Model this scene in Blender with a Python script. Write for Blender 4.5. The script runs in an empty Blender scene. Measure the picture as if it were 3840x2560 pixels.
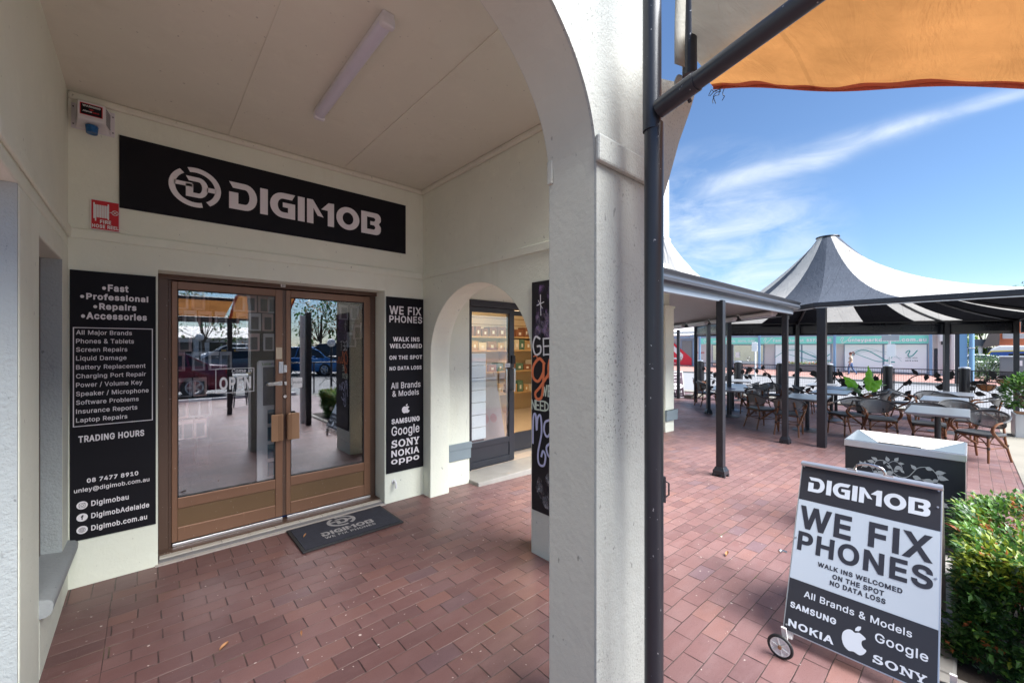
import bpy, bmesh, math, random
from mathutils import Vector, Matrix
from mathutils.geometry import tessellate_polygon, delaunay_2d_cdt
R = math.radians
PI = math.pi
random.seed(7)
C = bpy.context.scene.collection
SC = bpy.context.scene

# ------------------------------------------------------------------ camera
F_PX, YAW = 1538.6, 41.785
cam_d = bpy.data.cameras.new('camera')
cam = bpy.data.objects.new('camera', cam_d)
C.objects.link(cam)
cam.location = (0, 0, 1.55)
cam.rotation_euler = (R(90), 0, R(-YAW))
cam_d.sensor_width = 36
cam_d.lens = 36 * F_PX / 3840
cam_d.shift_y = (1295.7 - 1280) / 3840
cam_d.clip_start = 0.02
cam_d.clip_end = 2000
SC.camera = cam

# ------------------------------------------------------------------ sky, sun, exposure
SUN_EL, SUN_AZ = 50.0, 168.0      # azimuth clockwise from +Y
world = bpy.data.worlds.new('World')
SC.world = world
world.use_nodes = True
wn, wl = world.node_tree.nodes, world.node_tree.links
wn.clear()
w_out = wn.new('ShaderNodeOutputWorld')
w_bg = wn.new('ShaderNodeBackground')
w_bg.inputs['Strength'].default_value = 0.07
sky = wn.new('ShaderNodeTexSky')
sky.sky_type = 'NISHITA'
sky.sun_disc = False
sky.sun_elevation = R(SUN_EL)
sky.sun_rotation = R(SUN_AZ)
sky.air_density = 1.0
sky.dust_density = 0.0
sky.ozone_density = 6.0
sky.altitude = 0

def wmath(op, a, b=None, c=None, clamp=False):
    n = wn.new('ShaderNodeMath'); n.operation = op; n.use_clamp = clamp
    for i, v in enumerate((a, b, c)):
        if v is None: continue
        if isinstance(v, (int, float)): n.inputs[i].default_value = v
        else: wl.new(v, n.inputs[i])
    return n.outputs[0]
def wdot(v, d):
    n = wn.new('ShaderNodeVectorMath'); n.operation = 'DOT_PRODUCT'
    wl.new(v, n.inputs[0]); n.inputs[1].default_value = d
    return n.outputs['Value']
def sky_dir(az, el):
    return Vector((math.sin(R(az)) * math.cos(R(el)), math.cos(R(az)) * math.cos(R(el)), math.sin(R(el))))
tc = wn.new('ShaderNodeTexCoord')
gen = tc.outputs['Generated']
wno = wn.new('ShaderNodeTexNoise'); wno.inputs['Scale'].default_value = 7.0; wno.inputs['Detail'].default_value = 7
wno.inputs['Roughness'].default_value = 0.62; wno.inputs['Distortion'].default_value = 0.6
wmq = wn.new('ShaderNodeMapping'); wmq.inputs['Scale'].default_value = (1.0, 1.0, 2.6); wmq.inputs['Rotation'].default_value = (R(-20), R(16), 0)
wl.new(gen, wmq.inputs[0]); wl.new(wmq.outputs[0], wno.inputs['Vector'])
wno2 = wn.new('ShaderNodeTexNoise'); wno2.inputs['Scale'].default_value = 3.0; wno2.inputs['Detail'].default_value = 6
wno2.inputs['Distortion'].default_value = 1.2
wmp = wn.new('ShaderNodeMapping'); wmp.inputs['Scale'].default_value = (1.0, 1.0, 3.4); wmp.inputs['Rotation'].default_value = (R(-14), R(10), 0)
wl.new(gen, wmp.inputs[0]); wl.new(wmp.outputs[0], wno2.inputs['Vector'])
# the long streak of cirrus: a band about a great circle between two bearings
sa, sb = sky_dir(65.5, 18.6), sky_dir(93.5, 20.9)
sn = sa.cross(sb).normalized()
along = (sb - sb.dot(sa) * sa).normalized()
d = wdot(gen, sn)
jit = wmath('MULTIPLY', wmath('SUBTRACT', wno2.outputs['Fac'], 0.5), 0.05)
dd = wmath('ADD', d, jit)
t_al = wmath('ARCTAN2', wdot(gen, along), wdot(gen, sa))
wid = wmath('MAXIMUM', wmath('SUBTRACT', 0.024, wmath('MULTIPLY', wmath('ABSOLUTE', wmath('SUBTRACT', t_al, 0.13)), 0.045)), 0.006)
q = wmath('DIVIDE', dd, wid)
band = wmath('EXPONENT', wmath('MULTIPLY', wmath('MULTIPLY', q, q), -1.0))
ends = wmath('MULTIPLY', wmath('SMOOTH_MIN', wmath('MULTIPLY', wmath('ADD', t_al, 0.03), 14, clamp=True), wmath('MULTIPLY', wmath('SUBTRACT', 0.60, t_al), 4, clamp=True), 0.05), 1.0, clamp=True)
streak = wmath('MULTIPLY', wmath('MULTIPLY', band, ends), wmath('MULTIPLY_ADD', wno.outputs['Fac'], 1.5, -0.22, clamp=True), clamp=True)
# soft veil low over the verandah roof
sep = wn.new('ShaderNodeSeparateXYZ'); wl.new(gen, sep.inputs[0])
ce = sky_dir(67, 9)
near = wmath('MULTIPLY', wmath('SUBTRACT', wdot(gen, ce), 0.962), 22, clamp=True)
veil = wmath('MULTIPLY', near, wmath('MULTIPLY_ADD', wno.outputs['Fac'], 2.9, -1.0, clamp=True), clamp=True)
hor = wmath('MULTIPLY', wmath('SUBTRACT', 0.12, sep.outputs['Z']), 3.4, clamp=True)
cl = wmath('MAXIMUM', wmath('MULTIPLY', streak, 0.85), wmath('MAXIMUM', wmath('MULTIPLY', veil, 0.8), wmath('MULTIPLY', hor, 0.6)))
mixc = wn.new('ShaderNodeMix'); mixc.data_type = 'RGBA'
wl.new(cl, mixc.inputs['Factor'])
wl.new(sky.outputs[0], mixc.inputs['A'])
mixc.inputs['B'].default_value = (5.6, 6.0, 6.4, 1)
wl.new(mixc.outputs['Result'], w_bg.inputs['Color'])
wl.new(w_bg.outputs[0], w_out.inputs[0])

sun_d = bpy.data.lights.new('sun', 'SUN')
sun_d.energy = 4.8
sun_d.angle = R(50)
sun_d.color = (1.0, 0.99, 0.975)
sun = bpy.data.objects.new('sun', sun_d)
C.objects.link(sun)
sv = sky_dir(SUN_AZ, SUN_EL)
sun.rotation_euler = (-sv).to_track_quat('-Z', 'Y').to_euler()
sun.location = (8, -12, 20)

SC.render.engine = 'CYCLES'
SC.view_settings.view_transform = 'Standard'
SC.view_settings.look = 'None'
SC.view_settings.exposure = 1.52
SC.view_settings.gamma = 1.0
SC.cycles.max_bounces = 8
SC.cycles.diffuse_bounces = 5
SC.cycles.glossy_bounces = 4
SC.cycles.transparent_max_bounces = 12
SC.cycles.sample_clamp_indirect = 6

# ------------------------------------------------------------------ materials
def lin(r, g, b):
    def f(c):
        c /= 255.0
        return c / 12.92 if c <= 0.04045 else ((c + 0.055) / 1.055) ** 2.4
    return (f(r), f(g), f(b))

class NT:
    def __init__(s, name):
        s.m = bpy.data.materials.new(name); s.m.use_nodes = True
        s.t = s.m.node_tree; s.n = s.t.nodes; s.l = s.t.links
        s.b = s.n['Principled BSDF']
        s.out = s.n['Material Output']
    def new(s, typ, **kw):
        n = s.n.new('ShaderNode' + typ)
        for k, v in kw.items(): setattr(n, k, v)
        return n
    def set(s, sock, v):
        if isinstance(v, (int, float)): sock.default_value = v
        elif isinstance(v, tuple): sock.default_value = v if len(v) != 3 or sock.type == 'VECTOR' else v + (1,)
        else: s.l.new(v, sock)
    def math(s, op, a, b=None, c=None, clamp=False):
        n = s.new('Math', operation=op); n.use_clamp = clamp
        for i, v in enumerate((a, b, c)):
            if v is not None: s.set(n.inputs[i], v)
        return n.outputs[0]
    def mix(s, f, a, b, blend='MIX'):
        n = s.new('Mix', data_type='RGBA', blend_type=blend)
        s.set(n.inputs['Factor'], f); s.set(n.inputs['A'], a); s.set(n.inputs['B'], b)
        return n.outputs['Result']
    def noise(s, scale, detail=4, rough=0.55, vec=None, dist=0.0):
        n = s.new('TexNoise'); n.inputs['Scale'].default_value = scale; n.inputs['Detail'].default_value = detail
        n.inputs['Roughness'].default_value = rough; n.inputs['Distortion'].default_value = dist
        s.l.new(vec if vec else s.obj(), n.inputs['Vector'])
        return n.outputs['Fac']
    def obj(s):
        if not hasattr(s, '_o'): s._o = s.new('TexCoord').outputs['Object']
        return s._o
    def scaled(s, v):
        n = s.new('Mapping'); n.inputs['Scale'].default_value = v; s.l.new(s.obj(), n.inputs['Vector'])
        return n.outputs[0]
    def bump(s, h, strength=0.3, dist=0.01):
        n = s.new('Bump'); n.inputs['Strength'].default_value = strength; n.inputs['Distance'].default_value = dist
        s.l.new(h, n.inputs['Height']); s.l.new(n.outputs[0], s.b.inputs['Normal'])
    def ramp(s, f, stops, mode='LINEAR'):
        n = s.new('ValToRGB'); n.color_ramp.interpolation = mode
        e = n.color_ramp.elements
        while len(e) < len(stops): e.new(0.5)
        for k, (p, c) in enumerate(stops):
            e[k].position = p; e[k].color = c + (1,) if len(c) == 3 else c
        s.l.new(f, n.inputs[0]); return n.outputs[0]

def mat(name, col, rough=0.5, metal=0.0, var=0.12, vscale=6.0, bump=0.0, bscale=60.0, spec=0.5, bdist=0.004, coat=0.0, rvar=0.0, specks=None):
    t = NT(name)
    dark = tuple(c * (1 - var) for c in col); light = tuple(min(1, c * (1 + var * 0.6)) for c in col)
    f = t.noise(vscale, 5, 0.6)
    t.set(t.b.inputs['Base Color'], t.mix(f, dark, light))
    t.b.inputs['Roughness'].default_value = rough
    if rvar:
        t.set(t.b.inputs['Roughness'], t.math('MULTIPLY_ADD', t.noise(vscale * 2.3, 4), rvar, rough - rvar / 2))
    t.b.inputs['Metallic'].default_value = metal
    t.b.inputs['Specular IOR Level'].default_value = spec
    t.b.inputs['Coat Weight'].default_value = coat
    if specks:
        sp = t.noise(70, 2, 0.5); cs = t.b.inputs['Base Color'].links[0].from_socket
        sc2 = t.noise(30, 2, .5, t.scaled((1, 1, .12)))
        cs = t.mix(t.math('MULTIPLY', t.math('MULTIPLY_ADD', sc2, 14, -9.6, clamp=True), .25), cs, tuple(min(1, c * 2.2 + .02) for c in col))
        t.set(t.b.inputs['Base Color'], t.mix(t.math('MULTIPLY_ADD', sp, 40, -29.2, clamp=True), cs, specks))
    if bump: t.bump(t.noise(bscale, 4, 0.6), bump, bdist)
    return t.m

def stucco(name, col, strength, scale, dirt=0.0, var=0.07):
    t = NT(name)
    big = t.noise(1.3, 4, 0.6); mid = t.noise(9, 4, 0.6)
    dark = tuple(c * (1 - var * 1.6) for c in col)
    c = t.mix(t.math('MULTIPLY_ADD', big, 1.6, -0.3, clamp=True), dark, col)
    c = t.mix(t.math('MULTIPLY_ADD', mid, 2.0, -1.1, clamp=True), c, tuple(min(1, x * 1.06) for x in col))
    st = t.noise(2.4, 6, 0.68, t.scaled((1.6, 1.6, 0.35)))
    c = t.mix(t.math('MULTIPLY', t.math('MULTIPLY_ADD', st, 5.0, -2.85, clamp=True), 0.22), c, tuple(x * q for x, q in zip(col, (.62, .58, .48))))
    ck = t.new('TexVoronoi', feature='DISTANCE_TO_EDGE'); ck.inputs['Scale'].default_value = 1.1; dv = t.new('Vector' + 'Math', operation='ADD')
    cn = t.new('TexNoise'); cn.inputs['Scale'].default_value = 3; t.l.new(t.obj(), cn.inputs['Vector']); sc_ = t.new('Vector' + 'Math', operation='SCALE'); sc_.inputs['Scale'].default_value = .55
    t.l.new(cn.outputs['Color'], sc_.inputs[0]); t.l.new(t.obj(), dv.inputs[0]); t.l.new(sc_.outputs[0], dv.inputs[1]); t.l.new(dv.outputs[0], ck.inputs['Vector'])
    crk = t.math('MULTIPLY', t.math('SUBTRACT', 1.0, t.math('MULTIPLY', ck.outputs['Distance'], 420, clamp=True)), t.math('MULTIPLY_ADD', t.noise(.8, 2), 8, -4.6, clamp=True))
    c = t.mix(t.math('MULTIPLY', crk, 0.5), c, tuple(x * .4 for x in col))
    # small marks, scuffs and chips
    sp = t.noise(38, 2, 0.5, t.scaled((1, 1, 0.6)))
    c = t.mix(t.math('MULTIPLY', t.math('MULTIPLY_ADD', sp, 26, -18.6, clamp=True), 0.6), c, tuple(x * 0.35 for x in col))
    if dirt:
        sp2 = t.noise(95, 3, 0.6); mask = t.noise(2.2, 3, 0.5)
        k = t.math('MULTIPLY', t.math('MULTIPLY_ADD', sp2, 18, -10.6, clamp=True), t.math('MULTIPLY_ADD', mask, 4.5, -1.95, clamp=True))
        c = t.mix(t.math('MULTIPLY', k, dirt), c, (0.05, 0.055, 0.05))
    t.set(t.b.inputs['Base Color'], c)
    t.b.inputs['Roughness'].default_value = 0.62
    t.b.inputs['Specular IOR Level'].default_value = 0.35
    h = t.math('ADD', t.math('MULTIPLY', t.noise(scale, 5, 0.62), 1.0), t.math('MULTIPLY', t.noise(scale * 0.22, 3, 0.5), 1.2))
    t.bump(h, strength, 0.012)
    return t.m

M = {}
M['wall'] = stucco('cream_painted_render', (0.78, 0.80, 0.67), 0.22, 55)
M['ceil'] = stucco('painted_ceiling_board', (0.73, 0.715, 0.595), 0.04, 30, var=0.05)
M['reveal'] = stucco('shaded_wall_paint', (0.50, 0.49, 0.41), 0.16, 45)  # same wall paint in a darker beige, standing in for shade on the reveal
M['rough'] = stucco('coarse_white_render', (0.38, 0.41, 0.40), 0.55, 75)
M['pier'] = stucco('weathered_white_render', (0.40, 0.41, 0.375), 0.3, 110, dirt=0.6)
M['plinth'] = mat('blue_grey_plinth_paint', (0.20, 0.25, 0.27), 0.5, bump=0.1)
M['brown'] = mat('bronze_anodised_aluminium', (0.235, 0.125, 0.075), 0.38, 0.35, 0.2, 2.0, rvar=0.2, specks=(.62, .56, .5))
M['brown2'] = mat('bronze_panel', (0.175, 0.105, 0.052), 0.42, 0.3, 0.2, 3.0, specks=(.6, .54, .48))
M['brown3'] = mat('dark_bronze_frame', (0.11, 0.065, 0.045), 0.42, 0.3, 0.2, 3.0, specks=(.5, .45, .4))
M['handle'] = mat('gold_anodised_plate', (0.36, 0.215, 0.12), 0.3, 0.55, 0.06, 3)
M['alu'] = mat('bare_aluminium', (0.62, 0.62, 0.63), 0.32, 0.85, 0.1, 12)
M['steel'] = mat('stainless_steel', (0.66, 0.65, 0.63), 0.2, 0.95, 0.08, 12)
M['black'] = mat('black_vinyl', (0.0085, 0.0082, 0.0115), 0.55, 0, 0.35, 2, spec=0.18, rvar=.25)
M['letter'] = mat('pale_grey_vinyl', (0.74, 0.71, 0.72), 0.5, 0, 0.06, 4)
M['lettera'] = mat('silver_white_vinyl', (0.60, 0.65, 0.72), 0.42, 0, 0.05, 4)
M['frame'] = mat('charcoal_powdercoat', (0.028, 0.030, 0.038), 0.32, 0.1, 0.2, 6, rvar=0.1)
M['post'] = mat('charcoal_post_paint', (0.022, 0.024, 0.031), 0.36, 0.1, 0.35, 4, rvar=0.25, specks=(.30, .30, .31), bump=.05, bscale=35)
M['gutter'] = mat('grey_blue_gutter_paint', (0.060, 0.067, 0.082), 0.3, 0.1, 0.12, 6)
M['fascia'] = mat('pale_blue_grey_beam_paint', (0.27, 0.31, 0.36), 0.42, 0, 0.12, 5)
M['soffit'] = None
M['white'] = mat('white_paint', (0.72, 0.72, 0.71), 0.4, 0, 0.06, 8)
M['plastic'] = mat('white_plastic', (0.66, 0.64, 0.65), 0.35, 0, 0.05, 10)
M['lamp'] = mat('lavender_diffuser', (0.62, 0.60, 0.68), 0.35, 0, 0.05, 10)
M['red'] = mat('red_sign_vinyl', (0.52, 0.008, 0.018), 0.4, 0, 0.08, 5)
M['blue'] = mat('blue_lens_plastic', (0.008, 0.10, 0.28), 0.22, 0, 0.1, 8)
M['rubber'] = mat('black_rubber', (0.014, 0.014, 0.015), 0.6, 0, 0.2, 30, bump=0.1)
M['asphalt'] = mat('pale_asphalt', (0.24, 0.24, 0.245), 0.75, 0, 0.14, 1.2, bump=0.25, bscale=90)
M['asphalt2'] = mat('carpark_asphalt', (0.15, 0.15, 0.155), 0.7, 0, 0.2, 0.8, bump=0.25, bscale=90)
M['concrete'] = mat('pale_concrete', (0.27, 0.25, 0.21), 0.7, 0, 0.22, 1.8, bump=0.15, bscale=40)
M['concrete2'] = mat('grey_concrete', (0.33, 0.31, 0.28), 0.75, 0, 0.3, 5, bump=0.3, bscale=60)
M['chrome'] = M['steel']

def glassy(name, tint, refl, rough=0.0):
    t = NT(name)
    t.n.remove(t.b)
    tr = t.new('BsdfTransparent'); tr.inputs['Color'].default_value = tint + (1,)
    gl = t.new('BsdfGlossy'); gl.inputs['Roughness'].default_value = rough; gl.inputs['Color'].default_value = (0.95, 0.97, 1, 1)
    lw = t.new('LayerWeight'); lw.inputs['Blend'].default_value = 0.25
    f = t.math('MULTIPLY_ADD', lw.outputs['Fresnel'], 1 - refl, refl, clamp=True)
    # hand marks and dust make the pane a little uneven
    f2 = t.math('MULTIPLY', f, t.math('MULTIPLY_ADD', t.noise(1.7, 3), 0.25, 0.87))
    mx = t.new('MixShader'); t.l.new(f2, mx.inputs[0]); t.l.new(tr.outputs[0], mx.inputs[1]); t.l.new(gl.outputs[0], mx.inputs[2])
    t.l.new(mx.outputs[0], t.out.inputs['Surface'])
    return t.m
M['glass'] = glassy('shop_door_glass', (0.97, 0.98, 0.99), 0.17)
M['glass2'] = glassy('clear_door_glass', (0.97, 0.98, 0.97), 0.06)
M['glass3'] = glassy('far_shop_glass', (0.55, 0.6, 0.62), 0.3)
M['carglass'] = mat('car_window_glass', (0.02, 0.025, 0.03), 0.06, 0, 0.05, 2)

def soffit():
    t = NT('ribbed_soffit')
    w = t.new('TexWave', wave_type='BANDS', bands_direction='DIAGONAL'); w.inputs['Scale'].default_value = 9.0
    mp = t.new('Mapping'); mp.inputs['Rotation'].default_value = (0, 0, R(-10)); t.l.new(t.obj(), mp.inputs[0]); t.l.new(mp.outputs[0], w.inputs[0])
    t.set(t.b.inputs['Base Color'], t.mix(t.noise(3), (0.36, 0.335, 0.34), (0.44, 0.41, 0.41)))
    t.b.inputs['Roughness'].default_value = 0.45
    t.bump(w.outputs['Fac'], 0.5, 0.01)
    return t.m
M['soffit'] = soffit()

def bricks():
    t = NT('red_clay_pavers')
    sep = t.new('SeparateXYZ'); t.l.new(t.obj(), sep.inputs[0])
    wob = t.math('MULTIPLY', t.math('SUBTRACT', t.noise(5, 3), 0.5), 0.008)
    wob2 = t.math('MULTIPLY', t.math('SUBTRACT', t.noise(4.3, 3, 0.5, t.scaled((1.3, 1, 1))), 0.5), 0.008)
    X = t.math('ADD', sep.outputs['X'], wob); Y = t.math('ADD', sep.outputs['Y'], wob2)
    L, Wd = 0.208, 0.1045
    row = t.math('FLOOR', t.math('DIVIDE', t.math('ADD', Y, 20.03), Wd))
    fy = t.math('FRACT', t.math('DIVIDE', t.math('ADD', Y, 20.03), Wd))
    sh = t.math('MULTIPLY', t.math('MODULO', row, 2), 0.5)
    rj = t.new('TexWhiteNoise', noise_dimensions='1D'); t.l.new(row, rj.inputs['W'])
    xx = t.math('ADD', t.math('ADD', t.math('DIVIDE', t.math('ADD', X, 20), L), sh), t.math('MULTIPLY', rj.outputs['Value'], 0.13))
    col = t.math('FLOOR', xx); fx = t.math('FRACT', xx)
    # border bricks: a header strip along the left wall and a soldier course along the shop front
    left = t.math('LESS_THAN', X, -0.155)
    sold = t.math('MULTIPLY', t.math('GREATER_THAN', Y, 3.605), t.math('LESS_THAN', X, 1.72))
    fxs = t.math('FRACT', t.math('DIVIDE', t.math('ADD', X, 20), Wd)); cs = t.math('FLOOR', t.math('DIVIDE', t.math('ADD', X, 20), Wd))
    def sel(f, a, b): return t.math('ADD', t.math('MULTIPLY', f, b), t.math('MULTIPLY', t.math('SUBTRACT', 1.0, f), a))
    dx = t.math('MULTIPLY', t.math('MINIMUM', fx, t.math('SUBTRACT', 1.0, fx)), L)
    dxl = t.math('ABSOLUTE', t.math('SUBTRACT', X, -0.155))
    dx = sel(left, dx, dxl)
    dx = sel(sold, dx, t.math('MULTIPLY', t.math('MINIMUM', fxs, t.math('SUBTRACT', 1.0, fxs)), Wd))
    dy = t.math('MULTIPLY', t.math('MINIMUM', fy, t.math('SUBTRACT', 1.0, fy)), Wd)
    dys = t.math('ABSOLUTE', t.math('SUBTRACT', Y, 3.605))
    dy = sel(sold, dy, dys)
    cid = sel(sold, sel(left, col, -3.0), cs); rid = sel(sold, row, 777.0)
    cv = t.new('CombineXYZ'); t.l.new(cid, cv.inputs[0]); t.l.new(rid, cv.inputs[1])
    wnz = t.new('TexWhiteNoise', noise_dimensions='2D'); t.l.new(cv.outputs[0], wnz.inputs['Vector'])
    rnd = wnz.outputs['Value']
    tone = t.ramp(rnd, [(0.0, (0.23, 0.13, 0.125)), (0.2, (0.29, 0.158, 0.146)), (0.5, (0.33, 0.187, 0.172)), (0.74, (0.36, 0.212, 0.194)), (0.88, (0.385, 0.205, 0.168)), (1.0, (0.255, 0.175, 0.192))])
    tone = t.mix(0.1, tone, (0.315, 0.182, 0.168))
    grain = t.noise(120, 4, 0.7); patch = t.noise(1.1, 4, 0.6); smear = t.noise(7, 5, 0.65, t.scaled((0.5, 1.6, 1)))
    c = t.mix(t.math('MULTIPLY_ADD', grain, 1.4, -0.35, clamp=True), t.mix(0.26, tone, (0.10, 0.05, 0.05)), tone)
    c = t.mix(t.math('MULTIPLY', t.math('MULTIPLY_ADD', smear, 2.9, -1.35, clamp=True), 0.42), c, (0.40, 0.28, 0.27))
    c = t.mix(t.math('MULTIPLY', t.math('MULTIPLY_ADD', patch, 3.4, -1.5, clamp=True), 0.6), c, t.mix(0.6, c, (0.15, 0.10, 0.105)))
    stn = t.noise(2.7, 5, .7); c = t.mix(t.math('MULTIPLY', t.math('MULTIPLY_ADD', stn, 5, -2.9, clamp=True), .45), c, (.13, .085, .08))
    # porch shade is put into the brick colour, fading out towards the open terrace
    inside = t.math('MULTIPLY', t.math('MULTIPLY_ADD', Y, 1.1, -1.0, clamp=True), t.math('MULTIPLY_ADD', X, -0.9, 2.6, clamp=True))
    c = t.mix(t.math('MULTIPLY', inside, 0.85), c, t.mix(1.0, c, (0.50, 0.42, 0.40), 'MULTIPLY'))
    pits = t.noise(210, 1, 0.4)
    c = t.mix(t.math('MULTIPLY', t.math('MULTIPLY_ADD', pits, 24, -16.2, clamp=True), 0.6), c, (0.05, 0.025, 0.03))
    jn = t.noise(14, 3)
    wx = t.math('MULTIPLY_ADD', jn, 0.0042, 0.0004); wy = t.math('MULTIPLY_ADD', t.noise(11, 3, 0.5, t.scaled((1, 1.7, 1))), 0.0030, 0.0)
    jx = t.math('SUBTRACT', 1.0, t.math('MULTIPLY', t.math('SUBTRACT', dx, wx), 700, clamp=True))
    jy = t.math('SUBTRACT', 1.0, t.math('MULTIPLY', t.math('SUBTRACT', dy, wy), 700, clamp=True))
    moss = t.math('MULTIPLY_ADD', t.noise(2.3, 4, 0.7), 7, -4.1, clamp=True)
    gap = t.mix(moss, (0.035, 0.018, 0.016), (0.10, 0.12, 0.03))
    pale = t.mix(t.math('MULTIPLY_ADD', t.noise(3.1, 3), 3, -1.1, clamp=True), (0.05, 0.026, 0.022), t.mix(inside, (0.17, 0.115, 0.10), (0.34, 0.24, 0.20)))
    c = t.mix(jy, c, t.mix(moss, pale, (0.09, 0.11, 0.03)))
    c = t.mix(t.math('MULTIPLY', jx, t.math('MULTIPLY_ADD', t.noise(6.5, 3), 2.4, -.45, clamp=True)), c, gap)
    crumbs = t.noise(46, 1, 0.3)
    c = t.mix(t.math('MULTIPLY_ADD', crumbs, 40, -30.5, clamp=True), c, (0.6, 0.52, 0.46))
    c = t.mix(1.0, c, (0.76, 0.735, 0.745), 'MULTIPLY')
    t.set(t.b.inputs['Base Color'], c)
    t.set(t.b.inputs['Roughness'], t.math('MULTIPLY_ADD', t.noise(2.2, 4), 0.34, 0.30))
    t.b.inputs['Specular IOR Level'].default_value = 0.5
    j = t.math('MAXIMUM', jx, jy)
    h = t.math('ADD', t.math('MULTIPLY', j, -1.0), t.math('ADD', t.math('MULTIPLY', grain, 0.18), t.math('MULTIPLY', rnd, 0.55)))
    # each paver tips a little its own way
    tip = t.math('MULTIPLY', t.math('SUBTRACT', rnd, 0.5), t.math('MULTIPLY', t.math('SUBTRACT', fx, 0.5), 1.6))
    t.bump(t.math('ADD', h, tip), 0.55, 0.006)
    return t.m
M['brick'] = bricks()

# ------------------------------------------------------------------ mesh builder
ORG = {}
def org(o):
    return ORG.get(o.name, Vector((0, 0, 0)))

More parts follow.
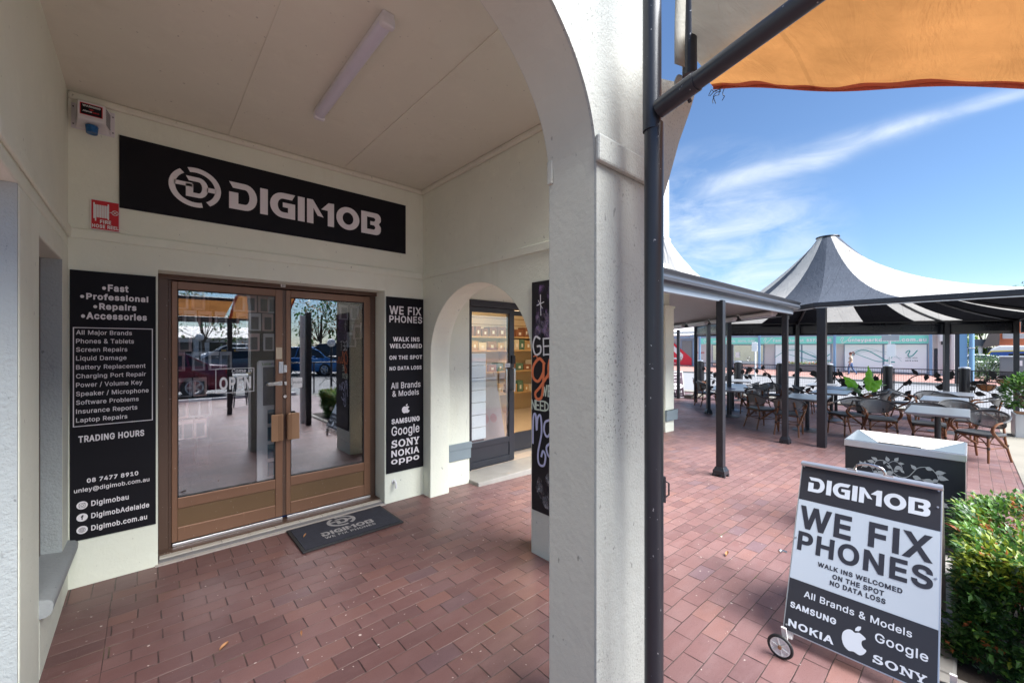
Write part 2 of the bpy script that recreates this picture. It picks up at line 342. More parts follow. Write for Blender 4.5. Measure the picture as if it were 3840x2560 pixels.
class MB:
    XF = None
    def __init__(s): s.v = []; s.f = []; s.mi = []; s.cur = 0
    def add(s, vs, fs):
        b = len(s.v); s.v += [tuple(v) for v in vs]
        for f in fs: s.f.append(tuple(b + i for i in f)); s.mi.append(s.cur)
        return s
    def box(s, x0, x1, y0, y1, z0, z1):
        vs = [(x, y, z) for x in (x0, x1) for y in (y0, y1) for z in (z0, z1)]
        return s.add(vs, [(0, 1, 3, 2), (4, 6, 7, 5), (0, 4, 5, 1), (2, 3, 7, 6), (0, 2, 6, 4), (1, 5, 7, 3)])
    def obox(s, c, ax, ay, az, hx, hy, hz):
        c = Vector(c); ax, ay, az = Vector(ax).normalized() * hx, Vector(ay).normalized() * hy, Vector(az).normalized() * hz
        vs = [c + i * ax + j * ay + k * az for i in (-1, 1) for j in (-1, 1) for k in (-1, 1)]
        return s.add(vs, [(0, 1, 3, 2), (4, 6, 7, 5), (0, 4, 5, 1), (2, 3, 7, 6), (0, 2, 6, 4), (1, 5, 7, 3)])
    def tube(s, pts, r, seg=8, closed=False, caps=True):
        pts = [Vector(p) for p in pts]; n = len(pts)
        rs = r if isinstance(r, (list, tuple)) else [r] * n
        b = len(s.v); up = None
        for i, p in enumerate(pts):
            a = pts[(i - 1) % n] if closed else pts[max(i - 1, 0)]
            c = pts[(i + 1) % n] if closed else pts[min(i + 1, n - 1)]
            t = (c - a).normalized()
            if up is None:
                up = Vector((0, 0, 1)) if abs(t.z) < 0.9 else Vector((1, 0, 0))
            x = t.cross(up)
            if x.length < 1e-6: x = t.orthogonal()
            x.normalize(); y = t.cross(x).normalized(); up = -y if False else x.cross(t).normalized()
            for k in range(seg):
                an = 2 * PI * k / seg
                s.v.append(tuple(p + rs[i] * (math.cos(an) * x + math.sin(an) * y)))
        m = n if closed else n - 1
        for i in range(m):
            for k in range(seg):
                a0 = b + i * seg + k; a1 = b + i * seg + (k + 1) % seg
                j = (i + 1) % n
                c0 = b + j * seg + k; c1 = b + j * seg + (k + 1) % seg
                s.f.append((a0, a1, c1, c0)); s.mi.append(s.cur)
        if caps and not closed:
            s.f.append(tuple(b + k for k in range(seg))); s.mi.append(s.cur)
            s.f.append(tuple(b + (n - 1) * seg + k for k in reversed(range(seg)))); s.mi.append(s.cur)
        return s
    def cyl(s, p0, p1, r0, r1=None, seg=16):
        return s.tube([p0, p1], [r0, r0 if r1 is None else r1], seg)
    def lathe(s, prof, c=(0, 0, 0), seg=24, ax='z'):
        b = len(s.v); n = len(prof)
        for i in range(seg):
            a = 2 * PI * i / seg
            for r, z in prof:
                p = (r * math.cos(a), r * math.sin(a), z)
                if ax == 'y': p = (p[0], p[2], p[1])
                if ax == 'x': p = (p[2], p[0], p[1])
                s.v.append((p[0] + c[0], p[1] + c[1], p[2] + c[2]))
        for i in range(seg):
            for k in range(n - 1):
                a0 = b + i * n + k; b0 = b + ((i + 1) % seg) * n + k
                s.f.append((a0, b0, b0 + 1, a0 + 1)); s.mi.append(s.cur)
        return s
    def poly(s, outer, P, holes=(), depth=None):
        """planar polygon with holes; P maps (u, v, w) to 3D; depth extrudes along -w"""
        loops = [[Vector((p[0], p[1], 0)) for p in outer]] + [[Vector((p[0], p[1], 0)) for p in h] for h in holes]
        flat = [p for l in loops for p in l]
        tris = tessellate_polygon(loops)
        b = len(s.v)
        s.v += [tuple(P(p.x, p.y, 0)) for p in flat]
        for t_ in tris: s.f.append(tuple(b + i for i in t_)); s.mi.append(s.cur)
        if depth:
            n = len(flat); s.v += [tuple(P(p.x, p.y, -depth)) for p in flat]
            for t_ in tris: s.f.append(tuple(b + n + i for i in reversed(t_))); s.mi.append(s.cur)
            o = 0
            for l in loops:
                m = len(l)
                for i in range(m):
                    j = (i + 1) % m
                    s.f.append((b + o + i, b + o + j, b + n + o + j, b + n + o + i)); s.mi.append(s.cur)
                o += m
        return s
    def grid(s, fn, nu, nv, wrap=False):
        b = len(s.v)
        for i in range(nu + 1):
            for j in range(nv + 1): s.v.append(tuple(fn(i / nu, j / nv)))
        for i in range(nu):
            for j in range(nv):
                a = b + i * (nv + 1) + j
                s.f.append((a, a + 1, a + nv + 2, a + nv + 1)); s.mi.append(s.cur)
        return s
    def build(s, name, mats, parent=None, smooth=False, bevel=0.0, fix=True, local=False, solid=0.0, seg=2):
        me = bpy.data.meshes.new(name)
        if MB.XF: s.v = [MB.XF(*v) for v in s.v]
        off = org(parent) if parent and not local else Vector((0, 0, 0))
        me.from_pydata([(v[0] - off.x, v[1] - off.y, v[2] - off.z) for v in s.v], [], s.f)
        if not isinstance(mats, (list, tuple)): mats = [mats]
        for m in mats: me.materials.append(m)
        me.polygons.foreach_set('material_index', s.mi)
        if fix:
            bm = bmesh.new(); bm.from_mesh(me)
            bmesh.ops.recalc_face_normals(bm, faces=bm.faces); bm.to_mesh(me); bm.free()
        if smooth:
            me.polygons.foreach_set('use_smooth', [True] * len(me.polygons))
            if smooth == 'auto': me.set_sharp_from_angle(angle=R(38))
        me.update()
        o = bpy.data.objects.new(name, me); C.objects.link(o)
        if parent: o.parent = parent; ORG[o.name] = off.copy()
        if solid:
            md = o.modifiers.new('thickness', 'SOLIDIFY'); md.thickness = solid
        if bevel:
            md = o.modifiers.new('bevel', 'BEVEL'); md.width = bevel; md.segments = seg; md.limit_method = 'ANGLE'; md.angle_limit = R(35)
        return o

def tag(o, label=None, cat=None, group=None, kind=None):
    if label: o['label'] = label
    if cat: o['category'] = cat
    if group: o['group'] = group
    if kind: o['kind'] = kind
    return o
def thing(name, label, cat, loc=(0, 0, 0), rz=0.0, group=None):
    o = bpy.data.objects.new(name, None); C.objects.link(o)
    o.empty_display_size = 0.2
    o.location = loc; o.rotation_euler = (0, 0, rz)
    ORG[o.name] = Vector(loc)
    return tag(o, label, cat, group)
def dup(root, loc, rz, label, group=None, scale=None):
    r = root.copy(); C.objects.link(r); r.location = loc; r.rotation_euler = (0, 0, rz)
    if scale: r.scale = (scale,) * 3
    r['label'] = label
    if group: r['group'] = group
    def rec(a, b):
        for ch in list(a.children):
            if ch.get('no_dup'): continue
            c = ch.copy(); C.objects.link(c); c.parent = b
            rec(ch, c)
    rec(root, r)
    return r
def struct(o): o['kind'] = 'structure'; return o

def smooth_path(pts, n=6, closed=False):
    pts = [Vector(p) for p in pts]; out = []; m = len(pts)
    rng = range(m if closed else m - 1)
    for i in rng:
        if closed: p0, p1, p2, p3 = pts[i - 1], pts[i], pts[(i + 1) % m], pts[(i + 2) % m]
        else: p0, p1, p2, p3 = pts[max(i - 1, 0)], pts[i], pts[i + 1], pts[min(i + 2, m - 1)]
        for k in range(n):
            t = k / n
            out.append(0.5 * ((2 * p1) + (p2 - p0) * t + (2 * p0 - 5 * p1 + 4 * p2 - p3) * t * t + (3 * p1 - p0 - 3 * p2 + p3) * t ** 3))
    if not closed: out.append(pts[-1])
    return out

# ------------------------------------------------------------------ lettering
# outlines of a plain grotesque alphabet: char | advance | loops of (dx,dy) steps in 1/1000 em
GLYPHS = """!|196|67,160 -4,349 69,0 -4,-349;98,-4 -12,1 -11,4 -9,8 -8,9 -4,11 -2,12 2,12 4,11 8,9 9,7 11,5 12,1 12,-1 11,-5 9,-7 8,-9 4,-11 1,-12 -1,-12 -4,-11 -8,-9 -9,-8 -11,-4
&|448|197,-7 -32,2 -29,6 -26,11 -22,14 -19,16 -15,20 -11,22 -7,24 -2,25 2,21 4,19 7,16 11,16 12,15 15,15 55,44 76,56 21,17 18,23 4,9 2,10 1,11 -2,15 -5,14 -10,11 -12,9 -14,5 -18,2 -12,-1 -11,-3 -10,-4 -9,-6 -8,-7 -6,-9 -4,-10 -3,-10 -1,-12 1,-13 3,-11 4,-12 24,-36 35,-43 234,-284 -74,0 -193,231 -50,62 -13,17 -12,17 -9,17 -6,17 -4,18 -2,19 2,22 5,20 9,18 11,16 15,14 17,11 20,8 22,5 24,1 24,-1 22,-5 20,-8 17,-11 14,-13 11,-16 9,-17 5,-18 2,-20 -1,-15 -3,-14 -5,-13 -6,-13 -8,-13 -10,-11 -35,-32 -102,-76 -19,-15 -14,-14 -11,-14 -7,-13 -5,-15 -1,-15 1,-16 4,-14 7,-14 9,-11 12,-10 13,-9 15,-6 17,-3 18,-2 20,2 19,4 19,7 18,10 17,12 15,14 14,17 12,19 9,20 7,23 5,24 1,26 59,0 -2,-30 -3,-27 -6,-23 -8,-20 -9,-17 -9,-15 -26,-30 -12,-15 -18,-17 -21,-13 -23,-10 -25,-8 -25,-4
'|206|78,318 -8,191 66,0 -8,-191
.|188|95,-4 -12,1 -10,4 -10,8 -8,9 -4,11 -1,12 1,12 4,11 8,9 10,8 10,4 12,2 12,-2 11,-4 10,-8 7,-9 5,-11 1,-12 -1,-12 -5,-11 -7,-9 -10,-8 -11,-4
/|249|235,533 -164,-609 -57,0 164,609
0|453|227,-7 -36,4 -33,10 -28,17 -25,24 -20,29 -16,36 -12,42 -7,47 -2,52 2,52 7,47 12,42 16,36 21,30 24,23 29,18 32,10 36,4 35,-4 33,-10 28,-18 25,-23 20,-30 16,-36 12,-42 7,-47 2,-52 -2,-52 -7,-47 -12,-42 -16,-36 -20,-29 -25,-24 -28,-17 -32,-10;227,50 23,2 21,8 19,14 16,18 14,24 10,28 8,32 4,37 2,41 -2,41 -4,37 -8,33 -10,28 -14,23 -16,19 -19,14 -21,8 -23,3 -24,-3 -21,-8 -19,-14 -16,-19 -13,-23 -11,-28 -8,-33 -4,-37 -2,-41 2,-41 4,-37 8,-32 11,-28 13,-24 16,-18 19,-14 21,-8
1|453|76,0 0,55 315,0 0,-55;276,509 0,-509 -64,0 0,448 -3,0 -123,-90 0,69 112,82
2|453|64,0 0,47 170,182 48,53 12,16 9,14 8,15 5,14 3,15 1,15 -1,18 -4,16 -7,14 -10,12 -11,10 -14,8 -15,6 -17,3 -17,2 -19,-2 -17,-4 -16,-7 -13,-9 -11,-11 -9,-14 -7,-15 -4,-17 -1,-19 -61,0 2,29 7,27 11,24 16,22 19,18 22,14 25,11 28,6 29,3 29,-3 27,-6 25,-10 22,-15 18,-17 15,-20 11,-22 7,-25 2,-26 -1,-18 -3,-18 -6,-18 -8,-19 -12,-19 -15,-21 -69,-79 -114,-120 0,-3 236,0 0,-57
3|453|218,-7 -30,2 -29,6 -26,9 -25,12 -20,16 -18,19 -13,22 -9,25 -4,28 65,0 3,-17 6,-15 8,-13 11,-11 13,-10 15,-7 17,-5 18,-3 19,-1 20,1 19,4 17,6 16,8 13,11 11,13 8,15 5,17 1,20 -1,18 -5,17 -7,16 -10,15 -14,12 -17,11 -21,7 -25,5 -28,2 -44,0 0,51 131,149 0,4 -218,0 0,57 302,0 0,-48 -161,-183 0,11 36,1 32,-4 29,-10 25,-14 21,-18 17,-22 12,-24 8,-25 2,-28 -3,-29 -7,-26 -13,-24 -16,-21 -21,-18 -24,-15 -28,-10 -30,-7
4|453|40,105 0,53 207,351 64,0 -202,-343 0,-3 304,0 0,-58;282,0 0,121 0,25 0,172 61,0 0,-318
5|453|221,-7 -29,2 -27,6 -25,10 -22,14 -19,16 -16,19 -12,22 -8,23 -3,25 62,0 3,-15 5,-13 8,-13 10,-11 12,-10 13,-8 15,-6 16,-3 17,-1 20,1 18,5 17,8 15,11 13,14 10,15 8,18 4,19 2,21 -2,21 -5,20 -7,18 -11,16 -13,14 -15,11 -18,8 -19,5 -20,2 -17,-1 -17,-3 -17,-5 -15,-6 -13,-7 -11,-9 -61,7 29,256 270,0 0,-57 -215,0 -17,-151 2,0 12,10 14,7 16,7 16,5 18,3 17,1 23,-2 22,-4 20,-7 19,-10 17,-12 15,-14 13,-16 12,-18 9,-20 7,-21 4,-23 1,-24 -3,-31 -7,-30 -12,-26 -17,-24 -20,-20 -23,-17 -27,-12 -29,-7
6|453|226,-7 -30,3 -28,7 -26,12 -23,16 -19,20 -16,23 -11,27 -7,29 -2,32 1,25 6,25 9,27 13,29 19,34 25,38 115,169 70,0 -171,-248 -6,0 6,9 6,9 8,9 9,7 10,7 12,5 12,4 13,2 14,1 30,-2 26,-7 25,-10 21,-15 18,-18 15,-22 10,-25 7,-28 2,-30 -2,-30 -8,-29 -11,-25 -16,-23 -19,-20 -23,-16 -26,-11 -27,-7;226,48 19,2 18,5 16,8 14,10 11,13 10,15 8,18 4,18 1,20 -1,21 -4,18 -8,17 -10,15 -11,13 -14,10 -16,8 -18,5 -19,1 -19,-1 -17,-5 -16,-7 -14,-11 -12,-12 -10,-15 -7,-17 -5,-18 -1,-21 1,-20 5,-19 7,-17 10,-16 12,-13 14,-10 16,-8 17,-5
7|453|97,0 226,448 0,4 -261,0 0,57 329,0 0,-60 -226,-449
8|453|226,-7 -33,2 -30,6 -27,10 -25,14 -20,17 -17,20 -12,22 -8,25 -2,26 1,21 5,20 7,19 10,17 12,16 14,13 16,11 17,8 19,5 0,2 -24,9 -20,13 -16,19 -13,22 -7,24 -3,26 3,25 6,24 11,21 16,19 18,16 22,13 24,10 27,6 29,2 29,-2 27,-6 24,-10 22,-13 18,-16 15,-19 12,-21 6,-24 3,-25 -3,-26 -7,-24 -13,-22 -16,-19 -20,-13 -23,-9 0,-2 19,-5 16,-8 16,-11 14,-13 12,-16 10,-17 8,-19 4,-20 2,-21 -3,-26 -7,-25 -13,-22 -16,-20 -21,-17 -24,-14 -28,-10 -30,-6;226,49 22,1 19,4 18,6 15,9 13,10 10,12 8,15 4,15 2,18 -2,18 -5,16 -8,16 -10,13 -14,11 -15,10 -18,7 -18,4 -21,1 -20,-1 -19,-4 -18,-7 -15,-10 -14,-11 -10,-13 -8,-16 -5,-16 -2,-18 2,-18 4,-15 8,-15 10,-12 13,-10 15,-9 18,-6 20,-4;226,290 18,1 16,3 14,6 13,8 11,10 9,12 7,14 4,15 1,17 -1,16 -4,15 -6,13 -9,12 -11,10 -13,7 -15,6 -16,4 -18,1 -18,-1 -16,-4 -15,-6 -13,-7 -11,-10 -8,-12 -7,-13 -4,-15 -1,-16 1,-17 4,-15 7,-14 9,-12 11,-10 13,-8 15,-6 16,-3
9|453|226,516 30,-3 29,-7 25,-12 23,-16 19,-20 16,-24 12,-26 7,-30 2,-31 -2,-25 -5,-26 -9,-26 -14,-30 -19,-33 -25,-39 -115,-168 -70,0 171,248 6,0 -5,-10 -7,-9 -8,-8 -9,-7 -10,-7 -11,-5 -12,-4 -13,-3 -14,0 -30,2 -27,6 -24,11 -21,15 -18,18 -15,22 -11,25 -6,27 -2,31 2,30 7,29 12,25 16,23 19,20 23,15 25,12 28,7;226,460 -19,-1 -17,-5 -16,-8 -14,-11 -12,-12 -10,-16 -7,-17 -4,-18 -2,-20 2,-21 4,-18 7,-18 10,-15 12,-12 14,-11 16,-7 17,-5 19,-2 19,2 18,4 16,8 14,10 12,13 9,15 8,17 4,18 1,20 -1,21 -4,19 -8,17 -9,15 -12,13 -14,11 -16,8 -18,5
?|358|132,152 0,7 1,28 3,24 5,19 7,15 9,13 11,11 41,29 14,11 13,12 11,13 8,15 5,16 2,19 -2,15 -3,14 -7,12 -8,11 -10,9 -12,7 -13,5 -14,4 -15,1 -15,-1 -13,-3 -13,-5 -12,-7 -10,-9 -9,-12 -7,-13 -5,-16 -2,-18 -65,0 3,28 8,24 11,22 15,19 18,16 21,12 23,9 25,6 27,2 28,-2 26,-6 23,-10 20,-12 17,-16 14,-19 10,-21 6,-23 2,-25 -2,-26 -6,-24 -10,-21 -14,-19 -17,-16 -21,-15 -35,-26 -8,-9 -7,-10 -4,-11 -4,-13 -2,-15 0,-19 0,-6;164,-4 -12,1 -11,4 -10,8 -7,9 -4,11 -2,12 2,12 4,11 7,9 10,7 11,5 12,1 12,-1 10,-5 10,-7 7,-9 5,-11 1,-12 -1,-12 -5,-11 -7,-9 -10,-8 -10,-4
@|676|355,-135 -48,2 -45,7 -41,12 -37,16 -33,21 -29,24 -24,29 -21,33 -16,37 -11,41 -7,44 -3,48 3,47 7,43 11,40 17,37 20,33 25,29 28,25 33,21 36,16 40,12 43,7 46,3 45,-3 41,-7 37,-13 34,-17 30,-20 26,-25 22,-27 19,-29 14,-32 10,-34 6,-34 2,-36 -4,-73 -4,-24 -5,-22 -7,-20 -10,-19 -12,-15 -14,-14 -18,-10 -20,-5 -24,-2 -41,6 -13,4 -12,7 -10,8 -9,9 -6,11 -3,12 -3,0 -7,-14 -11,-13 -14,-11 -17,-10 -20,-5 -25,-2 -28,2 -25,8 -22,12 -19,17 -16,21 -12,23 -9,27 -5,29 -2,30 2,30 7,27 10,26 13,22 17,19 20,16 22,12 25,7 26,2 21,-1 18,-4 16,-7 13,-8 11,-9 7,-8 3,0 0,29 55,0 0,-225 1,-13 4,-12 6,-11 8,-8 12,-5 13,-2 15,2 13,5 11,10 8,13 6,17 5,21 3,25 1,30 1,33 -2,30 -4,28 -8,28 -12,26 -14,24 -18,22 -21,20 -25,17 -27,14 -31,10 -34,6 -38,2 -38,-2 -35,-6 -32,-10 -29,-14 -26,-17 -23,-21 -20,-25 -16,-27 -13,-31 -10,-34 -5,-37 -2,-40 2,-40 5,-38 10,-34 13,-31 16,-27 21,-25 23,-20 27,-17 31,-14 34,-10 37,-5 40,-2 55,5 46,11 31,10 15,-48 -40,-13 -53,-11;329,65 21,1 18,5 14,7 13,11 10,13 7,16 5,20 4,22 1,25 -1,25 -4,21 -6,18 -8,14 -10,11 -12,8 -15,5 -16,3 -19,2 -18,-2 -16,-5 -14,-8 -12,-10 -11,-13 -8,-15 -6,-17 -3,-18 -1,-19 1,-21 3,-20 5,-19 7,-17 9,-14 12,-13 14,-9 17,-5
A|480|16,0 185,509 75,0 187,-509 -68,0 -108,302 -23,70 -32,106 13,0 -32,-107 -22,-69 -106,-302;110,142 0,57 260,0 0,-57
B|456|60,0 0,509 181,0 33,-2 30,-6 25,-10 21,-14 17,-16 14,-19 9,-21 6,-23 2,-24 -1,-21 -4,-17 -6,-16 -9,-13 -10,-12 -12,-9 -13,-8 -14,-6 -14,-5 0,-5 16,-2 16,-6 16,-9 15,-11 13,-14 11,-17 9,-19 5,-23 2,-25 -2,-25 -6,-23 -10,-21 -14,-19 -18,-17 -24,-13 -27,-10 -33,-6 -37,-2;125,57 120,0 36,3 28,7 21,13 14,16 9,19 2,22 -1,16 -4,16 -8,15 -9,13 -13,12 -14,9 -17,7 -20,4 -21,2 -123,0;125,285 113,0 18,2 17,3 15,6 14,8 12,10 9,12 7,14 5,15 1,17 -3,21 -7,19 -13,17 -19,13 -24,7 -30,3 -115,0
C|510|267,-7 -42,4 -39,10 -36,18 -31,24 -27,30 -22,36 -17,42 -9,46 -4,51 4,51 9,47 17,41 22,36 27,30 31,25 36,17 39,11 42,4 26,-2 24,-3 23,-7 22,-8 21,-11 19,-14 17,-15 16,-18 13,-20 11,-21 8,-24 6,-25 -65,0 -4,17 -7,15 -8,15 -9,12 -11,11 -12,10 -13,9 -14,7 -15,5 -15,4 -16,2 -17,1 -30,-3 -28,-8 -25,-13 -23,-18 -20,-23 -16,-27 -12,-32 -7,-37 -3,-41 3,-41 7,-36 12,-32 16,-28 20,-23 23,-18 26,-13 27,-7 30,-3 17,1 16,2 15,4 15,5 14,7 13,9 12,9 11,12 9,12 8,14 7,16 4,16 65,0 -6,-25 -8,-23 -11,-21 -13,-20 -15,-18 -18,-15 -19,-14 -20,-11 -22,-8 -24,-7 -24,-4
D|502|219,0 -123,0 0,57 119,0 39,3 34,8 30,13 25,18 20,23 16,27 11,32 7,35 2,39 -2,39 -7,35 -11,32 -15,27 -20,22 -24,18 -29,13 -33,8 -37,3 -128,0 0,57 132,0 48,-4 42,-10 38,-17 32,-23 27,-29 21,-35 16,-40 9,-45 4,-51 -4,-50 -9,-46 -16,-40 -22,-36 -27,-29 -33,-23 -39,-17 -44,-11;125,509 0,-509 -65,0 0,509
E|419|60,0 0,509 312,0 0,-57 -247,0 0,-166 230,0 0,-57 -230,0 0,-172 250,0 0,-57
F|410|60,0 0,509 309,0 0,-57 -244,0 0,-174 221,0 0,-57 -221,0 0,-221
G|520|269,-7 -44,4 -40,10 -36,18 -31,24 -27,30 -22,37 -16,41 -10,46 -3,51 3,51 10,47 16,41 22,36 26,30 32,25 35,17 39,11 42,4 26,-2 25,-4 24,-6 23,-10 21,-11 19,-14 18,-16 15,-17 13,-20 11,-21 8,-22 6,-24 -66,0 -6,16 -7,14 -8,14 -9,13 -10,11 -12,10 -12,9 -14,7 -15,5 -15,5 -17,2 -18,1 -29,-3 -27,-8 -26,-13 -23,-18 -19,-22 -16,-28 -12,-32 -7,-37 -3,-41 3,-41 7,-36 12,-32 16,-28 20,-22 23,-19 26,-13 28,-7 31,-3 27,2 26,6 23,10 20,14 17,17 14,21 11,24 6,26 2,29 19,-3 -151,0 0,57 195,0 0,-56 -3,-40 -9,-36 -15,-33 -20,-29 -25,-24 -29,-19 -33,-14 -36,-9
H|517|60,0 0,509 65,0 0,-220 267,0 0,220 65,0 0,-509 -65,0 0,232 -267,0 0,-232
I|300|31,0 0,57 87,0 0,395 -87,0 0,57 238,0 0,-57 -86,0 0,-395 86,0 0,-57
K|467|104,145 0,71 35,45 35,42 38,41 152,165 84,0 -217,-233 -3,0;60,0 0,509 65,0 0,-175 -1,-109 1,-32 0,-193;372,0 -184,259 40,50 221,-309
L|393|60,0 0,509 65,0 0,-452 236,0 0,-57
M|628|60,0 0,509 92,0 125,-322 10,-28 12,-36 12,-39 11,-35 -15,0 11,34 12,38 12,37 10,29 124,322 92,0 0,-509 -64,0 0,291 0,36 1,42 1,44 1,44 6,0 -15,-48 -16,-46 -15,-41 -11,-31 -114,-291 -56,0 -116,291 -11,30 -14,40 -16,47 -17,49 7,0 1,-41 1,-44 1,-44 0,-37 0,-291
N|523|60,0 0,509 76,0 207,-326 20,-32 25,-44 26,-52 -9,-1 -4,54 -2,49 0,38 0,314 64,0 0,-509 -76,0 -185,290 -25,41 -29,50 -40,71 11,2 3,-70 2,-56 1,-37 0,-291
O|533|267,-7 -42,4 -39,10 -36,18 -31,24 -27,30 -22,36 -17,42 -9,46 -4,51 4,51 9,47 17,41 22,36 27,30 31,25 36,17 39,11 42,4 42,-4 39,-11 36,-17 31,-25 27,-30 22,-36 16,-41 10,-47 3,-51 -3,-51 -10,-46 -16,-42 -22,-36 -27,-30 -31,-24 -36,-18 -39,-10;267,53 29,2 28,8 25,13 23,18 20,22 16,28 12,32 8,37 2,41 -2,41 -8,37 -12,33 -16,27 -20,23 -23,18 -25,13 -28,7 -29,3 -30,-3 -27,-8 -26,-12 -23,-18 -19,-23 -17,-28 -12,-32 -7,-37 -3,-41 3,-41 7,-37 12,-32 17,-27 19,-23 23,-18 26,-13 27,-8
P|445|60,0 0,509 175,0 37,-3 33,-7 27,-12 24,-16 19,-19 15,-22 10,-26 7,-27 2,-29 -2,-30 -7,-27 -10,-26 -15,-22 -19,-20 -24,-16 -27,-12 -33,-7 -37,-2 -126,0 0,56 124,0 24,2 22,4 18,8 15,10 12,13 9,15 6,16 4,18 1,20 -1,19 -4,18 -6,17 -9,14 -12,12 -15,11 -18,7 -22,5 -25,1 -107,0 0,-452
R|449|60,0 0,509 176,0 37,-3 32,-6 28,-11 23,-16 20,-18 14,-22 11,-25 6,-27 2,-29 -2,-29 -6,-27 -11,-25 -14,-21 -20,-18 -23,-15 -28,-11 -32,-6 -37,-2 -140,0 0,57 138,0 24,1 22,4 18,7 15,9 12,11 9,13 6,16 4,17 1,19 -1,19 -4,18 -6,16 -9,14 -12,11 -15,10 -19,6 -21,5 -25,1 -108,0 0,-452;353,0 -123,229 73,0 125,-229
S|447|224,-9 -36,2 -32,6 -28,10 -26,14 -21,17 -17,20 -13,23 -9,26 -4,28 66,0 4,-19 6,-16 9,-14 13,-12 14,-10 16,-7 19,-6 19,-3 20,-1 22,1 21,4 19,6 17,9 14,10 12,13 9,14 6,16 2,17 -2,15 -4,14 -8,11 -10,10 -12,8 -14,8 -51,17 -61,17 -39,14 -33,16 -26,20 -19,24 -11,28 -4,31 2,28 8,25 13,23 17,20 21,16 25,14 27,10 30,6 32,2 32,-2 30,-6 27,-10 24,-14 20,-16 17,-19 13,-22 8,-24 3,-25 -64,0 -5,24 -12,19 -18,16 -22,12 -26,7 -29,3 -21,-2 -19,-3 -18,-6 -15,-8 -13,-10 -10,-12 -8,-13 -4,-14 -2,-15 2,-17 5,-14 9,-11 11,-10 13,-9 14,-7 43,-15 52,-14 48,-15 16,-8 16,-8 15,-10 13,-12 12,-13 11,-15 7,-18 5,-19 1,-22 -2,-27 -7,-25 -13,-23 -16,-21 -21,-18 -26,-14 -29,-11 -33,-7
T|449|32,452 0,57 385,0 0,-57 -160,0 0,-452 -64,0 0,452
U|517|259,-8 -39,2 -34,8 -32,13 -28,18 -23,22 -18,25 -14,28 -8,32 -3,33 0,336 64,0 0,-331 2,-23 6,-22 9,-20 12,-18 16,-15 18,-12 21,-9 24,-6 27,-1 26,1 24,6 22,9 18,12 15,15 13,18 8,20 6,22 2,23 0,331 64,0 0,-336 -3,-33 -8,-32 -13,-28 -19,-25 -23,-22 -28,-18 -31,-13 -35,-8
V|480|204,0 -188,509 68,0 108,-303 23,-69 33,-106 -13,0 32,107 23,68 105,303 68,0 -185,-509
W|686|155,0 -139,509 66,0 81,-313 12,-51 12,-51 10,-54 -8,0 11,54 11,51 13,51 82,313 74,0 82,-313 12,-51 12,-51 11,-54 -9,0 11,54 11,51 13,51 80,313 67,0 -140,-509 -75,0 -87,323 -17,68 -15,84 14,0 -15,-80 -17,-72 -88,-323
X|474|18,0 199,284 0,-48 -188,273 75,0 74,-109 26,-39 19,-32 20,-37 -11,0 20,37 20,32 26,39 76,109 72,0 -187,-270 0,48 197,-287 -74,0 -90,129 -24,36 -18,30 -20,36 14,0 -19,-35 -19,-30 -24,-37 -91,-129
Y|472|203,0 0,208 -187,301 75,0 101,-165 30,-52 28,-62 -26,0 27,63 29,51 101,165 74,0 -187,-301 0,-208
a|389|160,-9 -23,2 -22,4 -21,8 -18,10 -16,14 -12,16 -10,18 -6,21 -2,24 2,20 4,18 7,15 10,13 11,10 14,9 14,7 16,6 17,5 53,9 56,7 13,2 10,2 8,4 6,5 3,6 2,9 0,2 -1,15 -3,13 -5,12 -7,10 -9,8 -11,7 -13,5 -15,3 -16,1 -18,-1 -15,-3 -14,-5 -12,-6 -10,-7 -9,-8 -8,-9 -6,-9 -4,-9 -59,17 10,22 13,18 15,15 16,12 19,10 19,7 20,5 20,3 21,1 45,-5 16,-4 16,-6 15,-9 14,-10 12,-14 10,-16 8,-19 5,-23 2,-27 0,-251 -60,0 0,52 -5,0 -20,-27 -10,-9 -13,-8 -14,-7 -16,-5 -18,-3;170,45 22,2 19,4 17,8 14,9 12,12 9,13 7,15 4,14 2,16 0,52 -17,-8 -28,-6 -31,-5 -25,-3 -41,-9 -12,-6 -10,-6 -9,-8 -6,-9 -4,-12 -1,-13 1,-12 3,-11 6,-10 7,-8 10,-7 11,-5 12,-4 14,-2
b|424|229,-8 -21,1 -19,4 -17,7 -13,8 -12,9 -9,10 -20,28 -6,0 0,-59 -59,0 0,509 61,0 0,-190 4,0 19,27 10,9 11,9 13,9 17,6 19,4 22,1 30,-2 28,-8 26,-13 22,-19 19,-22 16,-27 11,-32 7,-34 2,-38 -2,-38 -7,-35 -11,-32 -15,-27 -19,-23 -23,-18 -25,-13 -28,-9;220,47 22,2 20,6 17,11 15,14 12,17 10,20 7,22 4,24 1,26 -1,26 -4,24 -7,22 -9,20 -12,17 -15,13 -18,11 -19,6 -23,2 -22,-2 -20,-6 -17,-10 -14,-13 -13,-17 -9,-19 -7,-22 -4,-25 -1,-27 1,-27 4,-24 7,-23 10,-20 12,-17 15,-13 17,-10 19,-6
c|396|207,-8 -33,3 -30,8 -27,13 -24,19 -21,23 -16,27 -12,31 -7,34 -3,37 3,38 7,35 12,31 16,27 21,23 24,19 27,14 30,8 33,2 19,0 17,-3 17,-4 16,-6 15,-7 14,-8 13,-10 12,-11 10,-13 9,-14 7,-15 6,-16 -59,-15 -13,27 -20,22 -28,14 -35,5 -23,-2 -21,-7 -18,-11 -15,-14 -12,-18 -10,-20 -6,-22 -4,-24 -2,-25 2,-24 4,-24 6,-22 10,-20 12,-17 15,-14 18,-11 21,-6 23,-3 36,6 28,14 21,23 12,28 59,-15 -6,-16 -7,-16 -9,-14 -10,-13 -12,-11 -13,-11 -14,-9 -15,-7 -16,-6 -17,-4 -18,-2
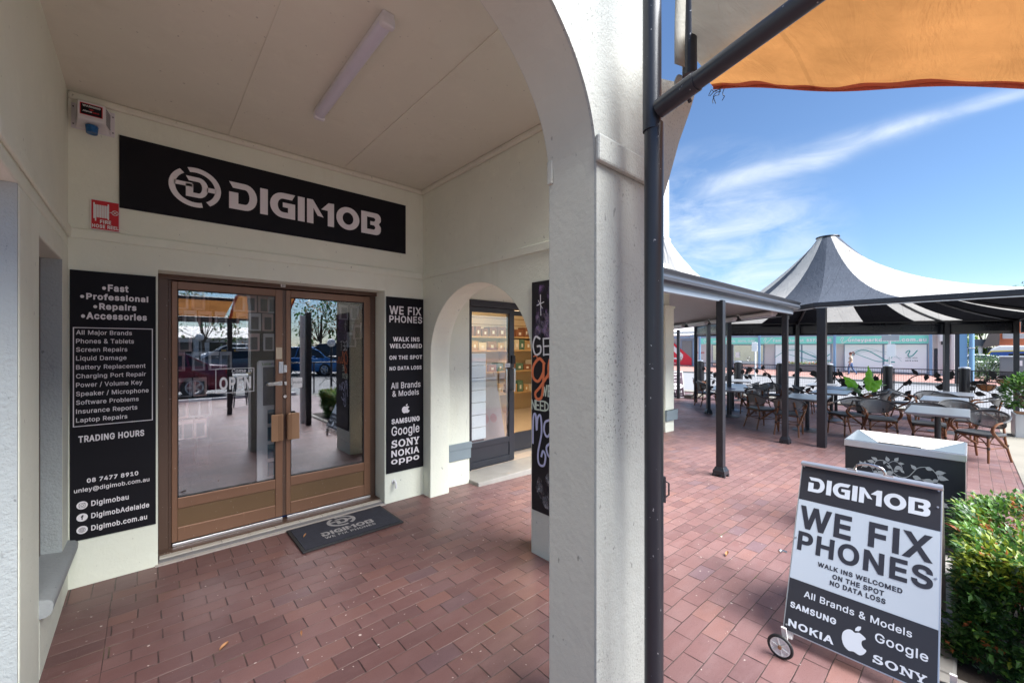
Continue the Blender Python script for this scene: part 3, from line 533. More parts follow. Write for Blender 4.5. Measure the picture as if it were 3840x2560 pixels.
d|424|195,-8 -30,2 -28,9 -26,13 -22,18 -19,23 -15,27 -12,32 -7,35 -2,38 2,38 7,34 12,32 15,27 19,22 23,19 25,13 28,8 31,2 22,-1 19,-4 16,-6 14,-9 11,-9 9,-9 19,-27 5,0 0,190 61,0 0,-509 -59,0 0,59 -6,0 -20,-28 -10,-10 -11,-9 -14,-8 -16,-7 -19,-4;205,47 21,2 20,6 17,10 15,13 12,17 9,20 7,23 4,24 2,27 -2,27 -4,25 -6,22 -10,19 -12,17 -15,13 -17,10 -19,6 -22,2 -23,-2 -20,-6 -17,-11 -15,-13 -12,-17 -10,-20 -6,-22 -4,-24 -2,-26 2,-26 4,-24 7,-22 9,-20 12,-17 15,-14 17,-11 20,-6
e|404|212,-8 -35,3 -32,8 -28,13 -25,19 -20,23 -16,27 -12,31 -7,34 -3,37 2,37 8,34 11,32 16,27 20,23 24,19 27,14 30,9 33,2 21,-1 20,-3 20,-6 19,-8 18,-11 16,-14 15,-17 13,-19 10,-23 8,-26 5,-29 1,-33 0,-25 -296,0 0,52 263,0 -28,-19 -2,24 -4,22 -6,21 -10,17 -11,15 -14,13 -17,9 -19,5 -22,2 -22,-2 -19,-5 -18,-10 -15,-12 -12,-15 -10,-16 -7,-19 -5,-20 -1,-20 0,-33 2,-27 4,-24 8,-21 11,-18 14,-15 16,-12 18,-8 21,-5 22,-2 15,1 14,2 13,4 11,5 11,7 9,8 9,9 6,11 6,12 59,-14 -7,-19 -10,-17 -13,-16 -15,-13 -18,-12 -19,-10 -22,-7 -24,-4
f|254|228,379 0,-52 -222,0 0,52;81,0 0,432 1,20 5,18 9,16 11,13 13,11 15,9 17,6 17,4 18,1 35,-3 21,-6 -16,-53 -12,4 -20,2 -17,-2 -14,-4 -10,-8 -7,-11 -4,-14 -1,-16 0,-419
g|425|207,-151 -27,2 -24,3 -22,6 -20,8 -17,10 -15,12 -12,13 -11,13 -8,15 50,28 21,-25 9,-8 11,-8 12,-6 15,-5 18,-3 20,-1 29,2 25,8 21,12 16,17 10,24 3,28 0,74 -5,0 -19,-27 -10,-9 -11,-9 -14,-7 -16,-6 -19,-4 -22,-1 -30,2 -27,7 -25,13 -23,16 -19,22 -16,25 -12,30 -7,34 -2,37 2,38 7,34 12,30 16,27 19,22 22,19 26,13 28,8 30,2 22,-1 19,-4 16,-6 14,-8 12,-9 9,-10 20,-27 5,0 0,60 59,0 0,-388 -2,-31 -7,-27 -13,-23 -16,-19 -20,-15 -23,-12 -26,-8 -28,-5;205,59 22,2 19,5 18,9 14,12 12,16 10,18 7,21 4,24 1,27 -1,26 -4,23 -7,22 -9,19 -12,16 -15,13 -17,10 -20,6 -22,2 -23,-2 -19,-6 -18,-10 -15,-14 -12,-16 -9,-20 -7,-21 -4,-23 -2,-25 2,-26 4,-23 7,-21 9,-19 13,-16 14,-12 18,-10 20,-5
h|410|114,227 0,-227 -61,0 0,509 61,0 0,-222 -12,0 14,32 16,25 20,18 23,12 25,8 27,2 25,-1 23,-6 20,-8 18,-13 15,-16 13,-19 9,-23 5,-27 2,-31 0,-240 -61,0 0,235 -3,28 -7,23 -13,18 -17,14 -21,8 -25,3 -18,-1 -16,-4 -15,-7 -14,-9 -11,-11 -10,-14 -7,-17 -4,-18
i|167|53,0 0,379 61,0 0,-379;84,443 -11,1 -10,4 -9,7 -7,8 -4,9 -2,11 2,11 4,10 7,8 9,6 10,4 11,2 11,-2 10,-4 9,-6 7,-8 4,-10 1,-11 -1,-11 -4,-9 -7,-8 -9,-7 -10,-4
j|167|53,379 61,0 0,-409 -2,-22 -4,-20 -6,-18 -10,-16 -12,-13 -15,-10 -18,-8 -20,-4 -23,-2 -14,0 0,56 12,0 16,2 13,5 9,8 7,11 4,15 2,17;83,443 -11,1 -10,4 -9,7 -6,8 -5,9 -1,11 1,11 5,10 6,8 9,6 10,4 11,2 12,-2 10,-4 9,-6 6,-8 5,-10 1,-11 -1,-11 -5,-9 -6,-8 -9,-7 -10,-4
k|381|110,137 0,75 11,0 163,167 76,0 -176,-180 -7,0;53,0 0,509 61,0 0,-509;294,0 -146,186 43,43 181,-229
l|189|139,-2 -27,2 -21,8 -17,12 -12,17 -7,22 -2,25 0,425 61,0 0,-410 0,-16 3,-12 3,-9 6,-5 9,-4 11,-1 14,1 10,1 11,-51 -19,-4
m|610|53,0 0,379 59,0 0,-84 -4,0 6,19 8,17 10,15 12,12 14,10 14,8 15,6 16,3 16,1 26,-3 23,-8 19,-14 16,-19 11,-22 7,-25 -9,0 6,17 8,17 11,14 13,13 14,10 17,9 17,6 19,4 20,1 21,-1 20,-5 19,-8 17,-11 15,-15 12,-18 9,-21 5,-24 2,-28 0,-255 -61,0 0,254 -3,25 -8,19 -12,15 -17,10 -18,6 -19,1 -17,-1 -15,-3 -13,-6 -11,-8 -10,-10 -8,-12 -5,-13 -4,-14 -1,-16 0,-247 -61,0 0,260 -2,20 -7,17 -12,14 -15,11 -18,6 -21,2 -14,-1 -14,-3 -13,-6 -13,-8 -10,-10 -9,-13 -7,-15 -4,-17 -1,-19 0,-238
n|410|114,227 0,-227 -61,0 0,379 59,0 0,-92 -10,0 14,32 16,25 20,18 23,12 25,8 27,2 25,-1 23,-6 20,-8 18,-13 15,-16 13,-19 9,-23 5,-27 2,-31 0,-240 -61,0 0,235 -3,28 -7,23 -13,18 -17,14 -21,8 -25,3 -18,-1 -16,-4 -15,-7 -14,-9 -11,-11 -10,-14 -7,-17 -4,-18
o|415|207,-8 -33,3 -30,8 -27,13 -24,19 -21,23 -16,27 -12,31 -7,34 -3,37 3,38 7,35 12,31 16,27 21,23 24,19 27,14 30,8 33,2 34,-2 30,-8 28,-14 24,-19 20,-23 16,-27 12,-31 8,-35 2,-38 -2,-37 -8,-34 -12,-31 -16,-27 -20,-23 -24,-19 -28,-13 -30,-8;207,46 24,3 21,6 18,11 15,14 13,17 9,20 7,22 4,24 1,24 -1,25 -4,24 -7,22 -9,20 -13,18 -15,14 -18,11 -21,7 -24,2 -23,-2 -21,-7 -18,-11 -15,-14 -12,-18 -10,-20 -6,-22 -4,-24 -2,-25 2,-24 4,-24 6,-22 10,-20 12,-17 15,-14 18,-11 21,-6
p|424|53,-143 0,522 59,0 0,-60 6,0 19,27 10,9 11,9 13,9 17,6 19,4 22,1 30,-2 28,-8 26,-13 22,-19 19,-22 16,-27 11,-32 7,-34 2,-38 -2,-38 -7,-35 -11,-32 -15,-27 -19,-23 -23,-18 -25,-13 -28,-9 -31,-2 -21,1 -19,4 -16,7 -14,8 -12,9 -9,10 -20,28 -4,0 0,-202;220,47 22,2 20,6 17,11 15,14 12,17 10,20 7,22 4,24 1,26 -1,26 -4,24 -7,22 -9,20 -12,17 -15,13 -18,11 -19,6 -23,2 -22,-2 -20,-6 -17,-10 -14,-13 -13,-17 -9,-19 -7,-22 -4,-25 -1,-27 1,-27 4,-24 7,-23 10,-20 12,-17 15,-13 17,-10 19,-6
q|424|372,-143 -61,0 0,202 -5,0 -19,-28 -10,-10 -11,-9 -14,-8 -16,-7 -19,-4 -22,-1 -30,2 -28,9 -26,13 -22,18 -19,23 -15,27 -12,32 -7,35 -2,38 2,38 7,34 12,32 15,27 19,22 23,19 25,13 28,8 31,2 22,-1 19,-4 16,-6 14,-9 11,-9 9,-9 20,-27 6,0 0,60 59,0;205,47 21,2 20,6 17,10 15,13 12,17 9,20 7,23 4,24 2,27 -2,27 -4,25 -6,22 -10,19 -12,17 -15,13 -17,10 -19,6 -22,2 -23,-2 -20,-6 -17,-11 -15,-13 -12,-17 -10,-20 -6,-22 -4,-24 -2,-26 2,-26 4,-24 7,-22 9,-20 12,-17 15,-14 17,-11 20,-6
r|259|53,0 0,379 59,0 0,-58 3,0 9,18 13,15 15,13 19,10 20,6 22,2 16,-1 14,0 0,-62 -13,2 -23,2 -17,-2 -16,-3 -15,-6 -13,-9 -11,-10 -9,-12 -7,-15 -4,-15 -1,-17 0,-237
s|365|182,-8 -25,1 -24,4 -21,6 -19,9 -17,12 -14,14 -12,16 -9,19 -5,21 58,13 7,-20 10,-15 13,-12 17,-8 19,-5 21,-2 25,2 21,6 17,9 14,12 7,14 3,15 -2,12 -4,11 -8,10 -11,8 -14,6 -17,5 -63,15 -31,10 -26,12 -20,16 -14,19 -8,22 -3,25 2,21 6,19 10,18 14,15 16,13 20,10 22,8 24,5 26,1 25,-1 22,-4 20,-7 17,-9 15,-11 13,-13 10,-15 9,-16 6,-18 -56,-13 -6,14 -8,13 -11,12 -15,9 -18,6 -23,2 -21,-2 -19,-5 -16,-9 -12,-12 -8,-13 -2,-15 1,-13 5,-11 9,-10 12,-8 16,-6 20,-6 57,-14 32,-9 26,-13 19,-16 14,-18 8,-22 3,-24 -2,-22 -6,-20 -11,-18 -14,-16 -17,-13 -21,-12 -24,-8 -26,-5
t|227|204,379 0,-52 -198,0 0,52;65,471 61,0 0,-373 1,-15 3,-13 6,-9 8,-6 12,-4 14,-1 15,1 17,3 11,-52 -21,-5 -24,-1 -30,3 -25,8 -21,14 -15,20 -9,23 -3,29
u|410|182,-5 -24,2 -23,5 -20,9 -18,12 -15,16 -13,20 -9,23 -6,27 -1,30 0,240 61,0 0,-235 2,-27 8,-23 13,-19 17,-14 21,-8 25,-3 18,1 16,4 15,7 14,9 11,12 9,14 7,16 5,19 1,21 0,226 61,0 0,-379 -59,0 0,92 9,0 -13,-32 -17,-25 -20,-18 -23,-12 -25,-8
v|389|163,0 -146,379 67,0 81,-224 22,-68 19,-66 -22,0 19,66 21,68 81,224 66,0 -145,-379
w|567|138,0 -115,379 64,0 46,-165 21,-77 21,-96 -10,0 21,94 20,79 46,165 64,0 46,-165 20,-78 20,-95 -11,0 22,94 21,79 46,165 65,0 -116,-379 -61,0 -49,172 -14,53 -14,55 -14,58 14,0 -14,-58 -14,-55 -15,-53 -49,-172
x|379|21,0 150,218 0,-47 -142,208 71,0 47,-73 32,-53 28,-47 -32,0 27,47 31,53 49,73 70,0 -143,-210 0,45 149,-214 -71,0 -56,85 -31,51 -27,46 32,0 -27,-46 -30,-51 -57,-85
y|389|47,-139 14,53 10,-1 12,-2 11,-1 10,1 9,3 9,5 8,7 8,10 7,13 6,15 12,35 -146,380 67,0 81,-224 22,-68 19,-66 -22,0 18,66 22,68 81,224 66,0 -167,-437 -8,-19 -9,-16 -10,-14 -12,-12 -12,-9 -14,-8 -14,-5 -16,-3 -18,-1 -26,2
z|380|42,0 0,46 212,274 0,3 -206,0 0,56 285,0 0,-48 -207,-271 0,-4 213,0 0,-56
•|389|194,93 -19,1 -19,5 -17,8 -15,11 -13,13 -11,16 -8,17 -5,18 -2,20 2,19 5,19 8,17 11,15 13,13 15,11 17,9 19,4 19,2 20,-2 18,-4 17,-9 16,-11 13,-13 11,-15 8,-17 5,-19 2,-19 -2,-20 -5,-18 -8,-17 -11,-16 -13,-13 -16,-11 -17,-8 -18,-5"""
def _glyphs():
    out = {}
    for ln in GLYPHS.split('\n'):
        ch = ln[0]; _, adv, body = ln[1:].split('|', 2)
        loops = []
        for part in body.split(';'):
            x = y = 0; pts = []
            for st in part.split(' '):
                dx, dy = st.split(','); x += int(dx); y += int(dy); pts.append((x / 1000, y / 1000))
            loops.append(pts)
        out[ch] = (int(adv) / 1000, loops)
    return out
GL = _glyphs()
_ch = max(y for x, y in GL['H'][1][0]); _lh = max(y for x, y in GL['b'][1][0] + GL['b'][1][-1]); _sw = .068
GL['I'] = (.19, [[(.061, 0), (.061 + _sw, 0), (.061 + _sw, _ch), (.061, _ch)]])
GL['l'] = (.17, [[(.052, 0), (.052 + _sw * .95, 0), (.052 + _sw * .95, _lh), (.052, _lh)]])
def _area(l): return sum(l[i - 1][0] * l[i][1] - l[i][0] * l[i - 1][1] for i in range(len(l))) / 2
def _fat(loops, w):
    if not w: return loops
    sg = 1 if _area(max(loops, key=lambda l: abs(_area(l)))) > 0 else -1
    out = []
    for l in loops:
        l = [p for i, p in enumerate(l) if (Vector(p) - Vector(l[i - 1])).length > 1e-5]; n = len(l); q = []
        for i in range(n):
            p0, p1, p2 = Vector(l[i - 1]), Vector(l[i]), Vector(l[(i + 1) % n])
            a_, b_ = (p1 - p0).normalized(), (p2 - p1).normalized()
            na, nb = Vector((a_.y, -a_.x)) * sg, Vector((b_.y, -b_.x)) * sg
            m_ = na + nb
            if m_.length < .3: q.append(tuple(p1 + na * w)); continue
            k = w / max(.45, m_.normalized().dot(na)); q.append(tuple(p1 + m_.normalized() * k))
        out.append(q)
    return out
def _wind(loops, x, y):
    w = 0
    for l in loops:
        for i in range(len(l)):
            (x0, y0), (x1, y1) = l[i - 1], l[i]
            if (y0 <= y) != (y1 <= y):
                c = (x1 - x0) * (y - y0) - (x - x0) * (y1 - y0)
                if y1 > y0 and c > 0: w += 1
                elif y1 < y0 and c < 0: w -= 1
    return w
def _fill(loops):
    """triangles of a glyph by winding number, sound even where a thickened outline crosses itself"""
    pts, edges = [], []
    for l in loops:
        b = len(pts); n = len(l); pts += [Vector(p) for p in l]; edges += [(b + i, b + (i + 1) % n) for i in range(n)]
    v2, _, f2, *_r = delaunay_2d_cdt(pts, edges, [], 0, 1e-6)
    sg = 1 if _area(max(loops, key=lambda l: abs(_area(l)))) > 0 else -1
    out = []
    for f in f2:
        cx = sum(v2[i].x for i in f) / len(f); cy = sum(v2[i].y for i in f) / len(f)
        if _wind(loops, cx, cy) * sg > 0: out.append(tuple(f))
    return [(v.x, v.y) for v in v2], out
_txt = {}
def text_geo(body, bold=0.0):
    key = (body, bold)
    if key in _txt: return _txt[key]
    vs, fs, x = [], [], 0.0
    for ch in body:
        if ch == ' ': x += .22 + bold; continue
        adv, loops = GL[ch]; loops = _fat(loops, bold)
        pv, tris = _fill(loops)
        b = len(vs); vs += [(p[0] + x, p[1]) for p in pv]; fs += [tuple(b + i for i in t_) for t_ in tris]
        x += adv + bold * 1.9
    _txt[key] = (vs, fs); return _txt[key]
def cap_h(bold):
    vs, _ = text_geo('H', bold); ys = [v[1] for v in vs]; return max(ys) - min(ys), min(ys)
def put_text(mb, body, P, u0, u1, v0, cap, bold=0.0, ital=0.0):
    """lay a line of lettering on the plane P between u0 and u1 on baseline v0"""
    vs, fs = text_geo(body, bold)
    xs = [v[0] for v in vs]; x0, x1 = min(xs), max(xs)
    ch, yb = cap_h(bold)
    su = (u1 - u0) / (x1 - x0); sv_ = cap / ch
    mb.add([P(u0 + (v[0] - x0) * su + ital * (v[1] - yb) * sv_, v0 + (v[1] - yb) * sv_, 0) for v in vs], fs)
    return mb

def arc(cx, cy, rx, ry, a0, a1, n=10):
    return [(cx + rx * math.cos(R(a0 + (a1 - a0) * i / n)), cy + ry * math.sin(R(a0 + (a1 - a0) * i / n))) for i in range(n + 1)]
def glyph_D(w=0.903):
    o = [(0, 1), (w * .56, 1)] + arc(w * .56, .5, w * .44, .5, 90, -90, 14) + [(0, 0), (0, .62), (.29, .62), (.29, .22), (w * .56, .22)]
    o += arc(w * .56, .5, w * .16, .28, -90, 90, 12) + [(.12, .78)]
    return o
WORD = []
def _w(x, pts, holes=()): WORD.append(([(p[0] + x, p[1]) for p in pts], [[(p[0] + x, p[1]) for p in h] for h in holes]))
_w(0, glyph_D())
_w(1.005, [(0, 0), (.262, 0), (.262, 1), (0, 1)])
g_w = .903
_w(1.345, [(g_w, 1), (.46, 1)] + arc(.46, .5, .46, .5, 90, 270, 16) + [(g_w, 0), (g_w, .62), (.45, .62), (.45, .43), (.64, .43), (.64, .23), (.46, .23)] + arc(.46, .5, .19, .27, 270, 90, 12) + [(.79, .77)])
_w(2.35, [(0, 0), (.26, 0), (.26, 1), (0, 1)])
_w(2.70, [(0, 0), (.25, 0), (.25, .66), (.42, .36), (.66, .33), (.23, 1), (0, 1)])
_w(2.70, [(.56, .66), (.83, .65), (.83, 0), (1.09, 0), (1.09, 1), (.86, .99)])
_w(3.888, arc(.505, .5, .505, .5, 0, 351, 39), [arc(.505, .5, .235, .27, 0, 351, 39)])
_w(4.985, [(0, 0), (.68, 0)] + arc(.68, .25, .25, .25, -90, 0, 6) + [(.93, .38), (.83, .52), (.93, .66)] + arc(.70, .77, .23, .23, 0, 90, 6) + [(0, 1)],
   [[(.27, .23), (.60, .23), (.66, .30), (.66, .36), (.60, .43), (.42, .43), (.42, .60), (.60, .60), (.66, .67), (.66, .72), (.60, .78), (.27, .78)]])
def put_word(mb, P, u0, u1, v0, v1):
    su = (u1 - u0) / 5.915
    for o, hs in WORD:
        f = lambda p: (u0 + p[0] * su, v0 + p[1] * (v1 - v0))
        mb.poly([f(p) for p in o], P, [[f(p) for p in h] for h in hs])
def put_emblem(mb, P, cx, cy, rx, ry):
    """ring cut by two diagonal gaps round a small letter D with side bars"""
    ti = 0.765
    def rg(a0, a1, e0, e1):
        return [(cx + rx * math.cos(R(a)), cy + ry * math.sin(R(a))) for a in [a0 + (a1 - a0) * i / 24 for i in range(25)]] + \
               [(cx + ti * rx * math.cos(R(a)), cy + ti * ry * math.sin(R(a))) for a in [e1 + (e0 - e1) * i / 24 for i in range(25)]]
    mb.poly(rg(-56, 108, -58, 106), P)
    mb.poly(rg(126, 286, 124, 288), P)
    dx0, dx1, dy0, dy1 = cx - .37 * rx, cx + .49 * rx, cy - .50 * ry, cy + .53 * ry
    f = lambda p: (dx0 + p[0] / .903 * (dx1 - dx0), dy0 + p[1] * (dy1 - dy0))
    mb.poly([f(p) for p in glyph_D()], P)
    bt = .10
    mb.poly([(cx - .80 * rx, cy - .0 * ry), (dx0 + .28 * (dx1 - dx0), cy - .0 * ry), (dx0 + .28 * (dx1 - dx0), cy + .2 * ry), (cx - .80 * rx, cy + .2 * ry)], P)
    mb.poly([(dx1 - .06 * rx, cy - .12 * ry), (cx + .80 * rx, cy - .12 * ry), (cx + .80 * rx, cy + .12 * ry), (dx1 - .06 * rx, cy + .12 * ry)], P)
_lift = [0]
def ribbon(mb, p, w0, w1, P, step=4e-5, z0=0.0):
    """a painted stroke as one strip; each bit sits a hair above the last so crossings stay clean"""
    n = len(p); b = len(mb.v)
    for i in range(n):
        d_ = (p[min(i + 1, n - 1)] - p[max(i - 1, 0)])
        d_ = d_.normalized() if d_.length > 1e-9 else Vector((1, 0, 0))
        e = d_ * (-.35 * w0 if i == 0 else (.35 * w1 if i == n - 1 else 0)); w = (w0 + (w1 - w0) * i / max(1, n - 1)) / 2
        nn = Vector((-d_.y, d_.x, 0)) * w; z = z0 + i * step
        mb.v.append(tuple(P(p[i].x + e.x + nn.x, p[i].y + e.y + nn.y, z))); mb.v.append(tuple(P(p[i].x + e.x - nn.x, p[i].y + e.y - nn.y, z)))
    for i in range(n - 1): mb.f.append((b + 2 * i, b + 2 * i + 1, b + 2 * i + 3, b + 2 * i + 2)); mb.mi.append(mb.cur)
def put_apple(mb, P, cx, cy, w, h):
    b = [(.0, .36), (.16, .44), (.34, .36), (.43, .26), (.30, .12), (.28, -.06), (.36, -.20), (.48, -.28), (.38, -.50), (.22, -.62), (.0, -.57), (-.20, -.62), (-.40, -.46), (-.50, -.14), (-.46, .18), (-.30, .38), (-.14, .43)]
    b = [(p.x, p.y) for p in smooth_path([(x, y, 0) for x, y in b], 4, True)]
    f = lambda p: (cx + p[0] * w, cy + (p[1] + .02) * h * .84)
    mb.poly([f(p) for p in b], P)
    lf = [(.0, .46), (.01, .60), (.10, .73), (.22, .78), (.22, .64), (.14, .51)]
    mb.poly([f(p) for p in lf], P)
# ================================================================== GROUND
def gz(x): return -0.03 * max(0.0, min(x, 17.8) - 2.5)
XS = [-7, 0, 2.5, 4, 6, 8, 10, 12, 14, 16, 17.3]
mb = MB()
for a, b in zip(XS[:-1], XS[1:]):
    mb.add([(a, -6.3, gz(a)), (b, -6.3, gz(b)), (b, 11, gz(b)), (a, 11, gz(a))], [(0, 1, 2, 3)])
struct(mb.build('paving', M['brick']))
mb = MB()
for a, b in zip(XS[2:-1], XS[3:]):
    if a < 4: continue
    mb.add([(a, -6.2, gz(a) + .008), (b, -6.2, gz(b) + .008), (b, -.43, gz(b) + .008), (a, -.43, gz(a) + .008)], [(0, 1, 2, 3)])
struct(mb.build('concrete_path', M['concrete']))
mb = MB()
mb.box(17.3, 17.9, -14, 14, -.75, gz(17.3) + .05)
mb.box(14.7, 15.9, 6.75, 7.0, gz(15.3), gz(15.3) + .14)
struct(mb.build('kerb_wall', M['concrete'], bevel=.015))
mb = MB(); mb.add([(17.9, -90, -.66), (32.9, -90, -.66), (32.9, 120, -.66), (17.9, 120, -.66)], [(0, 1, 2, 3)])
struct(mb.build('road', M['asphalt']))
mb = MB(); mb.box(32.9, 33.15, -90, 120, -.8, -.53); struct(mb.build('kerb', M['concrete2'], bevel=.02))
def footpath_mat():
    t = NT('far_brick_footpath')
    f = t.noise(3, 4); g_ = t.noise(40, 2)
    t.set(t.b.inputs['Base Color'], t.mix(f, (0.33, 0.15, 0.125), t.mix(g_, (0.36, 0.2, 0.17), (0.42, 0.29, 0.24))))
    t.b.inputs['Roughness'].default_value = .8
    return t.m
M['footpath'] = footpath_mat()
mb = MB(); mb.add([(33.15, -90, -.535), (42, -90, -.535), (42, 120, -.535), (33.15, 120, -.535)], [(0, 1, 2, 3)])
struct(mb.build('footpath', M['footpath']))
mb = MB(); mb.add([(42, -400, -.56), (700, -400, -.56), (700, 400, -.56), (42, 400, -.56)], [(0, 1, 2, 3)])
struct(mb.build('far_ground', M['asphalt2']))
mb = MB(); mb.add([(-60, -120, -.02), (17.3, -120, -.02), (17.3, -6.3, -.02), (-60, -6.3, -.02)], [(0, 1, 2, 3)])
struct(mb.build('carpark', M['asphalt2']))
mb = MB(); mb.box(-20, 3.6, -6.45, -6.3, -.05, .06); mb.box(4.6, 14, -6.45, -6.3, -.05, .06)
struct(mb.build('carpark_kerb', M['white'], bevel=.015))

# ================================================================== SHOP WITH THE PORCH
DW, LW, RW = 3.82, -0.366, 2.165
M['sill'] = stucco('dirty_grey_render', (.34, .36, .36), .35, 60, var=.2)
shop = thing('arcade_shop', 'cream rendered shop with an arched porch, brown double doors and a dark sign board', 'shop', (0.9, 3.82, 0))
# --- back wall with the door opening
mb = MB()
mb.box(LW - .3, 0.066, DW, DW + .25, -.05, 3.2)
mb.box(1.745, RW + .25, DW, DW + .25, -.05, 3.2)
mb.box(0.066, 1.745, DW, DW + .25, 2.085, 3.2)
mb.build('back_wall', M['wall'], shop)
# projecting string course on the back and side walls
mb = MB()
mb.box(LW, RW, DW - .016, DW, 2.238, 2.302)
mb.box(LW, LW + .016, 2.10, DW - .016, 2.238, 2.302)
mb.box(RW - .016, RW, 1.68, DW - .016, 2.238, 2.302)
mb.build('string_course', M['wall'], shop, bevel=.006)
mb = MB()
mb.box(LW, RW, DW - .035, DW, 3.115, 3.16)
mb.box(RW - .035, RW, 1.4, DW - .035, 3.115, 3.16)
mb.build('ceiling_batten', M['ceil'], shop, bevel=.012)
# --- left wall with a doorway near the camera and a window beyond it
mb = MB()
mb.box(LW - .25, LW, 2.474, 2.874, -.05, 2.18)
mb.box(LW - .25, LW, 3.587, DW, -.05, 2.18)
mb.box(LW - .25, LW, 2.874, 3.587, -.05, .30)
mb.box(LW - .25, LW, 2.874, 3.587, 2.06, 2.18)
mb.box(LW - .25, LW, 2.10, DW, 2.18, 3.2)
mb.build('left_wall', M['wall'], shop, bevel=.008)
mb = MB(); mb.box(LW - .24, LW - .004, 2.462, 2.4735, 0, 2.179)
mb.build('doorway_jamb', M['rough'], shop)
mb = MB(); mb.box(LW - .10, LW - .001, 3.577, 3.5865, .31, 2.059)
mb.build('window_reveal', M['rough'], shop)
w = MB(); w.box(LW - .13, LW - .085, 3.545, 3.577, .31, 2.02); w.box(LW - .13, LW - .085, 2.874, 3.577, 2.02, 2.06); w.box(LW - .13, LW - .085, 2.874, 3.577, .30, .345)
win = w.build('window', M['brown3'], shop, bevel=.003)
MB().box(LW - .115, LW - .105, 2.88, 3.545, .345, 2.02).build('pane', M['carglass'], win)
# rounded sloping sill
prof = [(-.084, .336), (0, .322), (.030, .314), (.042, .304), (.046, .288), (.044, .262), (.036, .243), (.022, .235), (-.02, .235)]
mb = MB(); n = len(prof)
for y, dz in ((2.86, .055), (DW, -.004)): mb.v += [(LW + px, y, pz + dz) for px, pz in prof]
for i in range(n - 1): mb.f.append((i, i + 1, n + i + 1, n + i)); mb.mi.append(0)
mb.f.append(tuple(range(n))); mb.mi.append(0)
mb.build('window_sill', M['sill'], shop, smooth='auto')
# --- right wall with the small arch through to the next shop
def arch_pts(c0, hw, z0, hgt, n=28):
    return [(c0 + hw * math.cos(PI * i / n), z0 + hgt * math.sin(PI * i / n)) for i in range(n + 1)]
yc, hw = 2.935, .727
mb = MB()
outer = [(1.395, -.05), (2.208, -.05)] + [(2.208, 1.45)] + list(arch_pts(yc, hw, 1.45, .655))[::-1][0:0]
hole = arch_pts(yc, hw, 1.45, .655)           # from +Y side over to -Y side
outline = [(1.67, -.05), (yc - hw, -.05)] + hole[::-1] + [(3.672, -.05), (DW, -.05), (DW, 3.2), (1.36, 3.2), (1.36, 2.62), (1.45, 2.54), (1.60, 2.38), (1.67, 2.2)]
mb.poly(outline, lambda u, v, w: (RW + (-w if w else 0), u, v), depth=.225)
rwall = mb.build('right_wall', M['wall'], shop, bevel=.006)
KF = 0.767
NEAR = lambda x, y, z: (x * KF, y * KF, 1.55 + (z - 1.55) * KF)   # the pier stands this much closer than first measured
MB.XF = NEAR
# --- front wall: arch to the porch, pier, impost and the start of the next arch
FY0, FY1 = 1.113, 1.40
outline = [(-.9, -.54), (-.48, -.54), (-.48, 2.30)]
cxa, rxa, rza = .515, .985, .80
lp = [(cxa + rxa * math.cos(R(a)), 2.36 + rza * math.sin(R(a))) for a in range(176, -1, -4)]
outline += lp + [(1.50, 2.36), (1.50, -.54), (2.03, -.54), (2.06, 2.30), (2.108, 2.373), (2.168, 2.49), (2.275, 2.712), (2.409, 2.937), (2.501, 3.112), (2.53, 3.17), (2.30, 3.06), (2.05, 2.98), (2.0, 3.72), (-.9, 3.72)]
mb = MB()
mb.poly(outline, lambda u, v, w: (u, FY0 - w if w else FY0, v), depth=.287)
pier = mb.build('front_arch_wall', M['pier'], shop, bevel=.012)
# inner faces of the pier and arch are the smoother porch paint, coloured darker for their shade
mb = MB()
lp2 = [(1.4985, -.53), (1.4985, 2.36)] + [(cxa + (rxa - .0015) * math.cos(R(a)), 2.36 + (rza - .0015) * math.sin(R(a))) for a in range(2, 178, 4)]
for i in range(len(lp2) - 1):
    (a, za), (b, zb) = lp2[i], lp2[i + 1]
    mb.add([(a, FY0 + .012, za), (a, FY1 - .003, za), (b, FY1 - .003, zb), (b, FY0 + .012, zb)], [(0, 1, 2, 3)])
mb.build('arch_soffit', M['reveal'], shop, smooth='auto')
mb = MB(); mb.box(1.485, 2.05, FY0 - .03, FY0 - .0005, 2.365, 2.487)
mb.build('impost_moulding', M['pier'], shop, bevel=.008)
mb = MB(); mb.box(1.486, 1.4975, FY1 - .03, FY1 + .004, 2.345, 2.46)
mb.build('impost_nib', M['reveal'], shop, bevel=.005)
# --- ceiling
MB.XF = None
mb = MB(); mb.box(LW - .3, 1.3, .87, DW, 3.16, 3.2); mb.box(1.3, RW + .2, 1.36, DW, 3.16, 3.2)
ceil = mb.build('ceiling', M['ceil'], shop)
mb = MB()
for x in (.483, 1.349): mb.box(x - .011, x + .011, 1.0, DW - .036, 3.1545, 3.1598)
mb.build('cover_strip', M['ceil'], ceil)
mb = MB(); mb.box(LW - .6, 1.3, .95, 8.2, 3.205, 3.24); mb.box(1.3, RW + .2, 1.42, 8.2, 3.205, 3.24); mb.build('roof', M['gutter'], shop)
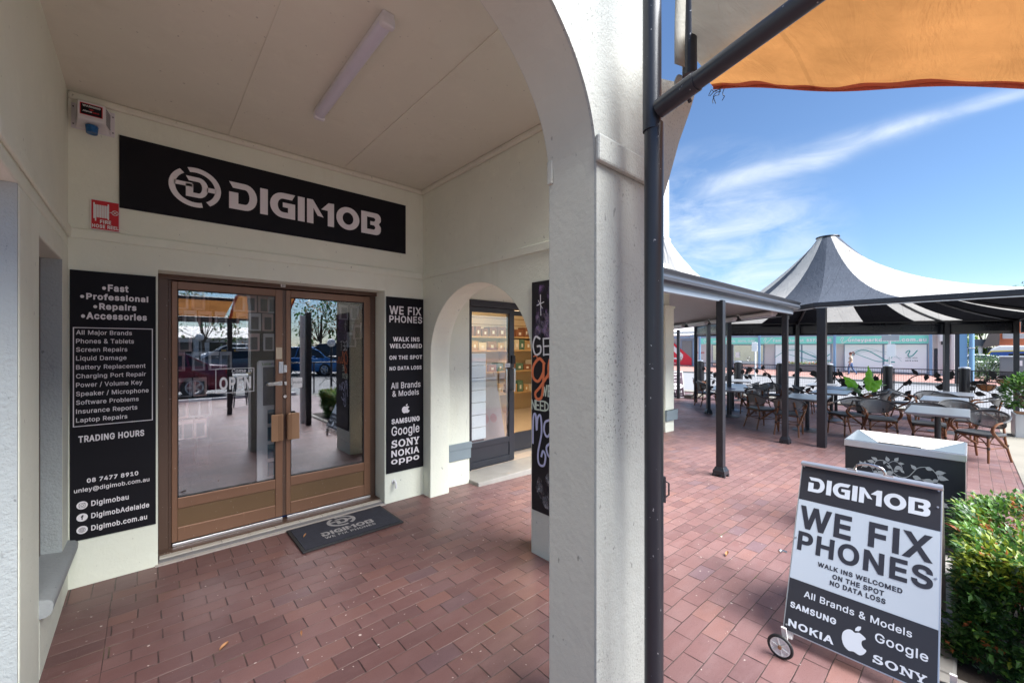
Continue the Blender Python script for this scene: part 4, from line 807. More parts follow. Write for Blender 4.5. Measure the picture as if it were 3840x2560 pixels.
# --- dark room behind the doors
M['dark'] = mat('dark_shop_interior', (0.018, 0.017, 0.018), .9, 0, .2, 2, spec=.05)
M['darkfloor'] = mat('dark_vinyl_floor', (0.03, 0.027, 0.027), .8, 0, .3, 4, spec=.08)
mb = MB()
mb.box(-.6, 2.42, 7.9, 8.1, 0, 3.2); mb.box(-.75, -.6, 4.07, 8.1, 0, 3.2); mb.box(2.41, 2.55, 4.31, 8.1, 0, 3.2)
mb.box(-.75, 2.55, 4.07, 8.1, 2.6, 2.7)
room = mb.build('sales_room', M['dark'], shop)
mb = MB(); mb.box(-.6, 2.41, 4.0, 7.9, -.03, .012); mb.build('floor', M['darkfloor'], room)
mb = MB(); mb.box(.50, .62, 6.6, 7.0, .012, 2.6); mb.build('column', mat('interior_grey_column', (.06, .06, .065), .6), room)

# --- double doors
DY = 3.90
KD = 4.04 / 3.90      # the doors stand back in a 0.2 m reveal
MB.XF = lambda x, y, z: (x * KD, y + .14, 1.55 + (z - 1.55) * KD)
mb = MB()
mb.box(.068, .124, DY - .035, DY + .08, -.02, 2.03)
mb.box(1.687, 1.743, DY - .035, DY + .08, -.02, 2.03)
mb.box(.068, 1.743, DY - .035, DY + .08, 2.03, 2.085)
mb.box(.124, .142, DY - .012, DY + .07, .02, 2.03)
mb.box(1.63, 1.687, DY - .004, DY + .07, .02, 2.03)
frame = mb.build('door_frame', M['brown3'], shop, bevel=.003)
def leaf(x0, x1, g0, g1, mir):
    mb = MB(); y0, y1 = DY - .02, DY + .025
    mb.box(x0, g0, y0, y1, .112, 2.022); mb.box(g1, x1, y0, y1, .112, 2.022)
    mb.box(g0, g1, y0, y1, 1.964, 2.022); mb.box(g0, g1, y0, y1, .352, .432); mb.box(g0, g1, y0, y1, .112, .215)
    d = mb.build('door', M['brown'], shop, bevel=.004)
    MB().box(g0, g1, y0 + .012, y1 - .012, .215, .352).build('kick_panel', M['brown2'], d)
    MB().box(g0, g1, y0 + .018, y0 + .024, .432, 1.964).build('glass', M['glass'], d)
    b = MB()
    for q in ((g0, g0 + .006, .432, 1.964), (g1 - .006, g1, .432, 1.964), (g0, g1, .432, .438), (g0, g1, 1.958, 1.964)):
        b.box(q[0], q[1], y0 + .004, y0 + .017, q[2], q[3])
    b.build('glazing_bead', M['rubber'], d)
    # fluted push plates bent away from the leaf
    hx0, hx1 = (.772, .858) if not mir else (.896, .984)
    b = MB(); b.box(hx0, hx1, y0 - .052, y0 - .044, .758, .979)
    e = hx1 if not mir else hx0
    s = 1 if mir else -1
    for k in range(4): b.box(min(e + s * (.004 + k * .008), e + s * (.009 + k * .008)), max(e + s * (.004 + k * .008), e + s * (.009 + k * .008)), y0 - .056, y0 - .0525, .76, .977)
    b.box(e - .004, e + .004, y0 - .044, y0 + .0, .765, .97)
    b.build('handle', M['handle'], d, bevel=.0015)
    b = MB(); b.box(x0 + .004, x1 - .004, y0 - .016, y0 - .001, .087, .108); b.build('weather_strip', M['alu'], d, bevel=.003)
    return d
dl = leaf(.142, .866, .176, .812, False)
dr = leaf(.892, 1.626, .927, 1.565, True)
MB().box(.867, .891, DY - .012, DY + .02, .112, 2.022).build('meeting_stile', M['brown3'], shop)
# locks and plates
b = MB(); b.box(.836, .868, DY - .034, DY - .0205, 1.318, 1.415); b.box(.871, .896, DY - .034, DY - .0205, 1.323, 1.385)
for x, z in ((.852, 1.40), (.852, 1.332), (.883, 1.373), (.883, 1.336)): b.cyl((x, DY - .034, z), (x, DY - .038, z), .008, seg=10)
b.build('dead_lock', M['alu'], dr, bevel=.002)
b = MB(); b.box(.755, .83, DY - .032, DY - .0205, 1.217, 1.245); b.box(.828, .862, DY - .03, DY - .0205, 1.215, 1.25)
b.cyl((.76, DY - .03, 1.231), (.748, DY - .05, 1.231), .011, seg=10); b.box(.877, .894, DY - .036, DY - .0205, 1.217, 1.247)
b.build('hasp', M['steel'], dl, bevel=.002)
b = MB(); b.cyl((.882, DY - .0205, 1.12), (.882, DY - .03, 1.12), .013, seg=14); b.build('key_cylinder', M['steel'], dr)
b = MB(); b.box(.816, .862, DY - .024, DY - .0205, 1.438, 1.535); b.build('notice_card', mat('cream_card', (.60, .50, .36), .6), dl)
# stepped threshold: aluminium, tile strip and mortar
MB.XF = None
b = MB(); b.box(.07, 1.742, 3.925, 4.06, -.02, .034); th = b.build('threshold', M['brown3'], shop)
b = MB()
for i in range(9): b.box(.075 + i * .1852, .2575 + i * .1852, 3.872, 3.9245, -.02, .026)
b.build('tile_strip', mat('cream_tile', (.46, .42, .36), .4), th, bevel=.002)
b = MB(); b.box(.07, 1.742, 3.836, 3.8715, -.02, .018); b.build('step_edge', mat('grey_step_nosing', (.17, .165, .165), .5), th)
b = MB(); b.box(.05, 1.75, 3.798, 3.8355, -.02, .0085); b.build('mortar_bed', mat('mortar', (.42, .37, .33), .8, 0, .3, 12, bump=.4), th)

# ------------------------------------------------------------------ things fixed to the shop front
PB = lambda y: (lambda u, v, w: (u, y, v))
SY = DW - .012
def board(name, label, cat, x0, x1, z0, z1, t=.010, m='black'):
    o = MB().box(x0, x1, DW - t, DW - .0005, z0, z1).build(name, M[m], None, bevel=.001)
    return tag(o, label, cat)
sg = board('fascia_sign', 'long black sign board with round emblem and big pale lettering above the brown doors', 'sign', -.131, 1.964, 2.477, 2.965)
mb = MB(); put_word(mb, PB(SY), .481, 1.70, 2.610, 2.817); mb.build('lettering', M['letter'], sg)
mb = MB(); put_emblem(mb, PB(SY), .2765, 2.713, .1535, .1445); mb.build('emblem', M['letter'], sg)

b1 = board('service_board', 'tall black board listing repairs and trading hours left of the brown doors', 'sign', -.358, .055, .302, 2.034)
L1 = [('•Fast',-.212,-.085,1.910,.045,.035),('•Professional',-.312,.015,1.850,.040,.035),('•Repairs',-.253,-.045,1.787,.042,.035),('•Accessories',-.308,.008,1.722,.045,.035),
('All Major Brands',-.330,-.068,1.621,.028,.012),('Phones & Tablets',-.330,-.058,1.565,.029,.012),('Screen Repairs',-.330,-.091,1.511,.028,.012),('Liquid Damage',-.330,-.095,1.455,.029,.012),('Battery Replacement',-.330,.001,1.398,.028,.012),('Charging Port Repair',-.330,.003,1.341,.028,.012),('Power / Volume Key',-.330,-.015,1.284,.029,.012),('Speaker / Microphone',-.330,.017,1.227,.029,.012),('Software Problems',-.330,-.034,1.172,.028,.012),('Insurance Reports',-.330,-.041,1.115,.029,.012),('Laptop Repairs',-.330,-.091,1.059,.028,.012),
('TRADING HOURS',-.320,-.006,.929,.042,.03),('08 7477 8910',-.282,-.036,.664,.028,.03),('unley@digimob.com.au',-.339,.021,.610,.027,.012),('Digimobau',-.262,-.084,.510,.034,.02),('DigimobAdelaide',-.262,.020,.430,.034,.02),('Digimob.com.au',-.262,.009,.350,.034,.02)]
for s_, u0, u1, v0, cp, bo in L1: put_text(MB(), s_, PB(SY), u0, u1, v0, cp, bo).build('lettering', M['letter'], b1)
mb = MB(); x0, x1, z0, z1, t_ = -.344, .039, 1.031, 1.668, .005
for q_ in ((x0, x1, z0, z0 + t_), (x0, x1, z1 - t_, z1), (x0, x0 + t_, z0 + t_, z1 - t_), (x1 - t_, x1, z0 + t_, z1 - t_)):
    mb.poly([(q_[0], q_[2]), (q_[1], q_[2]), (q_[1], q_[3]), (q_[0], q_[3])], PB(SY))
mb.build('border', M['letter'], b1)
circ = lambda cx, cy, r, n=28: [(cx + r * math.cos(2 * PI * i / n), cy + r * math.sin(2 * PI * i / n)) for i in range(n)]
def rrect(cx, cy, hx, hy, r, n=5):
    return arc(cx + hx - r, cy + hy - r, r, r, 0, 90, n) + arc(cx - hx + r, cy + hy - r, r, r, 90, 180, n) + arc(cx - hx + r, cy - hy + r, r, r, 180, 270, n) + arc(cx + hx - r, cy - hy + r, r, r, 270, 360, n)
for k, zc in enumerate((.525, .447, .367)):
    mb = MB(); mb.poly(circ(-.303, zc, .0255), PB(SY)); ic = mb.build('icon', M['letter'], b1)
    mb = MB(); P2 = PB(SY - .001)
    if k == 0:
        mb.poly(rrect(-.303, zc, .0145, .0145, .005), P2, [rrect(-.303, zc, .0122, .0122, .004)]); mb.poly(circ(-.303, zc, .0075), P2, [circ(-.303, zc, .0053)]); mb.poly(circ(-.2945, zc + .0085, .0015, 8), P2)
    elif k == 1: put_text(mb, 'f', P2, -.309, -.296, zc - .014, .028, .03)
    else:
        mb.poly(circ(-.303, zc, .0155), P2, [circ(-.303, zc, .0138)]); mb.poly([(-.303 + .0075 * math.cos(a * PI / 10), zc + .0155 * math.sin(a * PI / 10)) for a in range(20)], P2, [[(-.303 + .0058 * math.cos(a * PI / 10), zc + .0152 * math.sin(a * PI / 10)) for a in range(20)]])
        for q_ in ((-.303 - .0008, -.303 + .0008, zc - .0145, zc + .0145), (-.318, -.288, zc - .0008, zc + .0008), (-.316, -.29, zc + .0065, zc + .0079), (-.316, -.29, zc - .0079, zc - .0065)): mb.poly([(q_[0], q_[2]), (q_[1], q_[2]), (q_[1], q_[3]), (q_[0], q_[3])], P2)
    mb.build('symbol', M['black'], ic)

b2 = board('brand_board', 'narrow black board of phone maker names between the brown doors and the small arch', 'sign', 1.757, 2.1645, .294, 2.032)
L2 = [('WE FIX',1.787,2.139,1.860,.084,.02),('PHONES',1.787,2.148,1.780,.068,.02),('WALK INS',1.825,2.120,1.593,.044,.03),('WELCOMED',1.791,2.146,1.525,.044,.03),('ON THE SPOT',1.787,2.148,1.412,.040,.03),('NO DATA LOSS',1.789,2.141,1.306,.038,.03),('All Brands',1.804,2.129,1.123,.061,.01),('& Models',1.819,2.110,1.046,.056,.01),('SAMSUNG',1.810,2.120,.774,.051,.035),('Google',1.810,2.117,.659,.090,.01),('NOKIA',1.808,2.115,.448,.066,.025),('oppo',1.806,2.115,.378,.060,.02)]
SLAB = {  # slab-serif capitals for one of the maker names, unit height
 'S': None}
def put_slab(mb, P, u0, u1, v0, v1):
    """the word SONY drawn with slab serifs"""
    W = 5.0
    def f(p): return (u0 + p[0] * (u1 - u0) / W, v0 + p[1] * (v1 - v0))
    def add(pts, holes=()): mb.poly([f(p) for p in pts], P, [[f(p) for p in h] for h in holes])
    # S
    s = [(.02, .0), (.17, 0), (.24, .06)] + arc(.56, .27, .48, .27, 215, 360, 8) + [(1.0, .44), (.86, .54), (.36, .66), (.33, .74), (.42, .84), (.62, .84), (.74, .76), (.78, .66), (.93, .66), (.93, 1.0), (.80, 1.0), (.75, .95)] + arc(.5, .72, .44, .28, 60, 190, 8) + [(.10, .54), (.2, .47), (.68, .36), (.73, .27), (.62, .16), (.42, .16), (.26, .24), (.20, .35), (.02, .35)]
    add(s)
    add([(1.82 + .62 * math.cos(R(a)), .5 + .5 * math.sin(R(a))) for a in range(0, 360, 12)], [[(1.82 + .33 * math.cos(R(a)), .5 + .34 * math.sin(R(a))) for a in range(0, 360, 12)]])
    add([(2.58, 0), (3.08, 0), (3.08, .14), (2.93, .14), (2.93, .66), (3.50, 0), (3.72, 0), (3.72, .86), (3.85, .86), (3.85, 1), (3.37, 1), (3.37, .86), (3.52, .86), (3.52, .36), (2.98, 1), (2.58, 1), (2.58, .86), (2.73, .86), (2.73, .14), (2.58, .14)])
    add([(4.18, 0), (4.72, 0), (4.72, .14), (4.58, .14), (4.58, .42), (4.90, .86), (5.0, .86), (5.0, 1), (4.56, 1), (4.56, .86), (4.66, .86), (4.46, .58), (4.25, .86), (4.36, .86), (4.36, 1), (3.88, 1), (3.88, .86), (3.98, .86), (4.32, .42), (4.32, .14), (4.18, .14)])
for s_, u0, u1, v0, cp, bo in L2: put_text(MB(), s_, PB(SY), u0, u1, v0, cp, bo).build('lettering', M['letter'], b2)
mb = MB(); put_slab(mb, PB(SY), 1.808, 2.117, .538, .614)
mb.build('lettering', M['letter'], b2)
mb = MB(); put_apple(mb, PB(SY), 1.964, .909, .086, .078); mb.build('fruit_logo', M['letter'], b2)

# fire hose reel sign
fr = tag(MB().box(-.266, -.128, DW - .007, DW - .0005, 2.309, 2.505).build('fire_sign', M['red'], None), 'small red and white fire hose reel sign tucked under the black sign board', 'sign')
PF = PB(DW - .0085)
mb = MB()
x0, x1, z0, z1, t_ = -.266, -.1285, 2.309, 2.505, .004
for q_ in ((x0, x1, z0, z0 + t_), (x0, x1, z1 - t_, z1), (x0, x0 + t_, z0 + t_, z1 - t_), (x1 - t_, x1, z0 + t_, z1 - t_)): mb.poly([(q_[0], q_[2]), (q_[1], q_[2]), (q_[1], q_[3]), (q_[0], q_[3])], PF)
mb.build('border', M['white'], fr)
mb = MB()
mb.poly(rrect(-.2495, 2.433, .0035, .052, .003), PF); mb.poly(rrect(-.183, 2.433, .0035, .052, .003), PF)
for i in range(8): mb.poly(rrect(-.2425 + i * .0077, 2.431 - (.0 if i else .012), .0031, .042 + (.012 if i == 0 else 0), .003), PF)
mb.poly([(-.178, 2.431), (-.166, 2.431), (-.166, 2.434), (-.178, 2.434)], PF)
mb.poly(circ(-.151, 2.4325, .0165), PF, [circ(-.151, 2.4325, .0135)])
for s_ in (1, -1):
    mb.poly([(-.151 - .011, 2.4325 - s_ * .0095), (-.151 - .009, 2.4325 - s_ * .0115), (-.151 + .011, 2.4325 + s_ * .0095), (-.151 + .009, 2.4325 + s_ * .0115)], PF)
mb.build('reel_symbol', M['white'], fr)
mb = MB(); put_text(mb, 'FIRE', PF, -.222, -.170, 2.353, .024, .03); put_text(mb, 'HOSE REEL', PF, -.258, -.134, 2.322, .023, .03); mb.build('lettering', M['white'], fr)

# alarm box
al = thing('alarm_box', 'white alarm box with blue strobe lens and warning sticker in the ceiling corner', 'alarm', (-.25, DW, 3.02))
MB().box(-.352, -.152, DW - .006, DW - .0005, 2.938, 3.100).build('back_plate', M['plastic'], al, bevel=.002)
mb = MB(); zb, zt = 2.944, 3.092
vs = [(-.332, DW - .006, zb), (-.172, DW - .006, zb), (-.172, DW - .006, zt), (-.332, DW - .006, zt), (-.315, DW - .125, 2.968), (-.192, DW - .125, 2.968), (-.192, DW - .125, 3.078), (-.315, DW - .125, 3.078)]
mb.add(vs, [(4, 5, 6, 7), (0, 1, 5, 4), (1, 2, 6, 5), (2, 3, 7, 6), (3, 0, 4, 7)])
mb.build('cover', M['plastic'], al, bevel=.006, seg=3)
mb = MB()
for r_ in range(5):
    for k in range(7): mb.obox((-.176 - .0032 * r_, DW - .03 - r_ * .018, 2.975 + k * .015), (-.5, -.1, 0), (.16, 1, 0), (0, 0, 1), .004, .002, .003)
mb.build('vent_slots', M['rubber'], al)
mb = MB(); mb.cyl((-.255, DW - .07, 2.950), (-.255, DW - .074, 2.905), .031, .027, 20); mb.build('strobe_lens', M['blue'], al, smooth='auto')
PA = PB(DW - .1262); st = MB(); st.poly([(-.304, 2.994), (-.203, 2.994), (-.203, 3.067), (-.304, 3.067)], PA); stk = st.build('sticker', M['red'], al)
st = MB(); st.poly([(-.300, 2.998), (-.207, 2.998), (-.207, 3.063), (-.300, 3.063)], PB(DW - .1267)); st.build('panel', M['black'], stk)
st = MB(); put_text(st, 'WARNING', PB(DW - .1272), -.293, -.213, 3.045, .012, .03); put_text(st, 'Alarm', PB(DW - .1272), -.293, -.252, 3.014, .010, .03, .2); st.build('lettering', M['white'], stk)
st = MB(); st.poly([(-.266, 3.035), (-.240, 3.035), (-.253, 3.026)], PB(DW - .1272)); put_text(st, 'care', PB(DW - .1272), -.249, -.220, 3.014, .010, .03, .2); st.build('red_mark', M['red'], stk)
mb = MB()
for x, z in ((-.343, 3.075), (-.343, 2.965), (-.161, 3.07), (-.161, 2.965)): mb.cyl((x, DW - .006, z), (x, DW - .009, z), .004, seg=8)
mb.build('screw', M['rubber'], al)

# ceiling batten light
cl_ = thing('batten_light', 'long unlit fluorescent batten fixed diagonally across the porch ceiling', 'light', (.88, 2.43, 3.16))
def along_box(mb, p0, p1, w, z0, z1, r=0.0):
    p0, p1 = Vector(p0), Vector(p1); d_ = (p1 - p0); n_ = Vector((-d_.y, d_.x, 0)).normalized()
    mid = (p0 + p1) / 2; mb.obox((mid.x, mid.y, (z0 + z1) / 2), d_, n_, (0, 0, 1), d_.length / 2, w / 2, (z1 - z0) / 2)
A_, B_ = Vector((.876, 1.872, 0)), Vector((.886, 2.987, 0))
mb = MB(); along_box(mb, A_, B_, .058, 3.118, 3.1598); mb.build('base', M['plastic'], cl_, bevel=.004)
mb = MB()
n_ = Vector((1, 0, 0)); d_ = (B_ - A_).normalized()
mb.grid(lambda u, v: A_ + d_ * (.035 + u * ((B_ - A_).length - .07)) + Vector((-.033 * math.cos(v * PI), 0, 3.125 - .030 * math.sin(v * PI))), 1, 10)
mb.build('diffuser', M['lamp'], cl_, smooth=True)
for p in (A_, B_):
    mb = MB(); mb.obox((p.x, p.y + (.018 if p is A_ else -.018), 3.117), (1, 0, 0), (0, 1, 0), (0, 0, 1), .036, .019, .026); mb.build('end_cap', M['plastic'], cl_, bevel=.012, seg=3)

MB.XF = lambda x, y, z: (x * KD, y + .14, 1.55 + (z - 1.55) * KD)
# house number, tap, push sign, open sign
hn = tag(MB().box(.848, .882, DY - .044, DY - .0355, 2.043, 2.071).build('number_plate', M['white'], None), 'tiny white number plate on the dark door head', 'number')
mb = MB(); put_text(mb, '10', PB(DY - .0452), .855, .875, 2.048, .018, .02); mb.build('numerals', M['black'], hn)
MB.XF = None
tp = thing('garden_tap', 'small white capped pipe tap low on the wall under the narrow brand board', 'tap', (1.838, DW, .185))
mb = MB(); mb.tube(smooth_path([(1.838, DW, .205), (1.838, DW - .03, .208), (1.838, DW - .045, .195), (1.838, DW - .05, .15)], 4), .011, 10); mb.build('spout', M['white'], tp, smooth='auto')
mb = MB(); mb.cyl((1.838, DW - .0005, .205), (1.838, DW - .008, .205), .022, seg=16); mb.build('collar', M['white'], tp)
MB.XF = lambda x, y, z: (x * KD, y + .14, 1.55 + (z - 1.55) * KD)
GY = DY - .0035
ps = tag(MB().box(.944, 1.022, GY - .003, GY - .001, 1.187, 1.272).build('push_sign', M['white'], None), 'white push card stuck on the right hand brown door', 'sign')
mb = MB(); put_text(mb, 'PUSH', PB(GY - .0035), .951, 1.016, 1.222, .020, .005); mb.build('lettering', M['black'], ps)
M['sticker'] = mat('white_glass_sticker', (.78, .78, .78), .5)
os_ = MB(); x0, x1, z0, z1, t_ = .405, .662, 1.178, 1.372, .0045
for q_ in ((x0, x1, z0, z0 + t_), (x0, x1, z1 - t_, z1), (x0, x0 + t_, z0 + t_, z1 - t_), (x1 - t_, x1, z0 + t_, z1 - t_)): os_.poly([(q_[0], q_[2]), (q_[1], q_[2]), (q_[1], q_[3]), (q_[0], q_[3])], PB(GY))
op = tag(os_.build('open_sign', M['sticker'], None), 'white outlined open sign stuck inside the left hand door glass', 'sign')
mb = MB(); put_text(mb, 'Come in', PB(GY), .508, .645, 1.335, .030, .012, .12); mb.build('greeting', M['sticker'], op)
mb = MB(); put_text(mb, 'OPEN', PB(GY), .430, .640, 1.205, .098, .03); mb.build('lettering', M['sticker'], op)

MB.XF = None
# door mat
mt = tag(MB().box(.872, 1.685, 3.305, 3.79, .004, .016).build('door_mat', M['rubber'], None, bevel=.004), 'dark printed door mat on the bricks in front of the brown doors', 'mat')
M['carpet'] = mat('black_carpet_pile', (.022, .023, .034), .9, 0, .5, 18, bump=.5, bscale=240)
M['matprint'] = mat('worn_grey_print', (.30, .28, .27), .85, 0, .25, 20, bump=.3, bscale=240)

mb = MB(); mb.box(.895, 1.662, 3.328, 3.767, .0161, .020); mb.build('pile', M['carpet'], mt)
PM = lambda u, v, w: (u, v, .0212)
mb = MB(); put_emblem(mb, PM, 1.278, 3.672, .118, .105); put_word(mb, PM, 1.062, 1.488, 3.462, 3.535); put_text(mb, 'WE FIX PHONES', PM, 1.066, 1.478, 3.405, .036, .015)
mb.build('print', M['matprint'], mt)

# chalk board on the end of the right wall
cb = tag(MB().box(RW - .018, RW - .0005, 1.70, 2.182, .335, 2.020).build('chalk_board', mat('chalky_blackboard', (.014, .013, .016), .6, 0, .5, 4), None, bevel=.002), 'tall chalk lettered blackboard on the wall beside the small arch', 'blackboard')
PC = lambda u, v, w: (RW - .0195, -u, v)
M['chalkw'] = mat('white_chalk', (.80, .80, .80), .9, 0, .3, 60); M['chalko'] = mat('orange_chalk', (.85, .24, .10), .9, 0, .2, 60)
M['chalkb'] = mat('lilac_chalk', (.62, .65, .88), .9, 0, .25, 60); M['chalkg'] = mat('pale_green_chalk', (.70, .80, .66), .9, 0, .25, 60)
def chalk_smudge(name, col, ulim, dens):
    t = NT(name); t.n.remove(t.b)
    d_ = t.new('BsdfDiffuse'); d_.inputs['Color'].default_value = col + (1,)
    tr = t.new('BsdfTransparent'); mx = t.new('MixShader')
    f = t.math('MULTIPLY', t.math('MULTIPLY_ADD', t.noise(16, 5, .7, t.scaled((1, 1, .7))), 3.2, -1.45, clamp=True), dens, clamp=True)
    t.l.new(f, mx.inputs[0]); t.l.new(tr.outputs[0], mx.inputs[1]); t.l.new(d_.outputs[0], mx.inputs[2]); t.l.new(mx.outputs[0], t.out.inputs['Surface'])
    return t.m
def stroke(mb, pts, w=.012, n=6):
    _lift[0] = (_lift[0] + 1) % 40
    ribbon(mb, smooth_path([(a, b_, 0) for a, b_ in pts], n), w, w, PC, 3e-5, _lift[0] * 6e-5)
mb = MB(); mb.poly([(-2.17, 1.60), (-1.75, 1.60), (-1.75, 1.99), (-2.10, 1.99)], PC); mb.build('purple_smudge', chalk_smudge('purple_chalk_dust', (.36, .22, .48), 1, .8), cb)
PC0 = PC; PC = lambda u, v, w: (RW - .0192, -u, v)
mb = MB(); mb.poly([(-2.14, .50), (-2.10, .64), (-2.06, .52), (-2.02, .68), (-1.75, .66), (-1.75, .37), (-2.05, .38)], PC); mb.poly([(-2.15, 1.62), (-1.75, 1.62), (-1.75, 1.80), (-2.13, 1.78)], PC); mb.build('grey_smudge', chalk_smudge('grey_chalk_dust', (.55, .55, .56), 1, .7), cb)
PC = lambda u, v, w: (RW - .0205 - w, -u, v)
mb = MB()
stroke(mb, [(-2.09, 1.92), (-2.085, 1.77)], .007); stroke(mb, [(-2.125, 1.845), (-2.055, 1.865)], .007); stroke(mb, [(-2.11, 1.88), (-2.07, 1.82)], .005)
stroke(mb, [(-2.095, 1.60), (-2.14, 1.615), (-2.165, 1.55), (-2.14, 1.485), (-2.09, 1.50), (-2.088, 1.545), (-2.12, 1.545)], .015)
stroke(mb, [(-2.06, 1.60), (-2.055, 1.48)], .012, 2); 
for z in (1.60, 1.545, 1.485): stroke(mb, [(-2.06, z), (-1.99, z + .004)], .011, 2)
stroke(mb, [(-1.96, 1.61), (-1.88, 1.61)], .011, 2); stroke(mb, [(-1.92, 1.61), (-1.92, 1.48)], .011, 2)
mb.build('white_lettering', M['chalkw'], cb)
mb = MB()
stroke(mb, [(-2.05, 1.42), (-2.10, 1.455), (-2.16, 1.40), (-2.165, 1.32), (-2.11, 1.29), (-2.06, 1.36), (-2.055, 1.43), (-2.06, 1.28), (-2.075, 1.18), (-2.12, 1.16), (-2.14, 1.20), (-2.09, 1.25), (-2.02, 1.33)], .022)
stroke(mb, [(-2.02, 1.33), (-1.975, 1.44), (-1.995, 1.455), (-2.01, 1.38), (-1.985, 1.30), (-1.94, 1.31)], .018); stroke(mb, [(-1.93, 1.39), (-1.90, 1.31), (-1.86, 1.30), (-1.85, 1.39)], .018); stroke(mb, [(-1.81, 1.38), (-1.79, 1.30), (-1.74, 1.32)], .018)
stroke(mb, [(-2.16, 1.47), (-2.13, 1.475), (-2.12, 1.455)], .008)
mb.build('orange_lettering', M['chalko'], cb)
mb = MB()
def chalk_caps(t_, u0, v0, h_, w_):
    L_ = {'N': [[(0, 0), (0, 1)], [(0, 1), (1, 0)], [(1, 0), (1, 1)]], 'E': [[(0, 0), (0, 1)], [(0, 1), (1, 1)], [(0, .5), (.8, .5)], [(0, 0), (1, 0)]], 'D': [[(0, 0), (0, 1)], [(0, 1), (.8, .8), (1, .5), (.8, .2), (0, 0)]], 'S': [[(1, .85), (.4, 1), (.05, .75), (.9, .3), (.5, 0), (0, .15)]], 'W': [[(0, 1), (.25, 0)], [(.25, 0), (.5, .8)], [(.5, .8), (.75, 0)], [(.75, 0), (1, 1)]], 'I': [[(.5, 0), (.5, 1)]], 'T': [[(0, 1), (1, 1)], [(.5, 1), (.5, 0)]]}
    for k, ch in enumerate(t_):
        for st_ in L_[ch]: stroke(mb, [(u0 + (k * 1.32 + a) * w_, v0 + b_ * h_) for a, b_ in st_], .011, 4)
chalk_caps('NEEDS', -2.178, 1.082, .066, .034); chalk_caps('WE', -2.07, 1.19, .075, .045)
mb.build('green_lettering', M['chalkg'], cb)
mb = MB()
stroke(mb, [(-2.165, .83), (-2.16, 1.02), (-2.135, 1.04), (-2.125, .93), (-2.115, 1.02), (-2.085, 1.04), (-2.075, .92), (-2.11, .77), (-2.10, .69), (-2.05, .69), (-2.035, .76), (-2.06, .79), (-2.075, .75)], .017)
stroke(mb, [(-2.00, 1.02), (-2.04, 1.0), (-2.05, .94), (-2.02, .90), (-1.98, .95), (-1.98, 1.02), (-1.97, .92)], .017); stroke(mb, [(-1.99, .86), (-2.03, .82), (-2.0, .76), (-1.93, .80)], .017)
stroke(mb, [(-1.93, 1.0), (-1.92, .9), (-1.86, .98), (-1.85, .9)], .017)
mb.build('lilac_lettering', M['chalkb'], cb)
# ================================================================== NEIGHBOURING SHOP AND ITS VERANDAH
nb = thing('corner_shop', 'cream corner shop with charcoal glass doors and a bell shaped corrugated turret', 'shop', (6, 4.1, 0))
mb = MB()
mb.box(RW + .2255, 2.745, 3.80, 4.05, -.05, 3.2)                       # return beside the arch
mb.box(2.745, 2.92, 4.04, 4.2, -.05, 3.2)
mb.box(2.92, 4.75, 4.04, 4.2, 2.115, 3.2)
mb.box(4.75, 7.96, 4.10, 4.3, -.4, 3.2)
d45 = (1, 1, 0)
mb.obox((9.86, 6.15, 1.4), d45, (-1, 1, 0), (0, 0, 1), 2.82, .1, 1.8)
mb.build('wall', M['wall'], nb)
mb = MB(); mb.box(2.46, 2.765, 3.775, 3.7995, .395, .465); mb.box(2.46, 2.757, 3.782, 3.7995, .28, .3945); mb.build('plinth', M['plinth'], nb, bevel=.004)
mb = MB(); mb.box(7.62, 7.96, 4.0, 4.0995, -.4, 2.30); mb.box(7.59, 7.99, 3.985, 4.0995, 2.30, 2.345); mb.build('pilaster', M['wall'], nb, bevel=.004)
mb = MB(); mb.box(7.58, 8.02, 3.95, 3.9995, -.12 + .19, .275); mb.box(7.575, 8.03, 3.945, 3.9995, .20, .275); mb.build('pilaster_plinth', M['plinth'], nb, bevel=.004)
mb = MB(); mb.box(4.9, 7.5, 4.06, 4.0995, .4, 2.2); mb.build('shop_window', M['glass3'], nb)
mb = MB(); mb.box(2.74, 4.75, 3.62, 4.04, -.2, .035); mb.build('doorstep', M['concrete2'], nb, bevel=.01)
# charcoal sliding doors
MB.XF = None
Y2 = 4.05
mb = MB()
mb.box(2.921, 4.75, Y2 - .03, Y2 + .06, 2.03, 2.112)
mb.box(2.921, 2.945, Y2 - .02, Y2 + .06, .036, 2.03); mb.box(4.70, 4.75, Y2 - .02, Y2 + .06, .036, 2.03)
mb.build('door_frame', M['frame'], nb, bevel=.003)
mb = MB(); a0, a1, g0, g1 = 2.948, 3.66, 2.965, 3.575
mb.box(a0, g0, Y2, Y2 + .045, .04, 2.028); mb.box(g1, a1, Y2, Y2 + .045, .04, 2.028); mb.box(g0, g1, Y2, Y2 + .045, 1.966, 2.028)
mb.box(g0, g1, Y2, Y2 + .045, .29, .357); mb.box(g0, g1, Y2, Y2 + .045, .04, .12); mb.box(g0, g1, Y2 + .014, Y2 + .03, .12, .29)
d2 = mb.build('door', M['frame'], nb, bevel=.004)
MB().box(g0, g1, Y2 + .018, Y2 + .024, .357, 1.966).build('glass', M['glass2'], d2)
mb = MB()
for x in (3.47, 3.612):
    mb.tube(smooth_path([(x, Y2 - .003, .965), (x, Y2 - .05, .955), (x, Y2 - .06, .99), (x, Y2 - .06, 1.1), (x, Y2 - .06, 1.22), (x, Y2 - .05, 1.255), (x, Y2 - .003, 1.245)], 5), .013, 10)
mb.build('handle', M['steel'], d2, smooth='auto')
mb = MB(); mb.box(3.605, 3.665, Y2 - .018, Y2 - .0005, 1.31, 1.42); mb.build('lock_box', M['rubber'], d2, bevel=.003)
